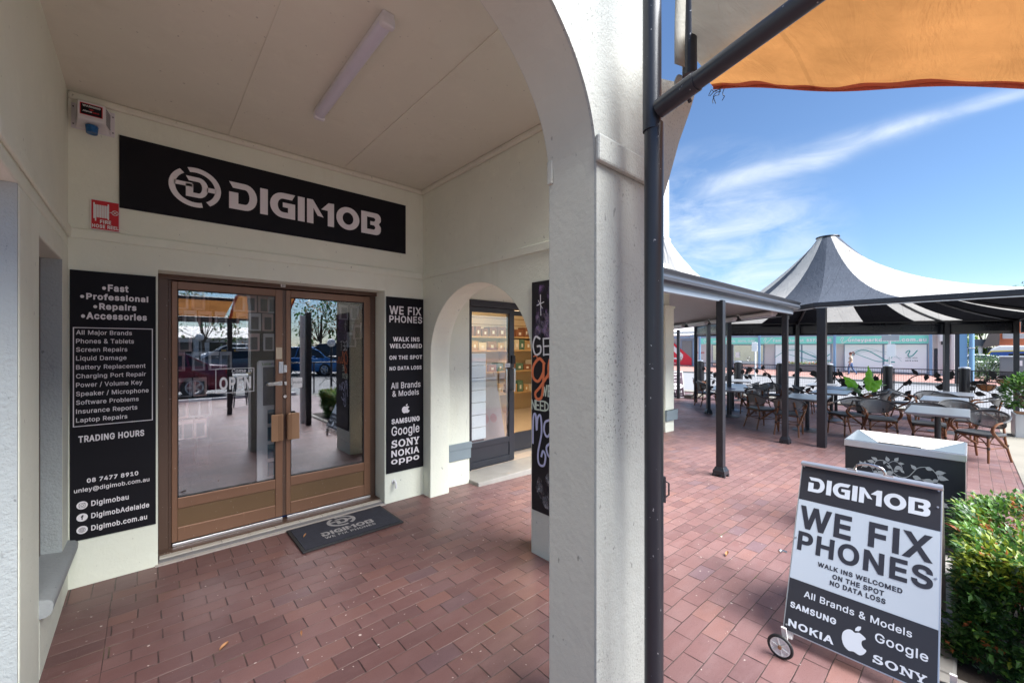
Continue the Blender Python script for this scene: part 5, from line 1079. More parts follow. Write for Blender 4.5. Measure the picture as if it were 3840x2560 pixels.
mb = MB(); mb.box(3.815, 3.86, Y2 + .3, Y2 + .34, .04, 2.05); mb.box(3.86, 4.6, Y2 + .3, Y2 + .34, .04, .30); mb.box(3.86, 4.6, Y2 + .3, Y2 + .34, 1.98, 2.05); mb.box(4.55, 4.6, Y2 + .3, Y2 + .34, .3, 1.98)
d3 = mb.build('inner_door', M['frame'], nb, bevel=.004)
MB().tube(smooth_path([(3.84, Y2 + .295, 1.0), (3.84, Y2 + .24, 1.01), (3.84, Y2 + .24, 1.28), (3.84, Y2 + .295, 1.29)], 4), .012, 8).build('handle', M['steel'], d3, smooth='auto')
p2 = tag(MB().box(3.50, 3.585, Y2 - .0008, Y2 + .016, 1.268, 1.318).build('push_sign', M['white'], None), 'small white push label on the charcoal glass door seen through the small arch', 'sign')
mb = MB(); put_text(mb, 'PUSH', PB(Y2 - .0018), 3.513, 3.572, 1.285, .014, .005); mb.build('lettering', M['black'], p2)
# warm shop interior
M['warm'] = mat('cream_interior_wall', (.62, .52, .38), .7, 0, .05, 2)
M['timber'] = mat('pale_timber', (.50, .33, .17), .5, 0, .2, 9)
M['tilefloor'] = mat('pale_floor_tile', (.52, .44, .36), .35, 0, .1, 3)
mb = MB()
mb.box(2.6, 8.2, 7.3, 7.45, 0, 3.0); mb.box(2.56, 2.65, 4.21, 7.3, 0, 3.0); mb.box(7.6, 7.75, 4.31, 7.3, 0, 3.0); mb.box(2.56, 7.75, 4.21, 7.3, 2.9, 3.0)
nroom = mb.build('interior_wall', M['warm'], nb)
mb = MB(); mb.box(2.65, 7.6, 4.05, 7.3, -.1, .03); mb.build('floor', M['tilefloor'], nroom)
mb = MB()
for k in range(9): mb.box(3.6, 7.5, 7.288, 7.2995, 1.72 + k * .15, 1.735 + k * .15)
mb.build('slat_groove', mat('slat_shadow_gap', (.30, .20, .11), .7), nroom)
cl2 = MB(); cl2.box(4.0, 5.2, 5.2, 5.35, 2.86, 2.895)
em = NT('warm_light_panel'); em.b.inputs['Emission Color'].default_value = (1, .78, .52, 1); em.b.inputs['Emission Strength'].default_value = 42
sl = tag(cl2.build('ceiling_light', em.m, None), 'lit warm strip light on the ceiling of the shop behind the small arch', 'light')
shelf = thing('display_shelf', 'pale timber wall shelves stacked with small boxes inside the shop behind the small arch', 'shelf', (5.5, 7.1, .03))
for z in (.45, .95, 1.42, 1.72):
    mb = MB(); mb.box(3.7, 7.4, 6.95, 7.285, z, z + .035); mb.build('board', M['timber'], shelf)
mb = MB()
for x in (3.7, 4.9, 6.1, 7.37): mb.box(x, x + .03, 6.97, 7.286, .03, 1.76)
mb.build('upright', M['timber'], shelf)
BX = [mat('kraft_box', (.42, .27, .13), .7), mat('brown_box', (.22, .09, .05), .6), mat('cream_box', (.60, .53, .42), .6), mat('green_box', (.08, .16, .12), .6)]
random.seed(3)
for z, h0, h1, lab in ((1.755, .16, .22, 'small brown box in the top row of the display shelf'), (1.455, .16, .25, 'kraft box in the second row of the display shelf'), (.985, .12, .30, 'assorted box in the third row of the display shelf'), (.485, .12, .28, 'basket sized box in the lowest row of the display shelf')):
    x = 3.76
    while x < 7.2:
        w_ = random.uniform(.13, .26); hh = random.uniform(h0, h1)
        o = MB().box(x, x + w_, 6.98, 7.2, z + .0005, z + hh).build('box', BX[1] if z > 1.7 else random.choice(BX), None, bevel=.004)
        tag(o, lab, 'box', lab.replace('small brown box', 'boxes').replace('assorted box', 'boxes').replace('kraft box', 'boxes').replace('basket sized box', 'boxes'))
        m_ = MB(); m_.box(x + w_ * .35, x + w_ * .65, 6.9785, 6.9798, z + hh * .25, z + hh * .6); m_.build('label', M['white'], o)
        x += w_ + random.uniform(.01, .05)
# white slatted panel and easel sign just behind the glass
wp = thing('slatted_display', 'white slatted display panel standing behind the charcoal glass door', 'panel', (3.11, 4.2, .04))
mb = MB()
for k in range(7): mb.box(2.97, 3.275, 4.17, 4.20, .36 + k * .157, .36 + k * .157 + .148)
mb.build('slat', mat('white_slat', (.82, .88, .92), .4), wp, bevel=.003)
mb = MB(); mb.box(2.98, 3.265, 4.201, 4.22, .04, 1.45); mb.build('backing', M['frame'], wp)
eb = thing('easel_board', 'pale easel board with pink rosettes inside the charcoal glass door', 'sign', (3.5, 4.5, .04))
mb = MB(); mb.obox((3.52, 4.45, .62), (1, 0, 0), (0, .25, 1), (0, 1, -.25), .24, .50, .012); mb.build('board', mat('grey_pink_board', (.36, .30, .28), .6), eb)
mb = MB()
for s_ in (-1, 1): mb.obox((3.52 + s_ * .25, 4.46, .60), (1, 0, 0), (0, .25, 1), (0, 1, -.25), .016, .58, .018)
mb.build('easel_leg', M['timber'], eb)
mb = MB()
for cx in (3.46, 3.60):
    for k in range(3): mb.poly([(cx + (.055 - .018 * k) * math.cos(a), .55 + (.055 - .018 * k) * math.sin(a)) for a in [i * PI / 12 for i in range(24)]], lambda u, v, w: (u, 4.445 + (v - .62) * .25 - .014, v), [[(cx + (.047 - .018 * k) * math.cos(a), .55 + (.047 - .018 * k) * math.sin(a)) for a in [i * PI / 12 for i in range(24)]]])
mb.build('rosette', mat('pink_ink', (.45, .12, .13), .6), eb)

# bell shaped turret roof and its square shaft
mb = MB(); TX, TY = 10.3, 5.55
prof = [(1.55, 3.0), (1.18, 3.30), (.86, 3.58), (.58, 3.90), (.36, 4.18), (.24, 4.36)]
n_ = 40
for i in range(4):
    a = i * PI / 2 + .08
    ex, ey = Vector((math.cos(a), math.sin(a), 0)), Vector((-math.sin(a), math.cos(a), 0))
    def face(u, v, ex=ex, ey=ey):
        k = v * (len(prof) - 1); j = min(int(k), len(prof) - 2); t_ = k - j
        r_ = prof[j][0] * (1 - t_) + prof[j + 1][0] * t_; z = prof[j][1] * (1 - t_) + prof[j + 1][1] * t_
        rip = .006 * math.sin(u * 2 * 1.4 * PI * r_ / .076)
        return Vector((TX, TY, z)) + ex * (r_ * .72 + rip) + ey * (u - .5) * 2 * r_ * .72
    mb.grid(face, 60, 10)
mb.build('turret_roof', mat('cream_corrugated_iron', (.50, .48, .45), .5, .1, .1, 3), nb, smooth='auto')
mb = MB(); mb.obox((TX, TY, 4.38), (math.cos(.08), math.sin(.08), 0), (-math.sin(.08), math.cos(.08), 0), (0, 0, 1), .20, .20, .035); mb.obox((TX, TY, 5.2), (math.cos(.08), math.sin(.08), 0), (-math.sin(.08), math.cos(.08), 0), (0, 0, 1), .165, .165, .79)
mb.build('turret_shaft', M['white'], nb, bevel=.01)

# ---- verandah
ve = thing('verandah', 'low charcoal verandah with grey blue gutter and slim square posts wrapping the corner shop', 'verandah', (6, 2.1, 0))
def vpost(x, y, rot=0.0, top=2.12):
    g_ = gz(x); m_ = MB(); c_, s_ = math.cos(rot), math.sin(rot)
    m_.obox((x, y, (g_ + .07 + top) / 2), (c_, s_, 0), (-s_, c_, 0), (0, 0, 1), .043, .043, (top - g_ - .07) / 2)
    p = m_.build('post', M['post'], ve, bevel=.006)
    m_ = MB()
    def sq(r_, z): return [Vector((x, y, z)) + Vector((c_, s_, 0)) * a * r_ + Vector((-s_, c_, 0)) * b_ * r_ for a, b_ in ((-1, -1), (1, -1), (1, 1), (-1, 1))]
    rings = [sq(.073, g_ + .03), sq(.071, g_ + .075), sq(.062, g_ + .09), sq(.051, g_ + .115), sq(.047, g_ + .12)]
    for r_ in rings: m_.v += [tuple(q_) for q_ in r_]
    for k in range(4):
        for j in range(4): m_.f.append((k * 4 + j, k * 4 + (j + 1) % 4, k * 4 + 4 + (j + 1) % 4, k * 4 + 4 + j)); m_.mi.append(0)
    for a, b_ in ((-1, -1), (1, -1), (1, 1), (-1, 1)):
        q_ = Vector((x, y, g_)) + Vector((c_, s_, 0)) * a * .058 + Vector((-s_, c_, 0)) * b_ * .058
        m_.obox(q_ + Vector((0, 0, .017)), (c_, s_, 0), (-s_, c_, 0), (0, 0, 1), .018, .018, .019)
    m_.build('post_base', M['post'], p, bevel=.003)
    return p
vpost(5.40, 2.10); vpost(8.47, 2.20, R(0)); vpost(11.2, 4.67, R(45), 2.10)
vpost(2.75, 2.10)
mb = MB(); mb.box(14.27, 14.36, 6.98, 7.07, gz(14.3), 2.12); mb.build('post', M['post'], ve, bevel=.006)
EC, EE = (8.53, 2.13), (14.75, 8.35)
mb = MB(); mb.box(2.44, 8.56, 2.10, 2.16, 2.105, 2.2)
mb.build('beam', M['fascia'], ve, bevel=.006)
mb = MB(); L_ = (EE[0] - EC[0]) * math.sqrt(2); mid = ((EC[0] + EE[0]) / 2, (EC[1] + EE[1]) / 2)
mb.obox((mid[0], mid[1], 2.16), (1, 1, 0), (1, -1, 0), (0, 0, 1), L_ / 2, .035, .075)
mb.build('corner_beam', M['post'], ve, bevel=.004)
# gutter: an ogee section swept along both eaves
gsec = [(0, 2.19), (-.055, 2.185), (-.085, 2.205), (-.092, 2.235), (-.078, 2.262), (-.085, 2.285), (-.102, 2.298), (-.106, 2.312), (-.09, 2.318), (-.07, 2.305), (0, 2.30)]
path = [((2.44, 2.10), (0, 1)), ((8.60, 2.10), (-.41, .91)), ((14.8, 8.3), (-.707, .707))]
mb = MB(); n_ = len(gsec)
for (px, py), (nx, ny) in path:
    k = 1 / 0.92 if nx == -.41 else 1
    for o_, z in gsec: mb.v.append((px + nx * o_ * k, py + ny * o_ * k, z))
for i in range(2):
    for j in range(n_ - 1): mb.f.append((i * n_ + j, i * n_ + j + 1, (i + 1) * n_ + j + 1, (i + 1) * n_ + j)); mb.mi.append(0)
mb.build('gutter', M['gutter'], ve, smooth='auto')
mb = MB()
mb.add([(2.44, 2.13, 2.2), (8.53, 2.13, 2.2), (7.96, 4.1, 2.66), (2.44, 4.03, 2.66)], [(0, 1, 2, 3)])
mb.add([(8.53, 2.13, 2.2), (14.75, 8.35, 2.2), (13.3, 9.8, 2.66), (7.96, 4.1, 2.66)], [(0, 1, 2, 3)])
mb.build('soffit_lining', M['soffit'], ve)
mb = MB()
mb.add([(2.44, 2.05, 2.30), (8.56, 2.05, 2.30), (7.96, 4.2, 2.74), (2.44, 4.2, 2.74)], [(0, 1, 2, 3)])
mb.add([(8.56, 2.05, 2.30), (14.8, 8.3, 2.30), (13.3, 9.8, 2.74), (7.96, 4.2, 2.74)], [(0, 1, 2, 3)])
mb.build('roof_sheet', M['gutter'], ve)
mb = MB(); mb.box(8.515, 8.53, 2.155, 2.225, 2.02, 2.10); mb.build('bracket', M['alu'], ve)
lf = None
dg = Vector((1, 1, 0)).normalized(); dn = Vector((-1, 1, 0)).normalized()
vl = thing('tube_light', 'grey enclosed tube light', 'light', (0, 0, 0))
mb = MB(); mb.obox((0, 0, 0), (1, 0, 0), (0, 1, 0), (0, 0, 1), .60, .055, .032); mb.build('housing', M['plastic'], vl, bevel=.02, seg=3)
mb = MB(); mb.obox((0, 0, -.045), (1, 0, 0), (0, 1, 0), (0, 0, 1), .56, .042, .014); mb.build('diffuser', M['lamp'], vl, bevel=.008)
mb = MB(); mb.tube(smooth_path([(.6, 0, .0), (.68, 0, .0), (.73, 0, .05), (.80, 0, .06)], 4), .011, 8); mb.build('conduit', M['plastic'], vl, smooth='auto')
tl = ['nearest tube light under the corner eave of the verandah', 'second tube light along the corner eave of the verandah', 'third tube light along the corner eave of the verandah', 'farthest tube light in the row on the verandah corner eave']
for k, t_ in enumerate((.85, 2.35, 3.85, 5.5)):
    p = Vector((EC[0], EC[1], 2.15)) + dg * t_ + dn * .13
    if k == 0: vl.location = p; vl.rotation_euler = (0, 0, R(45)); vl['label'] = tl[0]; vl['group'] = 'tube lights along the verandah corner'
    else: dup(vl, p, R(45), tl[k])

# ================================================================== POLE, AWNINGS
MB.XF = NEAR
pole = thing('awning_pole', 'tall dark round pole standing right in front of the stucco pier', 'pole', (1.247, .695, 0))
mb = MB(); mb.cyl((1.638, .913, -.50), (1.630, .909, 2.50), .0395, seg=24); mb.build('lower_tube', M['post'], pole, smooth='auto')
mb = MB(); mb.cyl((1.622, .913, 2.47), (1.612, .908, 3.9), .0385, seg=24); mb.build('upper_tube', M['post'], pole, smooth='auto')
mb = MB(); mb.obox((1.672, .885, .93), (.82, -.57, 0), (.57, .82, 0), (0, 0, 1), .004, .010, .055)
mb.tube([(1.676, .882, .965), (1.690, .872, .955), (1.690, .872, .905), (1.676, .882, .895)], .0035, 6); mb.build('cleat', M['post'], pole)
aw = thing('orange_awning', 'faded orange canvas awning with a red hem stretched on dark tubes overhead at the right', 'awning', (1.6, .2, 2.4))
bm0, bm1 = Vector((1.607, .862, 2.545)), Vector((1.50, .10, 2.66))
mb = MB(); mb.cyl(bm0, bm1 + (bm1 - bm0) * .5, .034, seg=18); mb.build('rafter_tube', M['post'], aw, smooth='auto')
mb = MB(); d_ = (bm1 - bm0).normalized(); mb.cyl(bm0 - d_ * .01, bm0 + d_ * .16, .0385, seg=18); mb.cyl(bm0 + d_ * .11 + Vector((.03, 0, -.02)), bm0 + d_ * .11 + Vector((.045, 0, -.03)), .008, seg=8); mb.build('sleeve', M['post'], aw, smooth='auto')
def canvas(name, col, trans, dirt):
    t = NT(name); t.n.remove(t.b)
    f = t.noise(2.6, 5, .65); f2 = t.noise(1.1, 3, .6, t.scaled((3, 1, 1)))
    c = t.mix(t.math('MULTIPLY_ADD', f, 2.2, -.7, clamp=True), tuple(x * dirt for x in col), col)
    c = t.mix(t.math('MULTIPLY', t.math('MULTIPLY_ADD', f2, 2.4, -1.0, clamp=True), .45), c, tuple(min(1, x * 1.25) for x in col))
    sp = t.noise(13, 2, .5); c = t.mix(t.math('MULTIPLY_ADD', sp, 30, -22.3, clamp=True), c, (.07, .03, .02))
    sx = t.new('SeparateXYZ'); t.l.new(t.obj(), sx.inputs[0])
    seam = t.math('LESS_THAN', t.math('ABSOLUTE', t.math('SUBTRACT', t.math('FRACT', t.math('MULTIPLY', t.math('ADD', sx.outputs['Y'], 9.13), 1.55)), .5)), .012)
    c = t.mix(t.math('MULTIPLY', seam, .28), c, tuple(x * .45 for x in col))
    df = t.new('BsdfDiffuse'); tl_ = t.new('BsdfTranslucent'); t.set(df.inputs['Color'], c); t.set(tl_.inputs['Color'], c)
    bp_ = t.new('Bump'); bp_.inputs['Strength'].default_value = .55; bp_.inputs['Distance'].default_value = .03
    t.l.new(t.noise(4.5, 5, .6, t.scaled((.6, 2.2, 1)), 1.2), bp_.inputs['Height']); t.l.new(bp_.outputs[0], df.inputs['Normal']); t.l.new(bp_.outputs[0], tl_.inputs['Normal'])
    mx = t.new('MixShader'); mx.inputs[0].default_value = trans
    t.l.new(df.outputs[0], mx.inputs[1]); t.l.new(tl_.outputs[0], mx.inputs[2]); t.l.new(mx.outputs[0], t.out.inputs['Surface'])
    return t.m
M['canvas'] = canvas('orange_canvas', (.55, .255, .085), .30, .58)
M['hem'] = canvas('red_hem_canvas', (.52, .16, .105), .4, .75)
M['creamcanvas'] = canvas('cream_canvas', (.36, .345, .30), .10, .75)
# sloping plane: falls from the wall out towards the car park
def az(x, y): return 2.66 + .462 * y
XR = 2.62
def xl(y): return max(1.45, 1.835 + .842 * (y - .387))
mb = MB()
def sheet(u, v):
    y = 1.06 - u * 2.15; x = xl(y) + (XR - xl(y)) * v
    sag = .018 * math.sin(u * 9) * (1 - abs(2 * v - 1)) + .012 * math.sin(u * 23 + v * 5) * (1 - abs(2 * v - 1))
    return Vector((x, y, az(x, y) + sag + .012 * math.sin(u * 17) * v ** 4))
mb.grid(sheet, 60, 14)
mb.build('canvas', M['canvas'], aw, smooth=True)
mb = MB()
def hem(u, v):
    y = 1.06 - u * 2.15; w_ = .042 + .012 * math.sin(u * 21) + .006 * math.sin(u * 57)
    return Vector((XR - w_ * v, y, az(XR, y) - .008 + .012 * math.sin(u * 17) + .018 * math.sin(u * 9) * 0 + .006 * math.sin(u * 60 + v)))
mb.grid(hem, 80, 3)
mb.build('hem', M['hem'], aw, smooth=True)
mb = MB(); mb.tube([(XR + .003, 1.06 - i * .05375, az(XR, 1.06 - i * .05375) - .006 + .012 * math.sin(i / 40 * 17)) for i in range(41)], .011, 8); mb.build('edge_rope', M['hem'], aw, smooth=True)
mb = MB()
def hem2(u, v):
    y = 1.05 - u * 2.1; w_ = .05 + .012 * math.sin(u * 15)
    return Vector((xl(y) - .005 + w_ * v, y, az(1.8, y) - .010 + .006 * math.sin(u * 40)))
mb.grid(hem2, 60, 3); mb.build('side_hem', M['hem'], aw, smooth=True)
mb = MB(); rng = random.Random(5)
for k in range(5):
    p = Vector((XR + .01, 1.045 - k * .012, az(XR, 1.05) - .02)); pts = [p]
    for j in range(5): p = p + Vector((rng.uniform(-.02, .012), rng.uniform(-.01, .02), rng.uniform(-.028, .008))); pts.append(p)
    mb.tube(smooth_path(pts, 3), .0022, 5)
mb.build('frayed_cord', M['rubber'], aw)
mb = MB(); mb.cyl((XR + .03, -1.05, az(0, -1.05)), (-.2, -1.05, az(0, -1.05)), .035, seg=14); mb.build('front_tube', M['post'], aw, smooth='auto')
for x, y in ((2.58, -1.05), (-.1, -1.05)):
    mb = MB(); mb.cyl((x, y, -.50), (x, y, 2.2), .045, seg=14); mb.build('post', M['post'], aw, smooth='auto')
ca = thing('cream_awning', 'grey cream awning panel and curled strip above the dark rafter tube beside the pole', 'awning', (1.6, .7, 2.6))
def cp(x, y): return Vector((x, y, az(x, y) + .045))
def quad_pt(u, v):
    a = Vector((2.30, 1.05, 0)) * (1 - u) + Vector((1.66, .76, 0)) * u
    b_ = Vector((2.47, 1.06, 0)) * (1 - u) + Vector((1.60, .10, 0)) * u
    p = a * (1 - v) + b_ * v
    return cp(p.x, p.y)
mb = MB(); mb.grid(quad_pt, 14, 6)
# the panel runs up behind the rafter; a dark strut and a loose strip hang at its outer edge
mb.build('panel', M['creamcanvas'], ca, smooth=True)
mb = MB(); mb.cyl((2.11, .975, 2.95), (2.095, .97, 3.95), .036, seg=16); mb.build('strut', M['post'], ca, smooth='auto')
mb = MB(); mb.grid(lambda u, v: Vector((1.985 + .062 * v + .01 * math.sin(u * 5), .99 - .02 * v, 3.86 - .90 * u)), 20, 2)
mb.build('strip', M['creamcanvas'], ca, smooth=True, solid=.004)
mb = MB(); mb.grid(lambda u, v: Vector((1.96 + .075 * u, .985 - .01 * v, 2.86 + .075 * u - .10 * v + .015 * math.sin(u * 4))), 8, 4)
mb.build('curl', M['creamcanvas'], ca, smooth=True, solid=.004)

MB.XF = None
# ================================================================== SHADE TENT OVER THE CAFE TERRACE
tent = thing('shade_tent', 'striped white and grey peaked shade tent on dark posts over the cafe tables', 'tent', (12.4, 2.3, -.3))
M['tentw'] = canvas('white_tent_fabric', (.60, .585, .55), .30, .95)
M['tentg'] = canvas('grey_tent_fabric', (.085, .096, .118), .10, .94)
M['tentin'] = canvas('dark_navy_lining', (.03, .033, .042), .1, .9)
EV = [(8.58, 1.78), (11.59, 4.34), (13.75, 6.2), (15.05, 3.6), (16.65, .46), (16.9, -.85), (12.7, -1.0), (8.53, -1.15)]
AP = Vector((12.35, 2.32, 4.17)); ZE = 2.24
def eave(t_):
    n_ = len(EV); k = t_ * n_; j = int(k) % n_; f = k - int(k)
    a, b_ = Vector(EV[j] + (0,)), Vector(EV[(j + 1) % n_] + (0,))
    return a * (1 - f) + b_ * f
def tent_pt(t_, v, dz=0):
    """v = 0 at the eave, 1 at the peak ring"""
    e = eave(t_); c_ = Vector((AP.x, AP.y, 0)); dr = (e - c_); L = dr.length
    r0 = .2 / L
    rr = 1 - v * (1 - r0)
    kk = 1.15 if .06 < t_ < .45 else 1.75
    if .0 < t_ <= .06: kk = 1.75 - .6 * t_ / .06
    if .45 <= t_ < .55: kk = 1.15 + 6 * (t_ - .45)
    z = ZE + (AP.z - ZE) * (math.exp(kk * v) - 1 - .3 * kk * v) / (math.exp(kk) - 1 - .3 * kk)
    q_ = c_ + dr * rr
    return Vector((q_.x, q_.y, z + dz))
mb = MB(); NS = 168
STR = [(.0, 1), (.060, 0), (.128, 1), (.185, 0), (.25, 1), (.29, 0), (.335, 1), (.394, 0), (.437, 1), (.474, 0), (.535, 1), (.70, 0), (.745, 1), (.80, 1), (.865, 0), (.947, 1)]
def stripe(i):   # alternating wedges of fabric
    t_ = (i + .5) / NS; r_ = 1
    for a, k in STR:
        if t_ >= a: r_ = k
    return r_
for i in range(NS):
    mb.cur = stripe(i)
    mb.grid(lambda u, v, i=i: tent_pt((i + u) / NS, v), 1, 22)
mb.cur = 0
mb.build('canopy', [M['tentw'], M['tentg']], tent, smooth=True)
mb = MB(); mb.lathe([(0, 4.20), (.235, 4.185), (.24, 4.165), (.2, 4.16)], (AP.x, AP.y, 0), 24); mb.build('peak_cap', M['post'], tent, smooth='auto')
# perimeter beam and gutter
mb = MB()
ring = [Vector((x, y, 0)) for x, y in EV]
for i in range(len(ring)):
    a, b_ = ring[i], ring[(i + 1) % len(ring)]
    d_ = (b_ - a); m_ = (a + b_) / 2; nn = Vector((-d_.y, d_.x, 0)).normalized()
    mb.obox((m_.x, m_.y, 2.245), d_, nn, (0, 0, 1), d_.length / 2 + .03, .05, .042)
mb.build('eave_beam', M['post'], tent, bevel=.012)
mb = MB()
for i in (0, 7):
    a, b_ = ring[i], ring[(i + 1) % len(ring)]
    d_ = (b_ - a); m_ = (a + b_) / 2
    mb.obox((m_.x - .0, m_.y, 2.196), d_, (-d_.y, d_.x, 0), (0, 0, 1), d_.length / 2, .03, .006)
mb.build('light_strip', M['alu'], tent)
for k, (x, y) in enumerate([(8.62, 1.70), (11.55, 4.28), (13.75, 6.15), (15.0, 3.58), (16.55, .46), (16.8, -.78), (8.6, -1.1)]):
    g_ = gz(x); hw_ = .062 if k == 0 else .052
    m_ = MB(); a = R(0) if k in (0, 5, 6) else R(28)
    m_.obox((x, y, (g_ + 2.22) / 2), (math.cos(a), math.sin(a), 0), (-math.sin(a), math.cos(a), 0), (0, 0, 1), hw_, hw_, (2.22 - g_) / 2)
    m_.build('post', M['post'], tent, bevel=.006)
M['valance'] = mat('navy_black_pvc', (.0105, .0125, .019), .28, 0, .25, 1.0, rvar=.2)
for i, j0, j1 in ((1, .02, 1), (2, 0, 1), (3, 0, .985), (4, .03, .95)):
    a, b_ = ring[i], ring[(i + 1) % len(ring)]
    mb = MB(); d_ = b_ - a; nn = Vector((-d_.y, d_.x, 0)).normalized()
    mb.grid(lambda u, v: Vector(a + d_ * (j0 + (j1 - j0) * u)) + nn * (.01 * math.sin(u * 9) * v - .03) + Vector((0, 0, 2.21 - .35 * v + .01 * math.sin(u * PI) * v)), 16, 4)
    mb.build('valance', M['valance'], tent, smooth=True, solid=.006)
a, b_ = ring[5], ring[6]; d_ = b_ - a
mb = MB(); mb.grid(lambda u, v: Vector(a + d_ * (.02 + .42 * u)) + Vector((0, .0, 2.21 - .33 * v)), 6, 3); mb.build('valance', M['valance'], tent, solid=.006)
# rafters and the navy lining triangles under the peak
mb = MB()
for i in (1, 2, 3, 4, 5, 6, 7, 0):
    t_ = i / 8
    mb.tube([tent_pt(t_, v / 10, -.05) for v in range(0, 9)], .032, 8)
mb.build('rafter', M['post'], tent, smooth='auto')
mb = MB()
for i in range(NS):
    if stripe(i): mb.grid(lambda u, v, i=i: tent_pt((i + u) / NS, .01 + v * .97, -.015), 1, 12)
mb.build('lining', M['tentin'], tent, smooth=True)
# ================================================================== CAFE FURNITURE
M['cane'] = mat('brown_bamboo', (.19, .072, .027), .35, 0, .35, 14, rvar=.2)
M['binding'] = mat('dark_cane_binding', (.03, .025, .022), .5, 0, .3, 20)
M['rim'] = mat('dark_grey_rim', (.055, .055, .058), .38, 0, .25, 12)
M['seat'] = mat('grey_woven_seat', (.075, .078, .083), .5, 0, .2, 20, bump=.2, bscale=300)
def weave():
    t = NT('grey_woven_mesh'); t.n.remove(t.b)
    c = t.mix(t.noise(20, 3), (.11, .108, .105), (.19, .185, .18))
    df = t.new('BsdfDiffuse'); t.set(df.inputs['Color'], c); gl = t.new('BsdfGlossy'); gl.inputs['Roughness'].default_value = .5
    m1 = t.new('MixShader'); m1.inputs[0].default_value = .06; t.l.new(df.outputs[0], m1.inputs[1]); t.l.new(gl.outputs[0], m1.inputs[2])
    tr = t.new('BsdfTransparent'); mx = t.new('MixShader')
    f = t.math('MULTIPLY_ADD', t.noise(60, 2), .25, .72, clamp=True)
    t.l.new(f, mx.inputs[0]); t.l.new(tr.outputs[0], mx.inputs[1]); t.l.new(m1.outputs[0], mx.inputs[2]); t.l.new(mx.outputs[0], t.out.inputs['Surface'])
    return t.m
M['weave'] = weave()
def make_chair():
    c = thing('cafe_chair', 'chair', 'chair', (0, 0, 0))
    # rim: open hoop from arm to arm round the back
    rimp = []
    for k in range(17):
        a = R(-118 + 236 * k / 16)
        x = -.05 - .235 * math.cos(a) * 1.0; y = .29 * math.sin(a)
        z = .615 + .165 * (0.5 + .5 * math.cos(a * 1.15)) ** 1.2
        rimp.append((x, y, z))
    mb = MB(); mb.tube(smooth_path(rimp, 2), .0165, 8); mb.build('back_rim', M['rim'], c, smooth='auto')
    def bk(u, v):
        a = R(-80 + 160 * u)
        x = -.05 - .225 * math.cos(a); y = .278 * math.sin(a); zt = .61 + .165 * (0.5 + .5 * math.cos(a * 1.15)) ** 1.2
        dp = .27 * max(0.03, math.cos(a * 1.1)) ** .7
        return Vector((x + .035 * (1 - v) * math.cos(a), y * (1 - .10 * (1 - v)), zt - dp * (1 - v)))
    mb = MB(); mb.grid(bk, 20, 6); mb.build('backrest', M['weave'], c, smooth=True)
    mb = MB(); mb.tube([bk(i / 20, 0) for i in range(21)], .010, 6); mb.build('lower_rail', M['rim'], c, smooth='auto')
    # seat: rounded slab
    pts = rrect(0, 0, .225, .225, .09, 5)
    mb = MB(); mb.poly(pts, lambda u, v, w: (u + .01, v, .452 + w), depth=.032); mb.build('seat', M['seat'], c, smooth='auto', bevel=.008)
    for s_ in (-1, 1):
        mb = MB(); mb.tube([(.195, s_ * .195, .425), (.205, s_ * .205, .25), (.222, s_ * .215, 0)], [.016, .016, .0145], 8)
        mb.build('leg', M['cane'], c, smooth='auto')
        mb = MB(); mb.tube(smooth_path([(-.262, s_ * .13, .70), (-.225, s_ * .15, .55), (-.195, s_ * .175, .43), (-.205, s_ * .19, .27), (-.285, s_ * .21, 0)], 4), .0165, 8)
        mb.build('leg', M['cane'], c, smooth='auto')
        arm = smooth_path([(.06, s_ * .285, .640), (.15, s_ * .285, .625), (.215, s_ * .275, .575), (.215, s_ * .265, .515), (.15, s_ * .255, .455), (.03, s_ * .235, .375), (-.10, s_ * .215, .285), (-.205, s_ * .195, .225)], 4)
        mb = MB(); mb.tube(arm, .015, 8); mb.tube([p + Vector((-.012, -s_ * .024, -.010)) for p in arm], .012, 8); mb.build('armrest', M['cane'], c, smooth='auto')
    mb = MB()
    for s_ in (-1, 1):
        mb.tube([(.20, s_ * .20, .405), (-.195, s_ * .175, .405)], .012, 6)
        mb.tube([(.207, s_ * .207, .225), (-.215, s_ * .195, .235)], .009, 6)
        mb.tube(smooth_path([(.205, s_ * .205, .25), (.14, s_ * .20, .355), (.06, s_ * .19, .40)], 4), .008, 6)
    mb.tube([(.20, -.20, .405), (.20, .20, .405)], .012, 6); mb.tube([(-.195, -.175, .405), (-.195, .175, .405)], .012, 6)
    mb.tube([(.207, -.207, .235), (.207, .207, .235)], .009, 6); mb.tube([(-.215, -.195, .245), (-.215, .195, .245)], .009, 6)
    for s_ in (-1, 1): mb.tube(smooth_path([(.207, s_ * .207, .25), (.205, s_ * .13, .36), (.20, s_ * .05, .40)], 4), .008, 6)
    mb.build('stretcher', M['cane'], c, smooth='auto')
    for s_ in (-1, 1):
        for p, q_ in (((.196, s_ * .196, .395), (.203, s_ * .203, .43)), ((.205, s_ * .205, .215), (.208, s_ * .208, .255)), ((-.198, s_ * .177, .395), (-.196, s_ * .176, .44)), ((-.20, s_ * .19, .21), (-.22, s_ * .197, .275)), ((-.235, s_ * .143, .60), (-.225, s_ * .15, .56))):
            MB().cyl(p, q_, .0195, seg=8).build('binding', M['binding'], c, smooth='auto')
    return c
chair0 = make_chair()
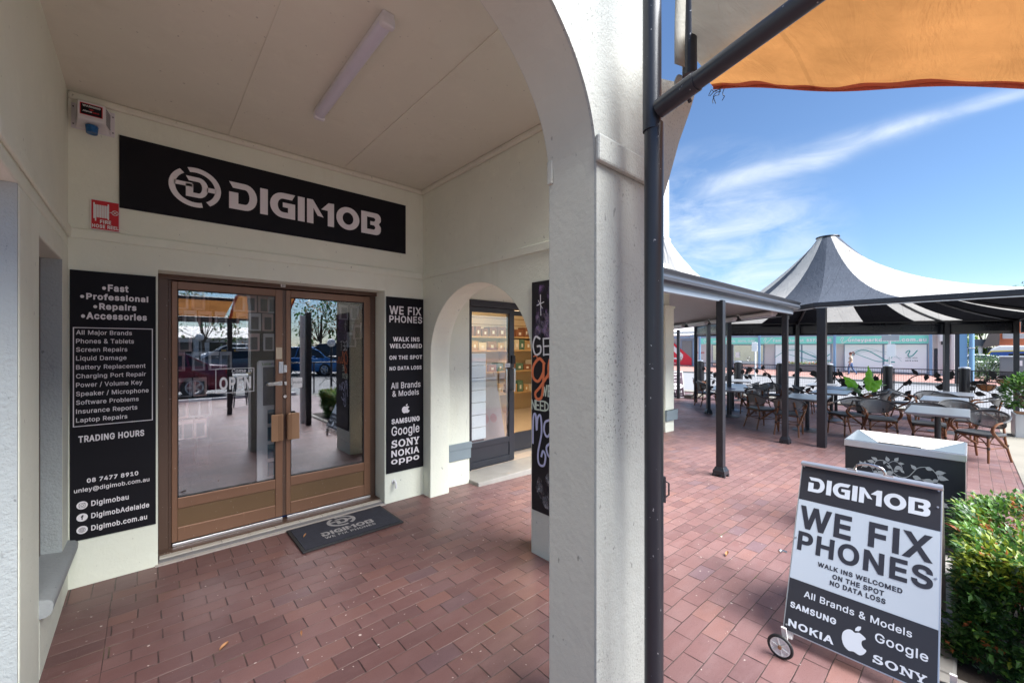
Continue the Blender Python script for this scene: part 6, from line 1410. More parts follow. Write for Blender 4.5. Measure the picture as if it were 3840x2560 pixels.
CH = [  # x, y, facing (degrees from +X), label
 (9.66, -.10, 150, 'cafe chair at the right of the front table, side on beside the concrete'),
 (10.28, .50, 184, 'cafe chair tucked behind the front table with its seat below the table top'),
 (11.65, .16, 190, 'cafe chair behind the front table, just right of another woven back'),
 (10.35, 1.16, 205, 'cafe chair facing out above the black planter box'),
 (14.0, .42, 182, 'cafe chair whose dark rim shows over the far edge of the second table'),
 (14.9, .70, 184, 'cafe chair with rim half hidden by the farthest right hand table'),
 (14.95, 1.22, 262, 'cafe chair in side view at the left of the right hand tables by the bollard'),
 (14.75, -.22, 95, 'cafe chair in side view under the hanging baskets'),
 (9.55, 2.42, 6, 'cafe chair with its back to us right behind the nearest slim post'),
 (10.55, 1.68, 140, 'cafe chair with looping arm turned to the near table between the two posts'),
 (13.3, 1.55, 95, 'cafe chair beside the big leafed plant with a brown arm showing'),
 (14.5, 1.72, 100, 'farther cafe chair beside the big leafed plant, mostly hidden'),
 (12.2, 2.95, 275, 'cafe chair tipped sideways at the left end of the second middle table'),
 (13.9, 3.15, 275, 'cafe chair at the left end of the farthest middle table'),
 (11.95, 3.85, 45, 'cafe chair with its back to us at the right of the left hand table'),
 (13.35, 4.15, 140, 'cafe chair just behind the left hand near table chair'),
 (14.5, 4.75, 110, 'cafe chair with tilted rim at the far end of the left hand tables'),
 (9.95, 3.02, 325, 'cafe chair turned from the camera on the left of the near middle table'),
 (14.2, 4.05, 200, 'cafe chair with see through back facing us in front of the bollard'),
 (12.9, 5.45, 320, 'cafe chair behind the slim corner post on the left'),
 (14.85, 6.45, 300, 'leftmost cafe chair beside the maroon takeaway sign'),
]
for k, (x, y, a, lab) in enumerate(CH):
    if k == 0:
        chair0.location = (x, y, gz(x)); chair0.rotation_euler = (0, 0, R(a)); chair0['label'] = lab; chair0['group'] = 'bamboo cafe chairs on the terrace'; chair0.scale = (.96,) * 3
    else: dup(chair0, (x, y, gz(x)), R(a), lab)
def tabletop_mat():
    t = NT('brushed_table_top')
    b_ = t.noise(3, 4, .6, t.scaled((1, 14, 1)))
    t.set(t.b.inputs['Base Color'], t.mix(b_, (.42, .43, .45), (.50, .51, .53)))
    t.b.inputs['Metallic'].default_value = .55; t.set(t.b.inputs['Roughness'], t.math('MULTIPLY_ADD', b_, .08, .27))
    return t.m
M['top'] = tabletop_mat()
M['edge'] = mat('table_edge_strip', (.24, .235, .24), .35, .5, .1, 8)
M['iron'] = mat('pewter_cast_iron', (.16, .16, .17), .35, .6, .35, 40, bump=.6, bscale=70)
def make_table():
    t = thing('cafe_table', 'table', 'table', (0, 0, 0))
    MB().box(-.56, .56, -.345, .345, .690, .718).build('table_top', M['top'], t, bevel=.004)
    mb = MB(); mb.box(-.568, .568, -.353, .353, .682, .711); mb.build('edge_strip', M['edge'], t, bevel=.006)
    mb = MB(); mb.cyl((0, 0, .03), (0, 0, .682), .038, seg=16); mb.box(-.2, .2, -.03, .03, .655, .681); mb.box(-.03, .03, -.2, .2, .66, .6805); mb.build('pedestal', M['post'], t, smooth='auto')
    mb = MB(); mb.lathe([(0, .055), (.06, .05), (.13, .03), (.24, .022), (.262, .014), (.262, .001), (.0, .001)], (0, 0, 0), 32)
    mb.build('base_plate', M['iron'], t, smooth='auto')
    return t
table0 = make_table()
TB = [(9.55, .36, 0, 'bright cafe table nearest the camera at the right with an empty metallic top'), (12.75, .38, 0, 'second cafe table in the right hand line'), (15.4, .30, 0, 'farthest cafe table in the right hand line against the fence'),
 (10.40, 2.30, 5, 'cafe table between the two nearest posts'), (12.75, 2.32, 3, 'second cafe table of the middle line behind the thick post'), (14.75, 2.58, 3, 'farthest cafe table of the middle line beside the leafy plant'),
 (11.15, 4.15, 20, 'cafe table crossed by the nearest slim post'), (12.55, 4.55, 22, 'cafe table right behind the post crossed table'), (15.7, 5.5, 20, 'small far cafe table edge on before the left bollards'),
 (16.2, 3.2, 5, 'far cafe table corner seen between the corner post and the tent post')]
for k, (x, y, a, lab) in enumerate(TB):
    if k == 0: table0.location = (x, y, gz(x)); table0['label'] = lab; table0['group'] = 'cafe tables on the terrace'
    else: dup(table0, (x, y, gz(x)), R(a), lab)

mn = tag(MB().obox((11.05, 4.02, gz(11) + .722), (1, .4, 0), (-.4, 1, 0), (0, 0, 1), .10, .07, .003).build('menu_card', mat('lilac_card', (.45, .40, .62), .5), None), 'small lilac menu card on the table crossed by the nearest slim post', 'menu')
# ================================================================== FENCE WITH BOLLARDS AND LEAF CUT-OUTS
fe = thing('terrace_fence', 'low wire mesh fence with black bollards, cut out vines and leaves round the terrace', 'fence', (17, 2, gz(17)))
fp = [(17.5, -4.4), (17.25, -2.9), (17.15, -1.4), (17.1, .124), (17.05, 1.71), (17.0, 3.16), (16.95, 4.54), (16.9, 5.93), (16.8, 7.33)]
FH = 1.37
def fz(x): return gz(x)
M['bollard'] = mat('gunmetal_bollard', (.030, .032, .038), .25, .35, .2, 4)
for k, (x, y) in enumerate(fp):
    z0 = fz(x)
    mb = MB(); mb.cyl((x, y, z0 - .02), (x, y, z0 + FH), .118, seg=24); b_ = mb.build('bollard', M['bollard'], fe, smooth='auto')
    mb = MB(); mb.lathe([(.0, FH + .035), (.08, FH + .028), (.121, FH + .001), (.122, FH - .02)], (x, y, z0), 24); mb.build('cap', M['alu'], b_, smooth='auto')
random.seed(12)
def leaf_poly(cx, cy, L, W, a):
    pr = [(0, 0), (.18, .36), (.42, .5), (.68, .36), (.88, .13), (1.08, .02), (.9, -.12), (.68, -.3), (.42, -.42), (.2, -.3)]
    c_, s_ = math.cos(a), math.sin(a)
    return [(cx + (p[0] * L) * c_ - p[1] * W * s_, cy + (p[0] * L) * s_ + p[1] * W * c_) for p in pr]
M['lasercut'] = mat('black_cut_steel', (.008, .008, .009), .5, .2, .2, 6)
def curve2(mb, pts, w0, w1, P, n=6):
    p = smooth_path([(a, b_, 0) for a, b_ in pts], n)
    _lift[0] = (_lift[0] + 1) % 30
    ribbon(mb, p, w0, w1, P, 3e-5, _lift[0] * 8e-5)
    return p
VINES = [
 [([(0.0, .45), (.2, .72), (.42, 1.0), (.72, 1.08), (.98, .92), (1.05, .66), (.95, .5)], 9), ([(.0, .45), (.3, .42), (.6, .30), (.85, .12)], 6), ([(.98, .92), (1.15, 1.05), (1.28, 1.0)], 3)],
 [([(.0, .95), (.15, .72), (.42, .52), (.72, .35), (.95, .1)], 8), ([(.12, 1.15), (.16, .92), (.38, .70), (.75, .64), (1.08, .76), (1.25, 1.05)], 9), ([(.42, .52), (.68, .50), (.95, .58), (1.2, .5)], 5)],
 [([(0.05, .15), (.3, .42), (.36, .78), (.62, 1.06), (.98, 1.0), (1.08, .74), (.88, .6)], 9), ([(.3, .42), (.65, .34), (1.0, .18)], 6), ([(1.0, 1.0), (1.2, .85), (1.26, .6)], 4)],
]
for k in range(len(fp) - 1):
    (xa, ya), (xb, yb) = fp[k], fp[k + 1]
    A = Vector((xa, ya, fz(xa))); B = Vector((xb, yb, fz(xb))); d_ = (B - A); L = d_.length; du = d_.normalized()
    P = lambda u, v, w, A=A, du=du: A + du * (u + .14) + Vector((0, 0, .08 + v))
    W_ = L - .28
    mb = MB()
    mb.tube([P(-.02, FH - .16, 0), P(W_ + .02, FH - .16, 0)], .016, 6); mb.tube([P(-.02, .0, 0), P(W_ + .02, .0, 0)], .014, 6)
    for u in (0, W_): mb.tube([P(u, 0, 0), P(u, FH - .16, 0)], .016, 6)
    mb.build('panel_frame', M['post'], fe)
    mb = MB(); t_ = .0022
    u = .05
    nrm = Vector((-du.y, du.x, 0))
    while u < W_:
        mb.add([P(u - t_, 0, 0), P(u + t_, 0, 0), P(u + t_, FH - .17, 0), P(u - t_, FH - .17, 0)], [(0, 1, 2, 3)]); u += .055
    v = .05
    while v < FH - .18:
        mb.add([P(0, v - t_, 0) + nrm * .004, P(W_, v - t_, 0) + nrm * .004, P(W_, v + t_, 0) + nrm * .004, P(0, v + t_, 0) + nrm * .004], [(0, 1, 2, 3)]); v += .055
    mb.build('wire_mesh', M['post'], fe, fix=False, solid=.003)
    mb = MB(); PV = lambda u, v, w, P=P, nrm=nrm: P(u, v, 0) + nrm * (.02 + w * 4)
    for pts, nl in VINES[k % 3]:
        flip = (k // 3) % 2
        pts2 = [((W_ * (a / 1.3) if not flip else W_ * (1 - a / 1.3)), b_ * .98) for a, b_ in pts]
        p = curve2(mb, pts2, .034, .016, PV)
        for j in range(nl):
            q_ = p[int((j + .7) / nl * (len(p) - 1))]
            mb.poly(leaf_poly(q_.x, q_.y, random.uniform(.16, .24), random.uniform(.12, .17), random.uniform(-.6, 3.7) if j % 2 else random.uniform(-2.6, .4)), lambda u, v, w, j=j: PV(u, v, .004 + .0006 * j))
    mb.build('vine_cutout', M['lasercut'], fe, fix=False, solid=.004)
# hanging baskets on the right hand panel
hb = thing('hanging_basket', 'fibre lined half basket hung low on the fence at the left', 'basket', (0, 0, 0))
M['coir'] = mat('coconut_fibre', (.23, .105, .04), .9, 0, .35, 25, bump=.6, bscale=60)
mb = MB(); mb.lathe([(.02, -.17), (.08, -.155), (.14, -.10), (.17, -.02), (.175, 0), (.165, .0), (.15, -.03)], (0, 0, 0), 20); mb.build('liner', M['coir'], hb, smooth='auto')
mb = MB(); mb.tube([(.18 * math.cos(a), .18 * math.sin(a), .005) for a in [i * PI / 12 for i in range(24)]], .009, 6, closed=True)
for i in range(8): mb.tube([(.181 * math.cos(a) * r_, .181 * math.sin(a) * r_, z) for a in (i * PI / 4,) for r_, z in ((1, 0), (.94, -.05), (.78, -.11), (.45, -.16), (0, -.176))], .006, 5)
mb.build('wire_frame', M['lasercut'], hb)
hb.location = (16.88, -.27, gz(17) + .93); hb['group'] = 'hanging baskets on the fence'
dup(hb, (16.9, -.62, gz(17) + 1.09), 0, 'fibre lined half basket hung higher beside the right hand tent post')

# ================================================================== PLANTS
class Leaves:
    """many small folded leaves gathered into one mesh"""
    def __init__(s, seed): s.mb = MB(); s.r = random.Random(seed)
    def leaf(s, p, d_, L, W, mi, up=None):
        s.mb.cur = mi
        d_ = d_.normalized(); side = d_.cross(up if up else Vector((s.r.uniform(-.4, .4), s.r.uniform(-.4, .4), 1)))
        if side.length < 1e-4: side = d_.orthogonal()
        side.normalize(); n_ = side.cross(d_)
        a = p; b_ = p + d_ * L * .45 + side * W * .5 + n_ * L * .06; c_ = p + d_ * L - n_ * L * .10; e = p + d_ * L * .45 - side * W * .5 + n_ * L * .06; m_ = p + d_ * L * .5
        s.mb.add([a, b_, c_, e, m_], [(0, 4, 1), (1, 4, 2), (2, 4, 3), (3, 4, 0)])
def leafmat(name, col, rough=.38, trans=.3, spec=.5):
    t = NT(name)
    f = t.noise(25, 2)
    c = t.mix(f, tuple(x * .7 for x in col), tuple(min(1, x * 1.2) for x in col))
    t.set(t.b.inputs['Base Color'], c); t.b.inputs['Roughness'].default_value = rough; t.b.inputs['Specular IOR Level'].default_value = spec
    tr = t.new('BsdfTranslucent'); t.set(tr.inputs['Color'], t.mix(.5, c, tuple(min(1, x * 1.7) for x in col)))
    mx = t.new('MixShader'); mx.inputs[0].default_value = trans
    t.l.new(t.b.outputs[0], mx.inputs[1]); t.l.new(tr.outputs[0], mx.inputs[2]); t.l.new(mx.outputs[0], t.out.inputs['Surface'])
    return t.m
LG = [leafmat('dark_green_leaf', (.035, .095, .024)), leafmat('mid_green_leaf', (.065, .165, .032)), leafmat('fresh_green_leaf', (.13, .27, .045)), leafmat('lime_leaf', (.25, .31, .035)), leafmat('orange_young_leaf', (.42, .13, .05)), leafmat('bronze_leaf', (.23, .12, .05)), leafmat('pale_sheen_leaf', (.13, .19, .11), .25)]
hd = thing('hedge', 'clipped bright green hedge with orange and lime young leaves in the near right corner', 'hedge', (3.8, -.6, 0))
LV = Leaves(21); r_ = LV.r
HX0, HX1, HY0, HY1, HT = 2.90, 4.05, -1.5, .02, .575
def hedge_pt():
    """points near the surface of a rounded box, denser on the two faces we see"""
    w_ = r_.random()
    dp = abs(r_.gauss(0, .05))
    bmp = lambda a, b_: .035 * math.sin(a * 7 + b_ * 3) + .03 * math.sin(a * 13 - b_ * 9 + 1) + .02 * math.sin(b_ * 21)
    if w_ < .50:
        x, y = r_.uniform(HX0, HX1), r_.uniform(HY0, HY1); e = min(x - HX0, HY1 - y, .18)
        z = HT + bmp(x, y) - dp - .16 * (1 - e / .18) ** 2
        n_ = Vector((-.25 * (1 - e / .18), .15, 1))
        return Vector((x, y, z)), n_, dp
    if w_ < .83:
        y, z = r_.uniform(HY0, HY1 + .02), HT * r_.random() ** .8; x = HX0 + bmp(y, z) + dp + .10 * max(0, (.25 - z)) * -1 + .05 * (1 - z / HT)
        return Vector((x, y, z)), Vector((-1, .1, .45)), dp
    x, z = r_.uniform(HX0, HX1), HT * r_.random() ** .8; y = HY1 + .8 * bmp(x, z) - dp
    return Vector((x, y, z)), Vector((-.25, 1, .45)), dp
def hue(x, y):
    return math.sin(x * 5.1 + 1.3 * math.sin(y * 4)) + math.sin(y * 6.3 + 2 * math.sin(x * 2.7))
for k in range(7200):
    p, n_, dp = hedge_pt()
    top = p.z > HT - .16
    h_ = hue(p.x, p.y)
    q_ = r_.random()
    if top: cm = 3 if (h_ > .5 and q_ < .6) or q_ < .22 else (4 if (q_ > .965 or (h_ < -1.25 and q_ > .72)) else (2 if q_ < .62 else (6 if q_ < .74 else 1)))
    else: cm = 0 if q_ < .50 else (1 if q_ < .82 else (2 if q_ < .92 else (5 if q_ < .96 else (4 if q_ < .972 and h_ > .5 else 3))))
    stem = (n_.normalized() + Vector((r_.uniform(-.8, .8), r_.uniform(-.8, .8), r_.uniform(-.25, .6)))).normalized()
    nl = r_.choice((5, 6, 7))
    side = stem.cross(Vector((r_.uniform(-1, 1), r_.uniform(-1, 1), .3))).normalized()
    for j in range(nl):
        b_ = p + stem * (.014 * j - .03)
        dd_ = (stem * .75 + side * (1 if j % 2 else -1) * .85 + Vector((0, 0, -.12)) + Vector((r_.uniform(-.3, .3),) * 3)).normalized() if j < nl - 1 else stem
        cc = cm if r_.random() < .8 else (1 if top else 0)
        LV.leaf(b_, dd_, r_.uniform(.026, .046), r_.uniform(.015, .023), cc)
LV.mb.build('foliage', LG, hd, fix=False)
mb = MB()
for k in range(160):
    x, y = r_.uniform(HX0 + .12, HX1 - .1), r_.uniform(HY0, HY1 - .12)
    mb.tube([(x, y, 0), (x + r_.uniform(-.05, .05), y + r_.uniform(-.05, .05), .25), (x + r_.uniform(-.12, .12), y + r_.uniform(-.1, .1), .52)], [.006, .004, .002], 5)
mb.build('stem', mat('hedge_twig', (.06, .04, .025), .8), hd)
mb = MB(); mb.box(2.78, 5.2, .045, .13, -.09, .035); mb.box(2.70, 2.78, -1.9, .13, -.08, .03)
struct(mb.build('garden_kerb', M['concrete2'], bevel=.012))
mb = MB(); mb.add([(2.78, -1.9, .012), (5.2, -1.9, -.02), (5.2, .045, -.02), (2.78, .045, .012)], [(0, 1, 2, 3)])
struct(mb.build('garden_soil', mat('dark_soil', (.035, .025, .018), .95, 0, .5, 30, bump=1, bscale=60)))

# strelitzia in a dark pot behind the middle tables
sp_ = thing('strelitzia_plant', 'potted plant with two huge bright green leaves standing in front of the fence', 'plant', (15.4, 2.05, gz(15.4)))
mb = MB(); mb.lathe([(0, 0), (.16, 0), (.20, .32), (.215, .34), (.19, .34), (.18, .30), (0, .30)], (15.4, 2.05, gz(15.4)), 20); mb.build('pot', M['post'], sp_, smooth='auto')
M['bigleaf'] = leafmat('bright_banana_leaf', (.22, .52, .03), .3, .45)
M['bigleaf2'] = leafmat('dull_banana_leaf', (.12, .22, .10), .35, .3)
def big_leaf(base, tip, L, W, m_, bend, side):
    base, tip = Vector(base), Vector(tip)
    mb = MB(); d_ = (tip - base); mb.tube(smooth_path([base, base + d_ * .5 + Vector(bend) * -.3, tip], 6), [.011 - .0005 * i for i in range(13)], 6)
    st = mb.build('stem', m_, sp_, smooth='auto')
    ax = d_.normalized(); side = Vector(side); side = (side - side.dot(ax) * ax).normalized()
    mb = MB()
    def f(u, v):
        wv = W * (math.sin(PI * min(1, (u * .95 + .04)) ** .8)) * (.5 if True else 1)
        s_ = (v - .5) * 2
        c_ = tip + ax * (u * L) + Vector(bend) * (u * u) * L
        return c_ + side * s_ * wv + ax.cross(side) * (abs(s_) * wv * .30 + .02 * math.sin(u * 22) * abs(s_))
    mb.grid(f, 18, 8); mb.build('leaf', m_, sp_, smooth=True)
pb = Vector((15.4, 2.05, gz(15.4) + .3))
vs_ = Vector((.7457, -.666, 0))
big_leaf(pb, pb + vs_ * -.20 + Vector((0, 0, .36)), .44, .29, M['bigleaf'], (-.30, .27, .05), vs_ * .6 + Vector((0, 0, .8)))
big_leaf(pb, pb + vs_ * .12 + Vector((0, 0, .34)), .70, .27, M['bigleaf'], vs_ * -.32 + Vector((0, 0, .1)), vs_)
big_leaf(pb, pb + vs_ * .24 + Vector((0, 0, .32)), .44, .28, M['bigleaf'], vs_ * .05, vs_)
big_leaf(pb, pb + vs_ * -.10 + Vector((0, 0, .26)), .32, .18, M['bigleaf2'], vs_ * -.8 + Vector((0, 0, -.35)), Vector((0, 0, 1)))
big_leaf(pb, pb + vs_ * .26 + Vector((.1, .1, .32)), .44, .18, M['bigleaf2'], vs_ * .85 + Vector((0, 0, -.35)), Vector((.2, .2, 1)))
big_leaf(pb, pb + vs_ * .18 + Vector((.1, .1, .50)), .36, .24, M['bigleaf2'], vs_ * .55 + Vector((0, 0, .1)), vs_)

# round leafed shrub in a white square planter
pp = thing('planter_shrub', 'glossy round leafed shrub in a white square planter at the right edge', 'plant', (13.35, -.95, gz(13.4)))
zx = gz(13.35)
mb = MB(); c0 = Vector((13.55, -.86, zx))
mb.obox((13.55, -.88, zx + .24), (1, .05, 0), (-.05, 1, 0), (0, 0, 1), .30, .30, .24); mb.build('planter', mat('white_planter', (.62, .63, .63), .35, 0, .05, 3), pp, bevel=.015)
mb = MB(); mb.obox((13.55, -.88, zx + .475), (1, .05, 0), (-.05, 1, 0), (0, 0, 1), .27, .27, .012); mb.build('soil', M['coir'], pp)
LS = Leaves(5); r_ = LS.r
for k in range(900):
    a = r_.uniform(0, 2 * PI); el = math.asin(r_.uniform(-.75, 1)); rad = r_.uniform(.6, 1) ** .5
    p = Vector((13.55, -.84, zx + .90)) + Vector((math.cos(a) * math.cos(el) * .42 * rad, math.sin(a) * math.cos(el) * .42 * rad, math.sin(el) * .40 * rad))
    n_ = (p - Vector((13.52, -.74, zx + .8)))
    LS.leaf(p, n_.normalized() + Vector((r_.uniform(-.7, .7), r_.uniform(-.7, .7), r_.uniform(-.5, .6))), r_.uniform(.08, .13), r_.uniform(.06, .085), r_.choice((0, 0, 1, 1, 1, 2)))
LS.mb.build('foliage', LG, pp, fix=False)
mb = MB()
for k in range(14): mb.tube([(13.52 + r_.uniform(-.05, .05), -.8, zx + .45), (13.52 + r_.uniform(-.2, .2), -.76 + r_.uniform(-.2, .2), zx + .8), (13.5 + r_.uniform(-.4, .4), -.72 + r_.uniform(-.4, .4), zx + 1.15)], [.012, .008, .003], 5)
mb.build('stem', mat('shrub_stem', (.09, .06, .035), .8), pp)
bp = thing('floor_bracket', 'small bolted steel bracket lying on the concrete at the right edge', 'bracket', (10.7, -.83, gz(10.7)))
mb = MB(); mb.obox((10.7, -.83, gz(10.7) + .02), (.6, -.8, 0), (.8, .6, 0), (0, 0, 1), .16, .04, .006); mb.obox((10.78, -.94, gz(10.7) + .05), (.6, -.8, 0), (.8, .6, 0), (0, 0, 1), .02, .03, .035); mb.build('plate', M['alu'], bp, bevel=.003)
mb = MB(); mb.cyl((10.64, -.75, gz(10.7) + .026), (10.64, -.75, gz(10.7) + .06), .014, seg=8); mb.build('bolt', M['steel'], bp)

# ================================================================== PLANTER BOX WITH VINE DECAL
bx = thing('counter_box', 'black box cabinet with silver vine decal and pale lid behind the phone repair sign', 'cabinet', (4.6, .36, 0))
KX, KY0, KY1, KD2, KT = 4.33, .026, .697, .555, .78
g_ = gz(4.5)
mb = MB(); mb.box(KX, KX + KD2, KY0, KY1, g_ + .03, KT - .055); mb.build('body', mat('charcoal_cabinet', (.022, .026, .031), .3, .1, .25, 2, rvar=.12), bx, bevel=.004)
mb = MB(); mb.box(KX - .006, KX + KD2 + .006, KY0 - .006, KY1 + .006, KT - .055, KT - .004); mb.build('lid_frame', M['alu'], bx, bevel=.004)
mb = MB(); mb.box(KX + .004, KX + KD2 - .004, KY0 + .004, KY1 - .004, KT - .02, KT - .0005); mb.build('glass_lid', mat('sky_grey_lid_glass', (.22, .27, .31), .06, .0, .1, 4), bx)
mb = MB(); mb.add([(KX + .01, KY0 + .17, KT + .001), (KX + .01, KY1 - .21, KT + .001), (KX + KD2 - .01, KY1 - .015, KT + .001), (KX + KD2 - .01, KY0 + .01, KT + .001)], [(0, 1, 2, 3)]); mb.build('lid_panel', mat('cream_lid_panel', (.72, .66, .58), .4, 0, .05, 3), bx)
mb = MB(); mb.box(KX + .012, KX + .024, KY0 + .225, KY0 + .465, KT + .0015, KT + .006); mb.build('slot', M['rubber'], bx)
mb = MB()
for x in (KX + .05, KX + KD2 - .05):
    for y in (KY0 + .05, KY1 - .05): mb.cyl((x, y, g_), (x, y, g_ + .03), .02, seg=10)
mb.build('foot', M['rubber'], bx)
M['decal'] = mat('silver_decal', (.42, .46, .46), .45, 0, .05, 4)
# decal drawn in fractions of the front face: u to the right, v up from the lid line
FW = KY1 - KY0
PD = lambda u, v, w: (KX - .0012 - w, KY1 - u * FW, KT - .055 - v * FW)
mb = MB()
stems = [
 ([(.40, .135), (.44, .105), (.485, .115), (.51, .15), (.51, .185), (.49, .20)], .006, .004),
 ([(.285, .20), (.275, .165), (.30, .125), (.35, .115), (.395, .14), (.425, .19), (.44, .235), (.50, .27), (.56, .255), (.60, .20), (.64, .14), (.70, .115), (.75, .13), (.79, .18), (.80, .23), (.775, .265)], .009, .006),
 ([(.285, .20), (.30, .235), (.32, .25)], .005, .004),
 ([(.155, .24), (.18, .205), (.22, .20), (.25, .225), (.265, .27)], .005, .004),
 ([(.53, .27), (.565, .29), (.565, .325), (.53, .335), (.50, .32)], .005, .003), ([(.55, .36), (.62, .35), (.68, .38), (.74, .42)], .006, .004)]
for pts, w0, w1 in stems: curve2(mb, pts, w0, w1, PD)
_dl = [0]
def dleaf(u, v, a, L=.055, W=.042):
    _dl[0] += 1; z = .0035 + _dl[0] * 2.5e-5; mb.poly(leaf_poly(u, v, L, W, -R(a)), lambda a_, b_, w: PD(a_, b_, z))
for u, v, a, L in ((.395, .12, 105, .06), (.45, .10, 55, .055), (.48, .12, 5, .05), (.505, .155, 215, .07), (.51, .165, 260, .04), (.505, .19, -50, .04), (.30, .125, 150, .06), (.275, .15, 175, .065), (.275, .19, 190, .06), (.37, .118, 250, .04), (.29, .205, -10, .055), (.305, .245, -30, .07), (.295, .245, 240, .05), (.425, .19, 150, .05), (.44, .215, 10, .04), (.44, .235, 200, .075), (.47, .265, 255, .085), (.60, .235, -20, .075), (.625, .16, 130, .06), (.70, .118, -15, .065), (.775, .16, 12, .08), (.79, .20, -10, .085), (.80, .235, 215, .06), (.765, .275, 170, .09), (.765, .28, 280, .085), (.795, .265, -55, .08), (.17, .215, 120, .06), (.185, .205, 85, .05), (.22, .20, 200, .06), (.245, .215, 10, .04), (.30, .26, 300, .1), (.33, .33, 20, .09), (.545, .275, 200, .03), (.565, .32, 160, .04), (.62, .35, 75, .05), (.71, .40, 140, .1), (.74, .42, 10, .1), (.80, .47, -30, .09), (.80, .50, 20, .07)):
    dleaf(u, v, a, L, L * .72)
mb.build('vine_decal', M['decal'], bx, fix=False)

# ================================================================== FOLD-OUT SIGN NEXT TO THE HEDGE
af = thing('fold_out_sign', 'wheeled black and white fold out phone repair sign standing by the hedge', 'sign', (2.9, .38, 0))
O_ = Vector((2.50, .662, .06)); UV_ = Vector((0, -1, 0)); VV = Vector((.373, 0, .798)).normalized(); NN = UV_.cross(VV); 
if NN.x > 0: NN = -NN
def PAF(u, v, w): return O_ + UV_ * u + VV * v + NN * (.0008 + w)
def rectA(mb, u0, u1, v0, v1, w=0): mb.poly([(u0, v0), (u1, v0), (u1, v1), (u0, v1)], lambda u, v, w_: PAF(u, v, w))
WA, HA = .572, .880
mb = MB(); ctr = O_ + UV_ * WA / 2 + VV * HA / 2 - NN * .008
mb.obox(ctr, UV_, VV, NN, WA / 2, HA / 2, .0075); fpn = mb.build('front_panel', M['alu'], af, bevel=.002)
mb = MB(); rectA(mb, .006, WA - .006, .26, .679); mb.build('pale_band', mat('silver_white_panel', (.47, .535, .61), .38, 0, .04, 2), fpn)
M['darkband'] = mat('near_black_panel', (.026, .026, .033), .4, 0, .15, 5)
mb = MB(); rectA(mb, .006, WA - .006, .681, HA - .006); mb.build('header_band', M['darkband'], fpn)
mb = MB(); rectA(mb, .006, WA - .006, .006, .259); mb.build('footer_band', M['darkband'], fpn)
PT = lambda u, v, w: PAF(u, v, .0012)
mb = MB(); put_word(mb, PT, .043, .531, .734, .814); mb.build('lettering', M['lettera'], fpn)
for s_, u0, u1, v0, cp_, bo in (('All Brands & Models', .076, .484, .190, .031, .012), ('SAMSUNG', .022, .216, .119, .028, .035), ('NOKIA', .022, .213, .029, .033, .03), ('Google', .361, .537, .118, .038, .012)):
    put_text(MB(), s_, PT, u0, u1, v0, cp_, bo).build('lettering', M['lettera'], fpn)
mb = MB(); put_slab(mb, PT, .357, .535, .030, .064); mb.build('lettering', M['lettera'], fpn)
mb = MB(); put_apple(mb, PT, .289, .086, .094, .104); mb.build('fruit_logo', M['lettera'], fpn)
M['signink'] = mat('dark_sign_print', (.028, .029, .040), .4)
for s_, u0, u1, v0, cp_, bo in (('WE FIX', .020, .544, .528, .121, .028), ('PHONES', .023, .546, .411, .099, .028), ('WALK INS WELCOMED', .121, .447, .359, .022, .03), ('ON THE SPOT', .186, .384, .322, .023, .03), ('NO DATA LOSS', .178, .391, .289, .023, .03)):
    put_text(MB(), s_, PT, u0, u1, v0, cp_, bo).build('lettering', M['signink'], fpn)
mb = MB()
for u, v in ((.014, .868), (.558, .868), (.014, .47), (.556, .47), (.016, .03), (.556, .03), (.556, .79)): q_ = PAF(u, v, 0); mb.cyl(q_, q_ + NN * .003, .0045, seg=8)
mb.build('rivet', M['alu'], fpn)
# back panel mirrored about the top edge
xt = O_.x + .373 + .012
mb = MB(); VB = Vector((-.373, 0, .798)).normalized(); NB = Vector((.798, 0, .373)).normalized()
OB = Vector((2 * xt - O_.x, .662, .06)); mb.obox(OB + UV_ * WA / 2 + VB * HA / 2 + NB * 0, UV_, VB, NB, WA / 2, HA / 2, .0075); mb.build('back_panel', M['alu'], af, bevel=.002)
mb = MB()
for u in (.03, WA - .03):
    for o_, v_ in ((O_, VV), (OB, VB)): mb.obox(o_ + UV_ * u + v_ * .40 + (Vector((.022, 0, 0)) if o_ is O_ else Vector((-.022, 0, 0))), UV_, v_, NN, .014, .44, .011)
mb.build('leg_rail', M['white'], af, bevel=.003)
mb = MB(); mb.tube([(xt - .02, .662, .862), (xt - .02, .662 - WA, .862)], .012, 8); mb.tube([(xt + .004, .662, .862), (xt + .004, .662 - WA, .862)], .012, 8); mb.build('hinge', M['alu'], af)
mb = MB(); y0_, y1_ = .662 - .24, .662 - .365
mb.tube(smooth_path([(xt - .01, y0_, .874), (xt - .01, y0_ - .012, .905), (xt - .01, (y0_ + y1_) / 2, .918), (xt - .01, y1_ + .012, .905), (xt - .01, y1_, .874)], 6), .006, 8)
for y in (y0_ + .012, y1_ - .012): mb.obox((xt - .01, y, .876), (1, 0, 0), (0, 1, 0), (0, 0, 1), .008, .02, .003)
mb.build('handle', M['steel'], af, smooth='auto')
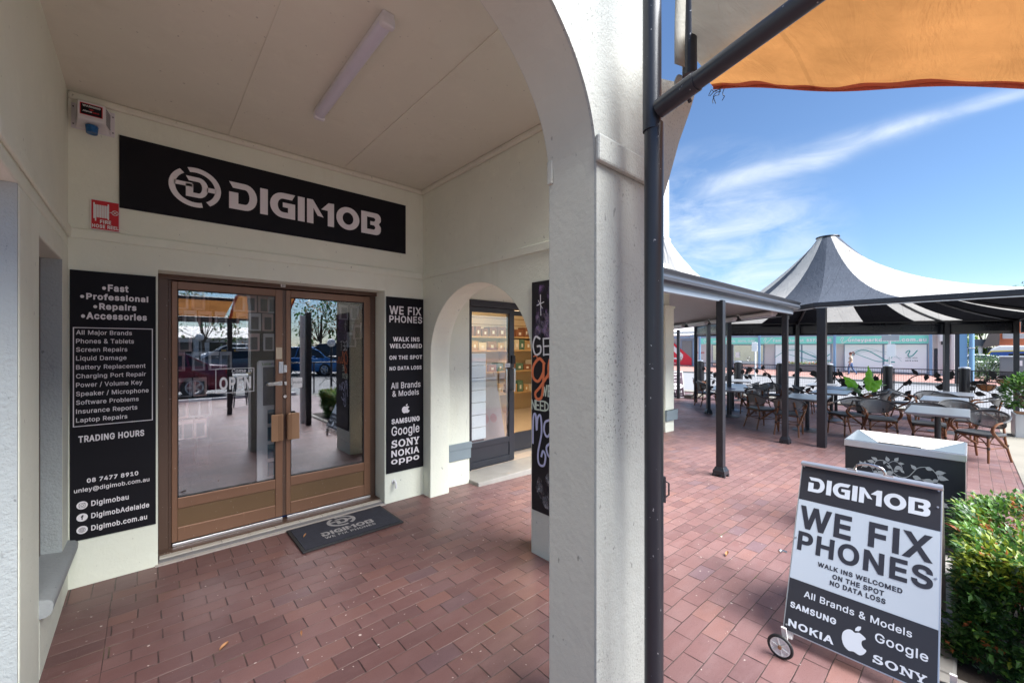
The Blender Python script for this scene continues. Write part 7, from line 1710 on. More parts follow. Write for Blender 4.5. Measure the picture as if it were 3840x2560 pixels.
for wx, y in ((2.352, .632), (2.55, .062)):
    wz = .057
    mb = MB(); mb.tube([(wx, y + .050 * math.cos(a), wz + .050 * math.sin(a)) for a in [i * PI / 14 for i in range(28)]], .0075, 8, closed=True); wh = mb.build('wheel', M['rubber'], af, smooth='auto')
    mb = MB(); mb.tube([(wx - .003, y + .041 * math.cos(a), wz + .041 * math.sin(a)) for a in [i * PI / 14 for i in range(28)]], .0045, 6, closed=True)
    mb.lathe([(0, -.003), (.042, -.003), (.042, .003), (0, .003)], (wx, y, wz), 20, 'x')
    for k in range(6): a = k * PI / 3 + .3; mb.tube([(wx - .005, y + .009 * math.cos(a), wz + .009 * math.sin(a)), (wx - .005, y + .040 * math.cos(a), wz + .040 * math.sin(a))], .0032, 5)
    mb.build('rim', M['white'], wh, smooth='auto')
    mb = MB(); mb.cyl((wx - .003, y, wz), (wx - .014, y, wz), .0085, seg=10); mb.build('hub', M['handle'], wh)
    mb = MB(); mb.obox((wx + .03, y - .012, .095), (1, 0, .35), (0, 1, 0), (-.35, 0, 1), .004, .011, .062); mb.cyl((wx, y, wz), (wx + .10, y, wz), .006, seg=8); mb.build('wheel_bracket', M['white'], af)
mb = MB(); mb.cyl((2.62, .672, .42), (2.62, .70, .42), .006, seg=8); mb.cyl((2.62, .70, .42), (2.605, .705, .415), .009, seg=8); mb.build('latch_knob', M['steel'], af)
# ================================================================== ACROSS THE ROAD
FX = 41.2; GF = -.535
dc = thing('dental_clinic', 'long low dental clinic with aqua banners and blue grey posts across the road', 'building', (FX, 9, GF))
PX = lambda x: (lambda u, v, w: (x - w * 8, -u, v))      # facade drawn with u to the right (towards -Y)
M['mullion'] = mat('blue_grey_frame', (.20, .27, .36), .45, 0, .1, 3)
M['bluepost'] = mat('mid_blue_post', (.17, .31, .47), .4, 0, .1, 3)
M['dwall'] = mat('grey_beige_wall', (.60, .58, .57), .7, 0, .08, 1)
M['frost'] = mat('frosted_window', (.82, .88, .90), .25, 0, .05, .6)
M['aqua'] = mat('aqua_banner', (.20, .66, .53), .5, 0, .06, 1.5)
M['teal'] = mat('teal_swoosh', (.02, .33, .31), .5, 0, .05, 3)
M['tealp'] = mat('pale_teal_line', (.24, .42, .44), .5, 0, .05, 3)
mb = MB(); mb.box(FX + .3, FX + 9, 1.55, 18.6, GF, 3.0); mb.build('wall', M['dwall'], dc)
mb = MB(); mb.box(FX - .95, FX - .85, 1.55, 18.6, 2.30, 2.62); mb.build('fascia', M['mullion'], dc)
mb = MB(); mb.add([(FX - .2, 1.4, 2.66), (FX - .2, 18.7, 2.66), (FX + 5, 18.7, 4.0), (FX + 5, 1.4, 4.0)], [(0, 1, 2, 3)]); mb.build('roof', mat('cream_roof', (.62, .57, .52), .5, 0, .05, 1), dc, solid=.05)
def pane(y0, y1, z0, z1, m_, name='window', fr=.06):
    mb = MB(); mb.box(FX + .22, FX + .2995, y0, y1, z0, z1)
    w_ = mb.build(name, M['mullion'], dc)
    n_ = max(1, round((y1 - y0) / 1.9)); s_ = (y1 - y0) / n_; mb = MB()
    for k in range(n_): mb.box(FX + .20, FX + .2195, y0 + k * s_ + fr, y0 + (k + 1) * s_ - fr, z0 + fr, z1 - fr)
    mb.build('pane', m_, w_); return w_
pane(7.55, 11.55, -.46, 1.68, M['frost']); pane(2.05, 6.75, -.46, 1.69, M['frost'])
pane(15.6, 16.9, -.46, 1.66, M['glass3']); pane(12.4, 15.0, -.5, 1.66, M['glass3'], 'door')
mb = MB(); mb.box(FX + .26, FX + .2995, 12.4, 16.9, -.5, 1.66); mb.build('dark_interior', mat('dim_clinic_interior', (.10, .10, .10), .6), dc)
mb = MB()
for z in (.25, .60): mb.box(FX + .24, FX + .258, 12.6, 14.9, z, z + .07)
mb.build('counter', M['white'], dc)
mb = MB(); mb.box(FX + .12, FX + .1995, 14.4, 14.75, .45, .95); mb.build('notice', M['white'], dc)
mb = MB(); mb.tube([(FX + .15, 13.65 + .12 * math.cos(a), .35 + .18 * math.sin(a)) for a in [i * PI / 8 for i in range(16)]], .025, 6, closed=True); mb.build('door_ring', M['steel'], dc)
# swooshes on the frosted glass
mb = MB(); PW = PX(FX + .19); 
for y0, q_ in ((9.9, 1.0), (5.35, .68)):
    curve2(mb, [(-y0 - 1.6 * q_, .55), (-y0 - .8 * q_, 1.10), (-y0, 1.18), (-y0 + .9 * q_, .80), (-y0 + 1.7 * q_, .40), (-y0 + 2.3 * q_, .33)], .045, .075, PW, 8)
    curve2(mb, [(-y0 - .9 * q_, .90), (-y0, .62), (-y0 + 1.0 * q_, .35), (-y0 + 1.8 * q_, .50), (-y0 + 2.25 * q_, .85)][::-1], .06, .03, PW, 8)
mb.build('swoosh', M['teal'], dc, fix=False)
mb = MB(); PW2 = PX(FX + .185)
for y0 in (9.9, 5.0):
    for k in (-.10, .12): curve2(mb, [(-y0 - 1.2, .95 + k), (-y0 - .2, 1.22 + k), (-y0 + 1.0, .9 - k), (-y0 + 1.6, .5 + k)], .02, .02, PW2, 8)
mb.build('fine_line', M['tealp'], dc, fix=False)
mb = MB(); curve2(mb, [(-3.18, 1.02), (-3.10, 1.14), (-3.0, 1.20), (-2.97, 1.12), (-3.04, .95), (-3.06, .82), (-2.98, .76), (-2.84, .82), (-2.72, .98), (-2.58, 1.20)], .05, .06, PW, 6)
mb.build('script_logo', M['teal'], dc, fix=False)
mb = MB(); put_text(mb, 'unley park', PW, -3.20, -2.56, .63, .10, .0); put_text(mb, '8373 4755', PW, -3.20, -2.55, .42, .085, .03); mb.build('window_lettering', mat('slate_print', (.09, .12, .14), .5), dc)
BN = [(17.5, 12.47, 'unley park DENTAL CLINIC'), (12.32, 7.2, 'Family Dentist 8373 4755'), (7.03, 1.95, 'unleyparkdental.com.au')]
for k, (ya, yb, txt) in enumerate(BN):
    mb = MB(); mb.box(FX - .95, FX - .92, yb, ya, 1.70, 2.27); bn = mb.build('banner', M['aqua'], dc)
    PBN = PX(FX - .958); mb = MB()
    if k == 0: put_text(mb, 'unley park', PBN, -16.35, -14.35, 1.85, .25, .0); put_text(mb, 'DENTAL CLINIC', PBN, -14.15, -12.72, 1.85, .21, .01)
    elif k == 1: put_text(mb, 'Family Dentist', PBN, -11.35, -9.15, 1.87, .23, .01); put_text(mb, '8373 4755', PBN, -8.95, -7.32, 1.87, .23, .03)
    else: put_text(mb, txt, PBN, -6.30, -2.05, 1.85, .25, .035)
    ux = -ya + .25
    curve2(mb, [(ux, 1.95), (ux + .12, 2.18), (ux + .20, 2.12), (ux + .10, 1.84), (ux + .2, 1.78), (ux + .42, 1.95), (ux + .62, 2.20), (ux + .70, 2.22)], .035, .035, PBN, 6)
    mb.build('lettering', M['white'], bn, fix=False)
for y in (17.6, 12.4, 7.12, 1.85):
    m_ = MB(); m_.box(FX - 1.05, FX - .90, y - .075, y + .075, GF, 2.62); m_.build('post', M['bluepost'], dc)
mb = MB(); put_text(mb, '346', PX(FX - .905), -2.72, -2.22, 2.40, .17, .03); mb.build('street_number', M['white'], dc)
mb = MB(); mb.box(FX + .0, FX + .3, .9, 1.5495, GF, 2.9); mb.box(FX - .2, FX + .3, .75, .9, GF, 2.9); mb.build('end_wall', M['dwall'], dc)
mb = MB(); mb.box(FX - .21, FX - .2005, 1.0, 1.45, 1.85, 2.3); mb.build('lamp_box', M['white'], dc)
mb = MB(); mb.box(FX - .03, FX - .0005, 1.1, 1.4, 1.62, 1.9); put_text(mb, '8', PX(FX - .035), -1.33, -1.17, 1.67, .17, .02); mb.build('number_panel', M['frame'], dc)
# flower trough in front
ft = thing('flower_trough', 'grey trough of red and white flowers outside the dental clinic', 'planter', (39.5, 8.6, GF))
MB().box(39.2, 39.7, 7.2, 10.1, GF, GF + .60).build('trough', mat('grey_trough', (.13, .14, .15), .6), ft)
Lf = Leaves(9); r_ = Lf.r; M['redf'] = mat('red_petal', (.55, .02, .03), .5); M['whitef'] = mat('pale_petal', (.6, .55, .4), .5)
for k in range(700): Lf.leaf(Vector((39.45 + r_.uniform(-.2, .2), r_.uniform(7.2, 10.1), GF + .58 + abs(r_.gauss(0, .10)))), Vector((r_.uniform(-1, 1), r_.uniform(-1, 1), r_.uniform(0, 1))), .10, .07, r_.choice((0, 0, 0, 1, 2)))
Lf.mb.build('flowers', [LG[2], M['redf'], M['whitef']], ft, fix=False)['kind'] = 'stuff'

rs = thing('red_shop', 'shop painted with a red and white angled graphic at the left of the dental clinic', 'shop', (FX, 21, GF))
mb = MB(); mb.box(FX + .3, FX + 9, 18.61, 27, GF, 3.0); mb.build('wall', mat('pale_blue_grey_wall', (.42, .45, .46), .6, 0, .06, 1), rs)
mb = MB(); mb.box(FX - .9, FX - .8, 18.61, 27, 2.26, 2.50); mb.build('fascia', M['mullion'], rs)
mb = MB(); mb.add([(FX - .2, 18.72, 2.56), (FX - .2, 27, 2.56), (FX + 5, 27, 4.6), (FX + 5, 18.72, 4.6)], [(0, 1, 2, 3)]); mb.build('roof', mat('white_roof_sheet', (.74, .68, .64), .5, 0, .03, 1), rs, solid=.05)
mb = MB(); mb.box(FX + .2, FX + .2995, 18.75, 20.1, GF + .04, 2.2); dd = mb.build('door', M['mullion'], rs)
mb = MB(); mb.box(FX + .17, FX + .199, 18.9, 19.95, GF + .2, 2.05); mb.build('glass', mat('dim_door_glass', (.16, .17, .19), .1), dd)
PRS = PX(FX + .16); mb = MB()
mb.poly([(-24, 2.2), (-21.2, 2.2), (-18.9, .25), (-18.9, -.45), (-24, -.45)], PRS); mb.build('red_graphic', mat('red_graphic', (.62, .012, .035), .45, 0, .05, 1), rs)
mb = MB(); mb.poly([(-21.6, 1.75), (-21.25, 2.0), (-19.8, .62), (-19.8, .30), (-20.1, .30)], PX(FX + .15)); mb.poly(rrect(-20.4, .22, .5, .09, .08), PX(FX + .15)); put_text(mb, 'ANGELES', PX(FX + .15), -21.3, -20.2, -.33, .10, .03); mb.build('white_graphic', M['white'], rs)
mb = MB(); mb.tube([(FX + .1, 20.0 + .14 * math.cos(a), .2 + .18 * math.sin(a)) for a in [i * PI / 8 for i in range(16)]], .03, 6, closed=True); mb.build('door_ring', M['steel'], rs)
mb = MB(); put_text(mb, 'PARTNER', PX(FX + .29), -18.5, -17.7, .78, .14, .03); mb.build('wall_lettering', M['red'], rs)
mb = MB(); mb.box(FX + .1, FX + .2, 18.61, 18.75, GF, 2.2); mb.build('corner_post', M['bluepost'], rs)

# sign posts on the far kerb and by the terrace
sp1 = thing('parking_sign', 'back of a white sign plate on a round steel pole before the aqua web banner', 'sign', (33.2, 3.3, -.53))
px_, py_ = 32.2, 3.15
mb = MB(); mb.cyl((px_, py_, -.66), (px_, py_, 2.25), .055, seg=10); mb.build('pole', M['alu'], sp1)
mb = MB(); mb.box(px_ - .09, px_ - .07, py_ - .42, py_ + .34, 1.84, 2.15); mb.build('plate', mat('grey_sign_back', (.32, .34, .35), .4), sp1, bevel=.01)
mb = MB(); mb.poly(rrect(0, 0, .19, .37, .06), lambda u, v, w: (px_ - .10 - w, py_ - .07 - u, 1.27 + v), depth=.02); mb.build('plate', M['white'], sp1)
sp2_ = thing('street_sign', 'white narrow sign on a pale pole in front of the dental clinic doors', 'sign', (32.3, 10.21, -.6))
mb = MB(); mb.cyl((32.3, 10.21, -.66), (32.3, 10.21, 1.8), .055, seg=10); mb.build('pole', M['white'], sp2_)
mb = MB(); mb.box(32.2, 32.24, 10.05, 10.42, 1.15, 1.78); mb.build('plate', M['white'], sp2_, bevel=.02)
for k, (x, y, r0, sq_, lab) in enumerate(((33.2, .27, .13, True, 'square blue verandah post right of the clinic with a dark edge'), (33.1, -.02, .10, False, 'round blue pole right of the clinic beside the green shrubs'))):
    t_ = thing('blue_pole', lab, 'pole', (x, y, -.6)); mb = MB()
    if sq_: mb.box(x - r0, x + r0, y - r0, y + r0 + .02, -.6, 2.9)
    else: mb.cyl((x, y, -.66), (x, y, 2.9), r0, seg=14)
    mb.build('shaft', M['bluepost'], t_, smooth='auto')
    mb = MB(); mb.box(x - .02, x + .3, y + .15, y + .33, -.6, 2.9) if sq_ else mb.cyl((x, y, 1.40), (x, y, 1.46), r0 + .03, seg=14); mb.build('side_strip' if sq_ else 'clamp', M['frame'] if sq_ else M['alu'], t_)
ss = tag(MB().box(41.5, 42.0, 1.0, 1.75, GF, 1.35).build('slat_screen', None or M['frame'], None), 'dark slatted screen standing at the end of the dental clinic', 'screen')
m_ = MB()
for k in range(24): m_.box(41.44, 41.4995, 1.02, 1.73, GF + .05 + k * .075, GF + .085 + k * .075)
m_.build('slat', mat('slate_blue_slat', (.12, .15, .19), .4), ss)
ub = thing('utility_cabinet', 'grey green utility cabinet with a white notice at the right edge across the road', 'cabinet', (36, -1.7, -.6))
mb = MB(); mb.box(35.6, 36.6, -2.6, -1.08, .12, .90); mb.build('body', mat('green_grey_cabinet', (.16, .185, .19), .5, 0, .05, 2), ub, bevel=.02)
mb = MB(); mb.box(35.55, 36.65, -2.65, -1.04, .90, .97); mb.build('lid', mat('pale_cabinet_lid', (.32, .35, .36), .5), ub, bevel=.02)
mb = MB(); 
for k in range(18): mb.box(35.6, 36.6, -2.6 + k * .085, -2.55 + k * .085, -.62, .12)
mb.box(35.63, 36.6, -2.6, -1.08, -.62, .12); mb.build('vent_slats', mat('dark_slats', (.07, .08, .085), .5), ub)
mb = MB(); mb.box(35.585, 35.5995, -1.86, -1.60, .45, .74); mb.build('notice', M['white'], ub)
ob = thing('orange_building', 'orange rendered building with white louvre and dark stepped awning at far right', 'building', (55, -3, -.56))
mb = MB(); mb.box(55, 63, -14, -1.60, -.6, 3.6); mb.build('wall', mat('orange_render', (.80, .22, .09), .6, 0, .06, 1), ob)
mb = MB()
for k in range(6): mb.box(54.9, 54.9995, -14, -1.80, 2.15 + k * .075, 2.15 + k * .075 + .055)
mb.build('louvre', M['white'], ob)
mb = MB(); mb.add([(53.5, -1.58, 1.6), (53.5, -.62, 1.35), (53.5, -1.10, 2.9), (53.5, -1.62, 2.9), (55, -1.58, 1.6), (55, -.62, 1.35), (55, -1.10, 2.9), (55, -1.62, 2.9)], [(0, 1, 2, 3), (4, 7, 6, 5), (0, 4, 5, 1), (1, 5, 6, 2), (2, 6, 7, 3)]); mb.build('stepped_awning', mat('brown_slatted_awning', (.13, .10, .085), .6), ob)
mb = MB(); mb.box(54.2, 55, -1.60, -.95, -.6, 1.4); mb.build('entry', M['frame'], ob)
mb = MB(); mb.box(54.15, 54.1995, -1.45, -1.1, -.6, 1.05); mb.build('door', M['dwall'], ob)
mb = MB(); mb.lathe([(.0, 1.5), (.40, 1.5), (.46, 2.1), (0, 2.1)], (54.5, -.55, 0), 16); mb.build('funnel', mat('slate_drum', (.10, .12, .14), .5), ob)
mb = MB(); mb.cyl((54.5, -.55, -.6), (54.5, -.55, 1.5), .13, seg=12); mb.build('column', M['white'], ob)

# trees and shrubs over there
M['bark'] = mat('grey_brown_bark', (.10, .075, .055), .85, 0, .35, 8, bump=.6, bscale=30)
def tree(name, label, x, y, z0, h_, rad, seed, n_=1500, leaf=.28, cols=(0, 1, 2), trunk=.12, squash=.8, cat='tree', group=None, low=.3):
    t = thing(name, label, cat, (x, y, z0), 0, group); rr = random.Random(seed)
    mb = MB(); top = z0 + h_
    mb.tube(smooth_path([(x, y, z0 - .1), (x + rr.uniform(-.1, .1) * rad, y + rr.uniform(-.1, .1) * rad, z0 + h_ * .35), (x + rr.uniform(-.2, .2) * rad, y + rr.uniform(-.2, .2) * rad, z0 + h_ * .7)], 4), [trunk * (1 - i * .07) for i in range(9)], 8)
    clumps = []
    for k in range(11):
        a = rr.uniform(0, 2 * PI); q_ = rr.uniform(.25, .95); zz = z0 + h_ * rr.uniform(low + .12, .98)
        rz_ = math.sqrt(max(.1, 1 - ((zz - z0 - h_ * .62) / (h_ * .5)) ** 2))
        c_ = Vector((x + math.cos(a) * rad * q_ * rz_, y + math.sin(a) * rad * q_ * rz_, zz)); clumps.append((c_, rad * rr.uniform(.28, .48)))
        mb.tube(smooth_path([(x, y, z0 + h_ * .3), (x + (c_.x - x) * .5, y + (c_.y - y) * .5, zz - h_ * .10), tuple(c_)], 3), [trunk * .4, trunk * .3, trunk * .25, trunk * .2, trunk * .15, trunk * .1, trunk * .05][:7], 5)
    mb.build('trunk', M['bark'], t, smooth='auto')
    Lt = Leaves(seed + 1); r2 = Lt.r
    for k in range(n_):
        c_, cr = clumps[k % len(clumps)]
        d_ = Vector((r2.gauss(0, 1), r2.gauss(0, 1), r2.gauss(0, squash))).normalized() * cr * r2.uniform(.35, 1.08)
        p = c_ + d_
        Lt.leaf(p, d_.normalized() + Vector((r2.uniform(-.8, .8), r2.uniform(-.8, .8), r2.uniform(-.9, .4))), leaf * r2.uniform(.6, 1.3), leaf * r2.uniform(.35, .6), r2.choice(cols))
    Lt.mb.build('crown', LG, t, fix=False)
    return t
tree('leafy_tree', 'yellow green leafy tree behind the pale fence right of the clinic', 66, 1.6, -.6, 6.0, 3.2, 31, 3200, .38, (1, 2, 3, 2), .12, .8, 'tree', None, -.12)
tree('leafy_tree', 'bright green tree behind the blue poles right of the clinic', 62, -.75, -.6, 5.0, 1.7, 32, 3000, .28, (1, 2, 2, 3), .12, .8, 'tree', None, -.12)
tree('bushy_shrub', 'rounded grey green shrub across the road beside the blue poles', 39.5, -.35, -.6, 1.5, .95, 33, 1800, .12, (1, 6, 1, 0), .04, .8, 'shrub', None, -.1)
tree('bushy_shrub', 'low spreading shrub in front of the utility cabinet across the road', 36.5, -.62, -.6, 1.3, .75, 34, 1500, .11, (1, 6, 0, 6), .04, .8, 'shrub', None, -.15)
tree('leafy_tree', 'tall dark green tree beyond the orange building', 72, -3.5, -.6, 9, 3.2, 35, 1500, .45, (0, 1, 2))
pf = tag(MB().box(60, 60.15, .2, 4.2, -.6, 1.35).build('boundary_wall', mat('pale_pink_block_wall', (.50, .46, .43), .7, 0, .06, 1), None), 'pale block wall behind the parked silver car', 'wall')

# ================================================================== CARS
M['tyre'] = mat('tyre_rubber', (.012, .012, .012), .7)
M['rimm'] = mat('alloy_wheel', (.45, .46, .48), .3, .7)
M['redlamp'] = mat('red_tail_lamp', (.45, .01, .015), .2)
M['clearlamp'] = mat('clear_headlamp', (.65, .66, .68), .1)
def make_car(label, paint, kind, loc, rz, group=None, name='parked_car', lamp=True):
    """kind: sedan, hatch or suv; nose points to local +X"""
    t = thing(name, label, 'car', loc, rz, group); ORG[t.name] = Vector((0, 0, 0))
    pm = mat(name + '_paint', paint, .28, .25, .04, 2, coat=.6)
    K = {'sedan': (4.6, .89, 1.43, .95, [(-2.3, .93, .93), (-1.75, .97, .97), (-1.2, .96, 1.30), (-.6, .95, 1.42), (.2, .94, 1.43), (.75, .93, 1.28), (1.25, .92, .95), (1.9, .80, .80), (2.25, .66, .66)]),
         'hatch': (4.0, .86, 1.48, .95, [(-2.0, .95, 1.0), (-1.85, .96, 1.22), (-1.4, .96, 1.44), (-.6, .95, 1.49), (.2, .94, 1.46), (.75, .93, 1.27), (1.2, .92, .96), (1.75, .82, .82), (2.0, .66, .66)]),
         'suv': (4.6, .92, 1.70, 1.05, [(-2.3, 1.02, 1.08), (-2.1, 1.05, 1.38), (-1.7, 1.06, 1.64), (-.8, 1.05, 1.70), (.2, 1.04, 1.68), (.8, 1.03, 1.48), (1.3, 1.02, 1.06), (1.95, .94, .94), (2.28, .74, .74)])}[kind]
    L, hw_, H_, belt, st = K
    mb = MB(); secs = []
    for i, (x, zb, zr) in enumerate(st):
        e = min(1, .80 + .45 * min(abs(x + L / 2 + .02), abs(L / 2 + .02 - x)))
        w_ = hw_ * e
        secs.append([(x, -w_ * .90, .22), (x, -w_ * .99, .36), (x, -w_, .58), (x, -w_ * .96, zb - .05), (x, -w_ * .90, zb), (x, 0, zb + .015), (x, w_ * .90, zb), (x, w_ * .96, zb - .05), (x, w_, .58), (x, w_ * .99, .36), (x, w_ * .90, .22)])
    n_ = len(secs[0])
    for s_ in secs: mb.v += s_
    for i in range(len(secs) - 1):
        for j in range(n_ - 1): mb.f.append((i * n_ + j, i * n_ + j + 1, (i + 1) * n_ + j + 1, (i + 1) * n_ + j)); mb.mi.append(0)
        mb.f.append((i * n_ + n_ - 1, i * n_, (i + 1) * n_, (i + 1) * n_ + n_ - 1)); mb.mi.append(0)
    mb.f.append(tuple(range(n_))); mb.mi.append(0); mb.f.append(tuple((len(secs) - 1) * n_ + j for j in range(n_))); mb.mi.append(0)
    # roof skin and pillars
    rs_ = [q_ for q_ in st if q_[2] > q_[1] + .03]
    top = [q_ for q_ in rs_ if q_[2] > H_ - .12]
    def rw(z, zb): return hw_ * (.90 - .22 * (z - zb) / (H_ - zb))
    bodyo = mb.build('body', pm, t, smooth='auto')
    mb = MB()
    for (x0, zb0, z0), (x1, zb1, z1) in zip(top[:-1], top[1:]):
        for s_ in (-1, 1): mb.add([(x0, 0, z0 + .03), (x1, 0, z1 + .03), (x1, s_ * rw(z1, zb1), z1), (x0, s_ * rw(z0, zb0), z0)], [(0, 1, 2, 3)])
    mb.build('roof', pm, t, smooth='auto', solid=.02)
    first = st[max(0, st.index(rs_[0]) - 1)]; last = st[min(len(st) - 1, st.index(rs_[-1]) + 1)]
    prof_ = [first] + rs_ + [last]
    mb = MB()
    for s_ in (-1, 1):
        for (x0, zb0, z0), (x1, zb1, z1) in zip(prof_[:-1], prof_[1:]):
            mb.add([(x0, s_ * hw_ * .895, zb0), (x1, s_ * hw_ * .895, zb1), (x1, s_ * rw(max(z1, zb1), zb1), max(z1, zb1)), (x0, s_ * rw(max(z0, zb0), zb0), max(z0, zb0))], [(0, 1, 2, 3)])
    for (x0, zb0, z0), (x1, zb1, z1) in zip(prof_[:-1], prof_[1:]):
        if (x0, zb0, z0) in top and (x1, zb1, z1) in top: continue
        mb.add([(x0, -rw(max(z0, zb0), zb0), max(z0, zb0) - .004), (x0, rw(max(z0, zb0), zb0), max(z0, zb0) - .004), (x1, rw(max(z1, zb1), zb1), max(z1, zb1) - .004), (x1, -rw(max(z1, zb1), zb1), max(z1, zb1) - .004)], [(0, 1, 2, 3)])
    mb.build('window', M['carglass'], t)
    mb = MB()
    for s_ in (-1, 1):
        for q_ in (prof_[1], prof_[len(prof_) // 2], prof_[-2]):
            mb.tube([(q_[0] - .05, s_ * (hw_ * .90), q_[1]), (q_[0], s_ * (rw(q_[2], q_[1]) + .008), q_[2])], .03, 6)
        mb.tube([(prof_[0][0], s_ * hw_ * .9, prof_[0][1])] + [(q_[0], s_ * (rw(q_[2], q_[1]) + .004), q_[2]) for q_ in rs_] + [(prof_[-1][0], s_ * hw_ * .88, prof_[-1][1])], .028, 6)
    mb.build('pillar', pm, t, smooth='auto')
    for x in (-L * .30, L * .30):
        for s_ in (-1, 1):
            wr = .33 if kind != 'suv' else .36
            mb = MB(); mb.lathe([(wr * .6, -.10), (wr * .95, -.11), (wr, -.07), (wr, .07), (wr * .95, .11), (wr * .6, .10)], (x, s_ * (hw_ - .09), wr), 24, 'y'); wh = mb.build('wheel', M['tyre'], t, smooth='auto')
            mb = MB()
            for k in range(5):
                a = k * 2 * PI / 5; mb.obox((x + wr * .33 * math.cos(a), s_ * (hw_ + .005), wr + wr * .33 * math.sin(a)), (math.cos(a), 0, math.sin(a)), (0, 1, 0), (-math.sin(a), 0, math.cos(a)), wr * .30, .012, wr * .09)
            mb.tube([(x + wr * .62 * math.cos(b_), s_ * (hw_ + .0), wr + wr * .62 * math.sin(b_)) for b_ in [i * PI / 12 for i in range(24)]], .022, 6, closed=True); mb.build('rim', M['rimm'], wh)
    for s_ in (-1, 1):
        mb = MB(); mb.obox((-L / 2 + .06, s_ * hw_ * .68, belt - .16), (1, 0, .1), (.25 * s_, 1, 0), (0, 0, 1), .05, .16, .09); mb.build('tail_lamp', M['redlamp'], t, bevel=.02)
        mb = MB(); mb.obox((L / 2 - .12, s_ * hw_ * .62, .66), (1, 0, -.3), (-.3 * s_, 1, 0), (0, 0, 1), .10, .16, .06); mb.build('headlight', M['clearlamp'], t, bevel=.02)
    mb = MB(); mb.obox((-L / 2 - .01, 0, .62), (1, 0, 0), (0, 1, 0), (0, 0, 1), .015, .19, .055); mb.build('number_plate', M['white'], t)
    mb = MB()
    for s_ in (-1, 1): mb.obox((.62, s_ * (hw_ + .07), belt + .03), (1, 0, 0), (0, 1, 0), (0, 0, 1), .05, .08, .06)
    mb.build('mirror', pm, t, bevel=.02)
    return t
make_car('silver sedan parked beside the dark slatted screen across the road', (.36, .38, .42), 'sedan', (47, .1, -.56), R(120))
make_car('dark red sedan parked at the kerb behind the camera, mirrored in the left door', (.17, .012, .035), 'sedan', (-.30, -8.1, -.02), R(180), 'cars parked behind the camera')
make_car('white suv standing far back in the car park, mirrored in the left door', (.62, .63, .65), 'suv', (5.6, -34, -.02), R(180), 'cars parked behind the camera')
make_car('bright blue hatchback in the car park, mirrored in the right door', (.02, .16, .42), 'hatch', (6.9, -15.6, -.02), R(55), 'cars parked behind the camera')
make_car('black suv in the car park beside the bright blue hatchback', (.02, .022, .026), 'suv', (8.4, -14.2, -.02), R(60), 'cars parked behind the camera')
make_car('slate blue sedan in the car park mirrored behind the white drain pipe', (.05, .07, .10), 'sedan', (3.4, -16.5, -.02), R(195), 'cars parked behind the camera')
make_car('pale blue hatchback far back in the car park', (.10, .22, .32), 'hatch', (-1.2, -30, -.02), R(160), 'cars parked behind the camera')
vb = thing('painted_van', 'blue and yellow painted van in front of the orange building at the right edge', 'van', (50, -3.4, -.56), R(90))
mb = MB(); pr_ = [(-2.6, .35), (-2.6, 1.25), (-2.3, 1.9), (-1.9, 2.12), (1.2, 2.12), (1.65, 1.85), (1.85, 1.25), (2.1, 1.0), (2.15, .35)]
mb.poly(pr_, lambda u, v, w: (-u, -.9 - w, v), depth=1.8); mb.build('body', mat('van_white', (.66, .67, .66), .3, .1, .04, 2), vb, local=True, bevel=.12, seg=3)
mb = MB(); mb.poly([(-2.62, .5), (-2.62, 1.2), (-2.35, 1.62), (1.2, 1.78), (1.75, 1.2), (1.9, .5)], lambda u, v, w: (-u, .905, v)); mb.build('blue_graphic', mat('van_blue', (.02, .07, .28), .3), vb, local=True)
mb = MB(); mb.poly([(-2.62, 1.2), (-2.35, 1.62), (1.2, 1.78), (1.2, 1.86), (-2.4, 1.70), (-2.66, 1.24)], lambda u, v, w: (-u, .912, v)); mb.poly([(-1.9 + .2 * math.cos(k * PI / 3) * (1 if k % 2 else .4), 1.1 + .2 * math.sin(k * PI / 3) * (1 if k % 2 else .4)) for k in range(6)], lambda u, v, w: (-u, .912, v)); mb.build('yellow_stripe', mat('van_yellow', (.62, .50, .05), .4), vb, local=True)
mb = MB()
for x0, x1 in ((-1.5, -.5), (-.35, .6), (.75, 1.4)): mb.poly([(x0, .95), (x0, 1.5), (x1, 1.55), (x1, .95)], lambda u, v, w: (-u, .918, v))
mb.build('window', M['carglass'], vb, local=True)
for x in (-1.6, 1.3):
    for y in (-.85, .85):
        mb = MB(); mb.lathe([(0, -.1), (.3, -.11), (.36, -.06), (.36, .06), (.3, .11), (0, .1)], (-x, y, .36), 20, 'y'); mb.build('wheel', M['tyre'], vb, smooth='auto', local=True)

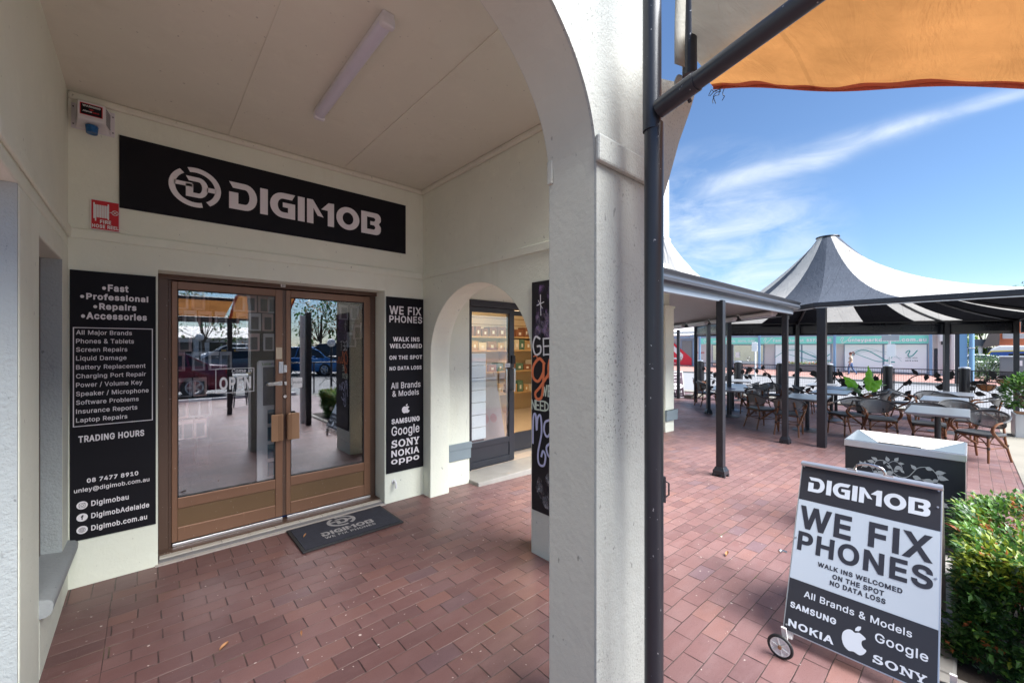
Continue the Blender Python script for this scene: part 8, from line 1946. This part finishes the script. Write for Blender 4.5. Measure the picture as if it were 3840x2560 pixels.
# ================================================================== PEDESTRIAN
def figure():
    base = Vector((37.2, 5.66, GF)); k = 1.66 / 1.72
    t = thing('person', 'woman with a ponytail in a floral jacket and jeans walking left past the clinic', 'person', tuple(base))
    J = {'pel': (0, 0, .95), 'ch': (0, .01, 1.22), 'nk': (0, .02, 1.43), 'hd': (0, .035, 1.55), 'ht': (0, .02, 1.68), 'nose': (0, .13, 1.57),
         'sl': (-.17, .0, 1.38), 'el': (-.22, -.10, 1.12), 'wl': (-.20, .04, .92), 'hl': (-.20, .07, .84),
         'sr': (.17, .0, 1.38), 'er': (.22, -.02, 1.12), 'wr': (.19, .16, .97), 'hr': (.18, .20, .90),
         'pl': (-.09, 0, .90), 'kl': (-.09, .14, .52), 'al': (-.09, .10, .10), 'tl': (-.09, .25, .04),
         'pr': (.09, 0, .90), 'kr': (.09, -.06, .50), 'ar': (.09, -.32, .14), 'tr': (.09, -.22, .04)}
    E_ = [('pel', 'ch'), ('ch', 'nk'), ('nk', 'hd'), ('hd', 'ht'), ('hd', 'nose'), ('ch', 'sl'), ('sl', 'el'), ('el', 'wl'), ('wl', 'hl'), ('ch', 'sr'), ('sr', 'er'), ('er', 'wr'), ('wr', 'hr'), ('pel', 'pl'), ('pl', 'kl'), ('kl', 'al'), ('al', 'tl'), ('pel', 'pr'), ('pr', 'kr'), ('kr', 'ar'), ('ar', 'tr')]
    RD = {'pel': .15, 'ch': .14, 'nk': .055, 'hd': .09, 'ht': .075, 'nose': .018, 'sl': .065, 'el': .05, 'wl': .036, 'hl': .03, 'sr': .065, 'er': .05, 'wr': .036, 'hr': .03, 'pl': .09, 'kl': .062, 'al': .042, 'tl': .035, 'pr': .09, 'kr': .062, 'ar': .042, 'tr': .035}
    ks = list(J); me = bpy.data.meshes.new('body'); me.from_pydata([Vector(J[a]) * k for a in ks], [(ks.index(a), ks.index(b_)) for a, b_ in E_], [])
    o = bpy.data.objects.new('body', me); C.objects.link(o)
    sk = o.modifiers.new('skin', 'SKIN'); 
    for i, a in enumerate(ks):
        me.skin_vertices[0].data[i].radius = (RD[a] * k, RD[a] * k * (.72 if a in ('ch', 'pel') else 1)); me.skin_vertices[0].data[i].use_root = (a == 'pel')
    o.modifiers.new('sub', 'SUBSURF').levels = 2
    dgx = bpy.context.evaluated_depsgraph_get(); nm = bpy.data.meshes.new_from_object(o.evaluated_get(dgx))
    bpy.data.objects.remove(o)
    jk = NT('floral_jacket'); v = jk.noise(22, 2, .5); jk.set(jk.b.inputs['Base Color'], jk.ramp(v, [(.3, (.04, .035, .03)), (.45, (.42, .30, .16)), (.55, (.55, .50, .42)), (.68, (.10, .07, .05))]))
    for m_ in (mat('skin', (.46, .27, .20), .5), jk.m, mat('blue_denim', (.05, .10, .22), .8), mat('tan_shoe', (.2, .12, .07), .6)): nm.materials.append(m_)
    for p in nm.polygons:
        z = p.center.z / k; x = abs(p.center.x) / k
        p.material_index = 0 if z > 1.42 or (z < .93 and x > .155) else (1 if z > .93 else (2 if z > .09 else 3)); p.use_smooth = True
    o = bpy.data.objects.new('body', nm); C.objects.link(o); o.parent = t
    mb = MB(); mb.lathe([(.0, .105), (.06, .09), (.098, .04), (.10, -.02), (.07, -.06)], (0, -.005, 1.60 * k), 14); mb.tube(smooth_path([(0, -.08, 1.66), (0, -.15, 1.62), (0, -.17, 1.48), (0, -.15, 1.36)], 4), [.03, .032, .034, .035, .036, .037, .037, .035, .033, .03, .025, .018, .01], 8)
    mb.build('hair', mat('auburn_hair', (.09, .03, .018), .5), t, smooth=True, local=True)
    t.rotation_euler = (0, 0, R(0))
    return t
figure()

# maroon takeaway board
tk = thing('takeaway_sign', 'maroon fold out takeaway sign with an oval at the left end of the terrace', 'sign', (14.6, 7.2, gz(14.6)))
bA, bB = Vector((13.95, 7.22, gz(14) + .03)), Vector((14.72, 6.98, gz(14.7) + .03)); lean = Vector((.27, .22, .98)).normalized()
du = (bB - bA).normalized(); Wt = (bB - bA).length; Ht = .98; nt = du.cross(lean); nt = -nt if nt.x > 0 else nt
def PK(u, v, w): return bA + du * u + lean * v + nt * (.0015 + w)
mb = MB(); mb.obox(bA + du * Wt / 2 + lean * Ht / 2 - nt * .012, du, lean, nt, Wt / 2, Ht / 2, .011); fpk = mb.build('front_panel', M['white'], tk)
mb = MB(); mb.poly([(.025, .025), (Wt - .025, .025), (Wt - .025, Ht - .025), (.025, Ht - .025)], PK); mb.build('maroon_face', mat('maroon_print', (.060, .028, .045), .5), fpk)
PK2 = lambda u, v, w: PK(u, v, .003)
mb = MB(); mb.poly([(Wt / 2 + .36 * math.cos(i * PI / 16), .42 + .115 * math.sin(i * PI / 16)) for i in range(32)], PK2)
put_text(mb, "Don't feel like", PK2, .12, .66, .84, .065, .015); put_text(mb, 'cooking tonight?', PK2, .10, .70, .73, .065, .015); put_text(mb, 'Relax! ...', PK2, .24, .58, .60, .06, .015)
put_text(mb, '8373 1743', PK2, .12, .68, .175, .085, .035); put_text(mb, 'www.takeaway.com.au', PK2, .10, .70, .08, .03, .01); mb.build('lettering', M['letter'], fpk)
mb = MB(); put_text(mb, 'TAKE AWAY', lambda u, v, w: PK(u, v, .0045), .10, .70, .385, .075, .03); mb.build('oval_lettering', mat('maroon_ink', (.05, .02, .035), .5), fpk)
mb = MB(); cB = Vector((15.1, 7.75, gz(15) + .03)); ln2 = (bA + du * 0 + lean * Ht - (cB + Vector((-.75, .25, 0)))).normalized()
for o_ in (bA, bB):
    tp_ = o_ + lean * Ht; ft_ = o_ + Vector((.55, .46, 0)); mb.tube([tuple(tp_), tuple(ft_)], .016, 6)
mb.obox(((bA + bB) / 2 + lean * Ht * .5 + Vector((.42, .35, 0)) * 1), du, (tp_ - ft_), nt, Wt / 2, Ht / 2, .008); mb.build('back_frame', M['white'], tk)

# ================================================================== BEHIND THE CAMERA (seen in the door glass)
oa = thing('street_awning', 'orange street awning on black posts behind the camera, mirrored across the left door', 'awning', (-.4, -1.8, 2.4))
mb = MB(); mb.grid(lambda u, v: Vector((-1.4 + 2.7 * u, -1.5 - 1.55 * v, 2.46 - .33 * v + .02 * math.sin(u * 20) * v)), 40, 10); mb.build('canvas', M['canvas'], oa, smooth=True)
mb = MB(); mb.cyl((-1.5, -3.05, 2.10), (1.6, -3.05, 2.10), .045, seg=10); mb.cyl((-1.5, -1.5, 2.44), (1.5, -1.5, 2.44), .035, seg=10); mb.build('front_tube', M['post'], oa)
for x in (-1.35, 1.416):
    mb = MB(); mb.box(x - .045, x + .045, -3.10, -3.01, -.02, 2.1); mb.build('post', M['post'], oa)
dp_ = thing('dark_post', 'dark square post beside the white downpipe, mirrored in the right hand door', 'post', (2.38, -.58, 0)); MB().box(2.33, 2.43, -.63, -.53, -.02, 2.2).build('shaft', M['post'], dp_, bevel=.006)
wp_ = thing('drain_pipe', 'white downpipe beside a dark post, mirrored in the right hand door', 'pipe', (2.36, -.88, 0)); mb = MB(); mb.cyl((2.36, -.88, 0), (2.36, -.88, 2.15), .05, seg=14); mb.build('pipe', M['white'], wp_, smooth='auto'); mb = MB(); mb.cyl((2.36, -.88, .7), (2.36, -.88, .74), .06, seg=14); mb.cyl((2.36, -.88, 1.7), (2.36, -.88, 1.74), .06, seg=14); mb.build('pipe_clip', M['alu'], wp_)
st_ = thing('bar_stool', 'black bar stool and high table leg under the street awning, mirrored in the left door', 'stool', (1.82, -4.42, 0))
mb = MB(); mb.cyl((1.82, -4.42, .70), (1.82, -4.42, .74), .19, seg=20); mb.build('seat', M['post'], st_)
for k in range(4):
    a = PI / 4 + k * PI / 2; mb = MB(); mb.cyl((1.82 + .13 * math.cos(a), -4.42 + .13 * math.sin(a), .70), (1.82 + .24 * math.cos(a), -4.42 + .24 * math.sin(a), 0), .016, seg=8); mb.build('leg', M['post'], st_)
mb = MB(); mb.tube([(1.82 + .2 * math.cos(i * PI / 10), -4.42 + .2 * math.sin(i * PI / 10), .28) for i in range(20)], .01, 6, closed=True); mb.build('foot_ring', M['post'], st_)
gl_ = thing('globe_lamp', 'white globe street lamp in the car park, mirrored high in the right hand door', 'lamp', (5.23, -8, 0)); mb = MB(); mb.cyl((5.23, -8, 0), (5.23, -8, 1.52), .04, seg=10); mb.build('pole', M['post'], gl_); mb = MB(); mb.lathe([(.001, -.15)] + [(.15 * math.cos(R(a)), .15 * math.sin(R(a))) for a in range(-75, 80, 15)] + [(.001, .15)], (5.23, -8, 1.66), 20); mb.build('globe', M['white'], gl_, smooth=True)
gl2 = thing('globe_lamp', 'white globe street lamp in the car park, mirrored in the left hand door', 'lamp', (1.9, -16, 0)); mb = MB(); mb.cyl((1.9, -16, 0), (1.9, -16, 1.75), .04, seg=10); mb.build('pole', M['post'], gl2); mb = MB(); mb.lathe([(.001, -.17)] + [(.17 * math.cos(R(a)), .17 * math.sin(R(a))) for a in range(-75, 80, 15)] + [(.001, .17)], (1.9, -16, 1.95), 20); mb.build('globe', M['white'], gl2, smooth=True)
cf = thing('carpark_rail', 'dark tubular rail with ring and cross bars at the car park kerb behind the camera', 'railing', (4.2, -6.2, 0))
mb = MB()
for x in (3.3, 4.1, 5.0, 5.9): mb.cyl((x, -6.2, 0), (x, -6.2, 1.02), .022, seg=8)
mb.cyl((3.3, -6.2, 1.0), (5.9, -6.2, 1.0), .02, seg=8)
for x in (3.7, 4.55, 5.45):
    mb.tube([(x + .11 * math.cos(i * PI / 10), -6.2, .55 + .11 * math.sin(i * PI / 10)) for i in range(20)], .012, 6, closed=True)
    for a in (45, 135, 225, 315): mb.cyl((x + .11 * math.cos(R(a)), -6.2, .55 + .11 * math.sin(R(a))), (x + .40 * math.cos(R(a)), -6.2, .55 + .42 * math.sin(R(a))), .010, seg=6)
mb.build('rail', M['post'], cf)
for k, (x, y, h_, rad, lab) in enumerate(((-3.5, -24, 5.5, 2.6, 'broad gum tree in the car park mirrored behind the red sedan'), (4.5, -44, 6.5, 3.4, 'wide dark tree at the far side of the car park'), (12.5, -34, 6.5, 3.2, 'dark round tree beyond the blue hatchback'), (-9, -40, 7, 4, 'tall tree at the far left of the car park'), (9.5, -24, 1.7, 1.5, 'round clipped bush behind the parked blue car'))):
    tree('carpark_tree', lab, x, y, -.02, h_, rad, 50 + k, 900, .42, (0, 1, 0, 5), .16, .8, 'tree', None, .3 if h_ > 2 else -.1)
fb = thing('carpark_building', 'long low pale building closing the far side of the car park', 'building', (0, -60, 0))
mb = MB(); mb.box(-40, 14, -66, -60, 0, 2.6); mb.build('wall', M['dwall'], fb)
mb = MB(); mb.add([(-40.5, -59.5, 2.6), (14.5, -59.5, 2.6), (14.5, -63, 4.2), (-40.5, -63, 4.2)], [(0, 1, 2, 3)]); mb.add([(-40.5, -66.5, 2.6), (14.5, -66.5, 2.6), (14.5, -63, 4.2), (-40.5, -63, 4.2)], [(0, 1, 2, 3)]); mb.build('roof', M['gutter'], fb)
mb = MB()
for k in range(14): mb.box(-38 + k * 3.7, -36 + k * 3.7, -59.98, -59.92, .5, 2.0)
mb.build('window', M['carglass'], fb)

# ================================================================== GOODS BEHIND THE DOOR GLASS
random.seed(4)
CASE = [mat('clear_case_pack', (.72, .71, .70), .25), mat('pink_case_pack', (.66, .46, .42), .3), mat('dark_case_pack', (.07, .07, .075), .25), mat('smoky_case_pack', (.42, .42, .43), .2)]
M['yellowtag'] = mat('yellow_tag', (.55, .36, .03), .5)
ROWS = [(1.90, 'top', (.20, .30, .56, .64, .73, .80)), (1.75, 'second', (.18, .25, .34, .44, .58, .67, .76)), (1.585, 'third', (.22, .58, .66, .77)), (1.44, 'fourth', (.18, .30, .40, .47)), (1.245, 'fifth', (.17, .22, .31)), (1.09, 'sixth', (.20, .27, .34)), (.93, 'lowest', (.18, .24, .31))]
rk = thing('slat_rack', 'dark slat rack hung with phone case packs just inside the left hand door', 'rack', (.52, 4.5, 0))
mb = MB()
for z, _, _ in ROWS: mb.box(.12, .92, 4.25, 4.27, z + .075, z + .090)
mb.build('rail', M['dark'], rk)
mb = MB(); mb.box(.10, .12, 4.24, 4.28, .02, 2.1); mb.box(.92, .94, 4.24, 4.28, .02, 2.1); mb.build('upright', M['dark'], rk)
for z, nm, xs in ROWS:
    for x in xs:
        x_ = x * 4.21 / 3.9; zz = 1.55 + (z - 1.55) * 1.08
        m0 = random.choice((0, 0, 1, 1, 3)); a = random.uniform(-.35, .35)
        t_ = thing('phone_case_pack', 'phone case pack hanging in the %s row behind the left door glass' % nm, 'phone case', (x_, 4.22, zz), a, 'phone case packs in the %s row' % nm)
        mb = MB(); mb.box(-.045, .045, -.010, .010, -.085, .070); mb.build('pack', CASE[m0], t_, local=True, bevel=.004)
        mb = MB(); mb.box(-.028, .028, -.0115, -.0101, -.072, .038); mb.build('case', CASE[2 if m0 != 2 else 0], t_, local=True)
for k in range(6):
    tg = tag(MB().box(.30 + .09 * k, .335 + .09 * k, 4.235, 4.238, (1.93, 1.80, 1.50, 1.50, 1.30, 1.1)[k], (1.93, 1.80, 1.50, 1.50, 1.30, 1.1)[k] + .018).build('price_tag', M['yellowtag'], None), 'small yellow price tag on a rack rail behind the left door glass', 'price tag', 'yellow price tags on the slat rack')
for k, (x, z) in enumerate(((1.52, 1.90), (1.63, 1.90), (1.66, 1.70), (1.74, 1.72), (1.60, 1.62))):
    t_ = thing('phone_case_pack', 'phone case pack hanging behind the right door glass', 'phone case', (x, 4.3, z), .2, 'phone case packs behind the right door')
    mb = MB(); mb.box(-.05, .05, -.01, .01, -.085, .07); mb.build('pack', CASE[3], t_, local=True, bevel=.004)
    mb = MB(); mb.box(-.03, .03, -.0115, -.0101, -.07, .04); mb.build('case', CASE[2], t_, local=True)
ds = thing('card_stand', 'tall white sim card display stand on a blue foot inside the left door', 'display', (.86, 4.25, .012))
mb = MB(); mb.poly(rrect(.86, .80, .13, .62, .03), lambda u, v, w: (u, 4.17 - w, v), depth=.02); mb.build('panel', M['sticker'], ds)
mb = MB(); mb.poly([(.775, 1.02), (.965, 1.02), (.965, 1.36), (.775, 1.36)], lambda u, v, w: (u, 4.1685, v)); mb.build('poster', mat('dark_blue_poster', (.03, .05, .09), .3, 0, .8, 12), ds)
mb = MB(); put_text(mb, 'Lyca', lambda u, v, w: (u, 4.1685, v), .768, .835, 1.378, .022, .03); mb.build('green_lettering', mat('leaf_green_print', (.12, .32, .05), .5), ds)
mb = MB(); put_text(mb, 'mobile', lambda u, v, w: (u, 4.1685, v), .838, .955, 1.378, .022, .03); mb.build('blue_lettering', mat('navy_print', (.05, .05, .22), .5), ds)
mb = MB()
for k in range(4): mb.box(.81, .90, 4.155, 4.1685, .86 - k * .155, .86 - k * .155 + .12)
mb.build('card_pack', mat('blue_green_card', (.03, .17, .25), .35, 0, .7, 18), ds)
mb = MB(); mb.cyl((.86, 4.18, .03), (.86, 4.18, .20), .012, seg=8); mb.box(.78, .80, 4.18, 4.182, .1, .12); mb.build('stem', M['alu'], ds)
mb = MB(); mb.poly(rrect(.86, 4.20, .19, .13, .03), lambda u, v, w: (u, v, .045 + w), depth=.032); mb.build('foot', mat('cobalt_foot', (.02, .10, .36), .35), ds)

# litter on the bricks
random.seed(9)
M['dryleaf'] = mat('dry_leaf', (.36, .17, .07), .7, 0, .3, 30)
for k, (x, y, a, L_, lab) in enumerate(((.30, 2.55, 20, .07, 'curled dry leaf on the porch bricks left of the mat'), (.95, 3.55, 35, .05, 'dry leaf lying on the dark door mat'), (.62, 2.38, 75, .04, 'small dry leaf on the porch bricks below the mat'), (-.02, 2.42, 10, .05, 'dry leaf near the left wall on the porch bricks'), (3.25, 1.22, 5, .09, 'brown leaf on the open pavers beyond the pole'))):
    L_ *= .6; mb = MB(); c_, s_ = math.cos(R(a)), math.sin(R(a))
    z0_ = .024 if k == 1 else gz(x) + .004
    mb.grid(lambda u, v: Vector((x + (u - .5) * L_ * c_ - (v - .5) * L_ * .42 * math.sin(PI * u) * s_, y + (u - .5) * L_ * s_ + (v - .5) * L_ * .42 * math.sin(PI * u) * c_, z0_ + .012 * (abs(v - .5) * 2) ** 2 + .012 * u)), 8, 4)
    tag(mb.build('dry_leaf', M['dryleaf'], None, smooth=True, fix=False), lab, 'leaf')
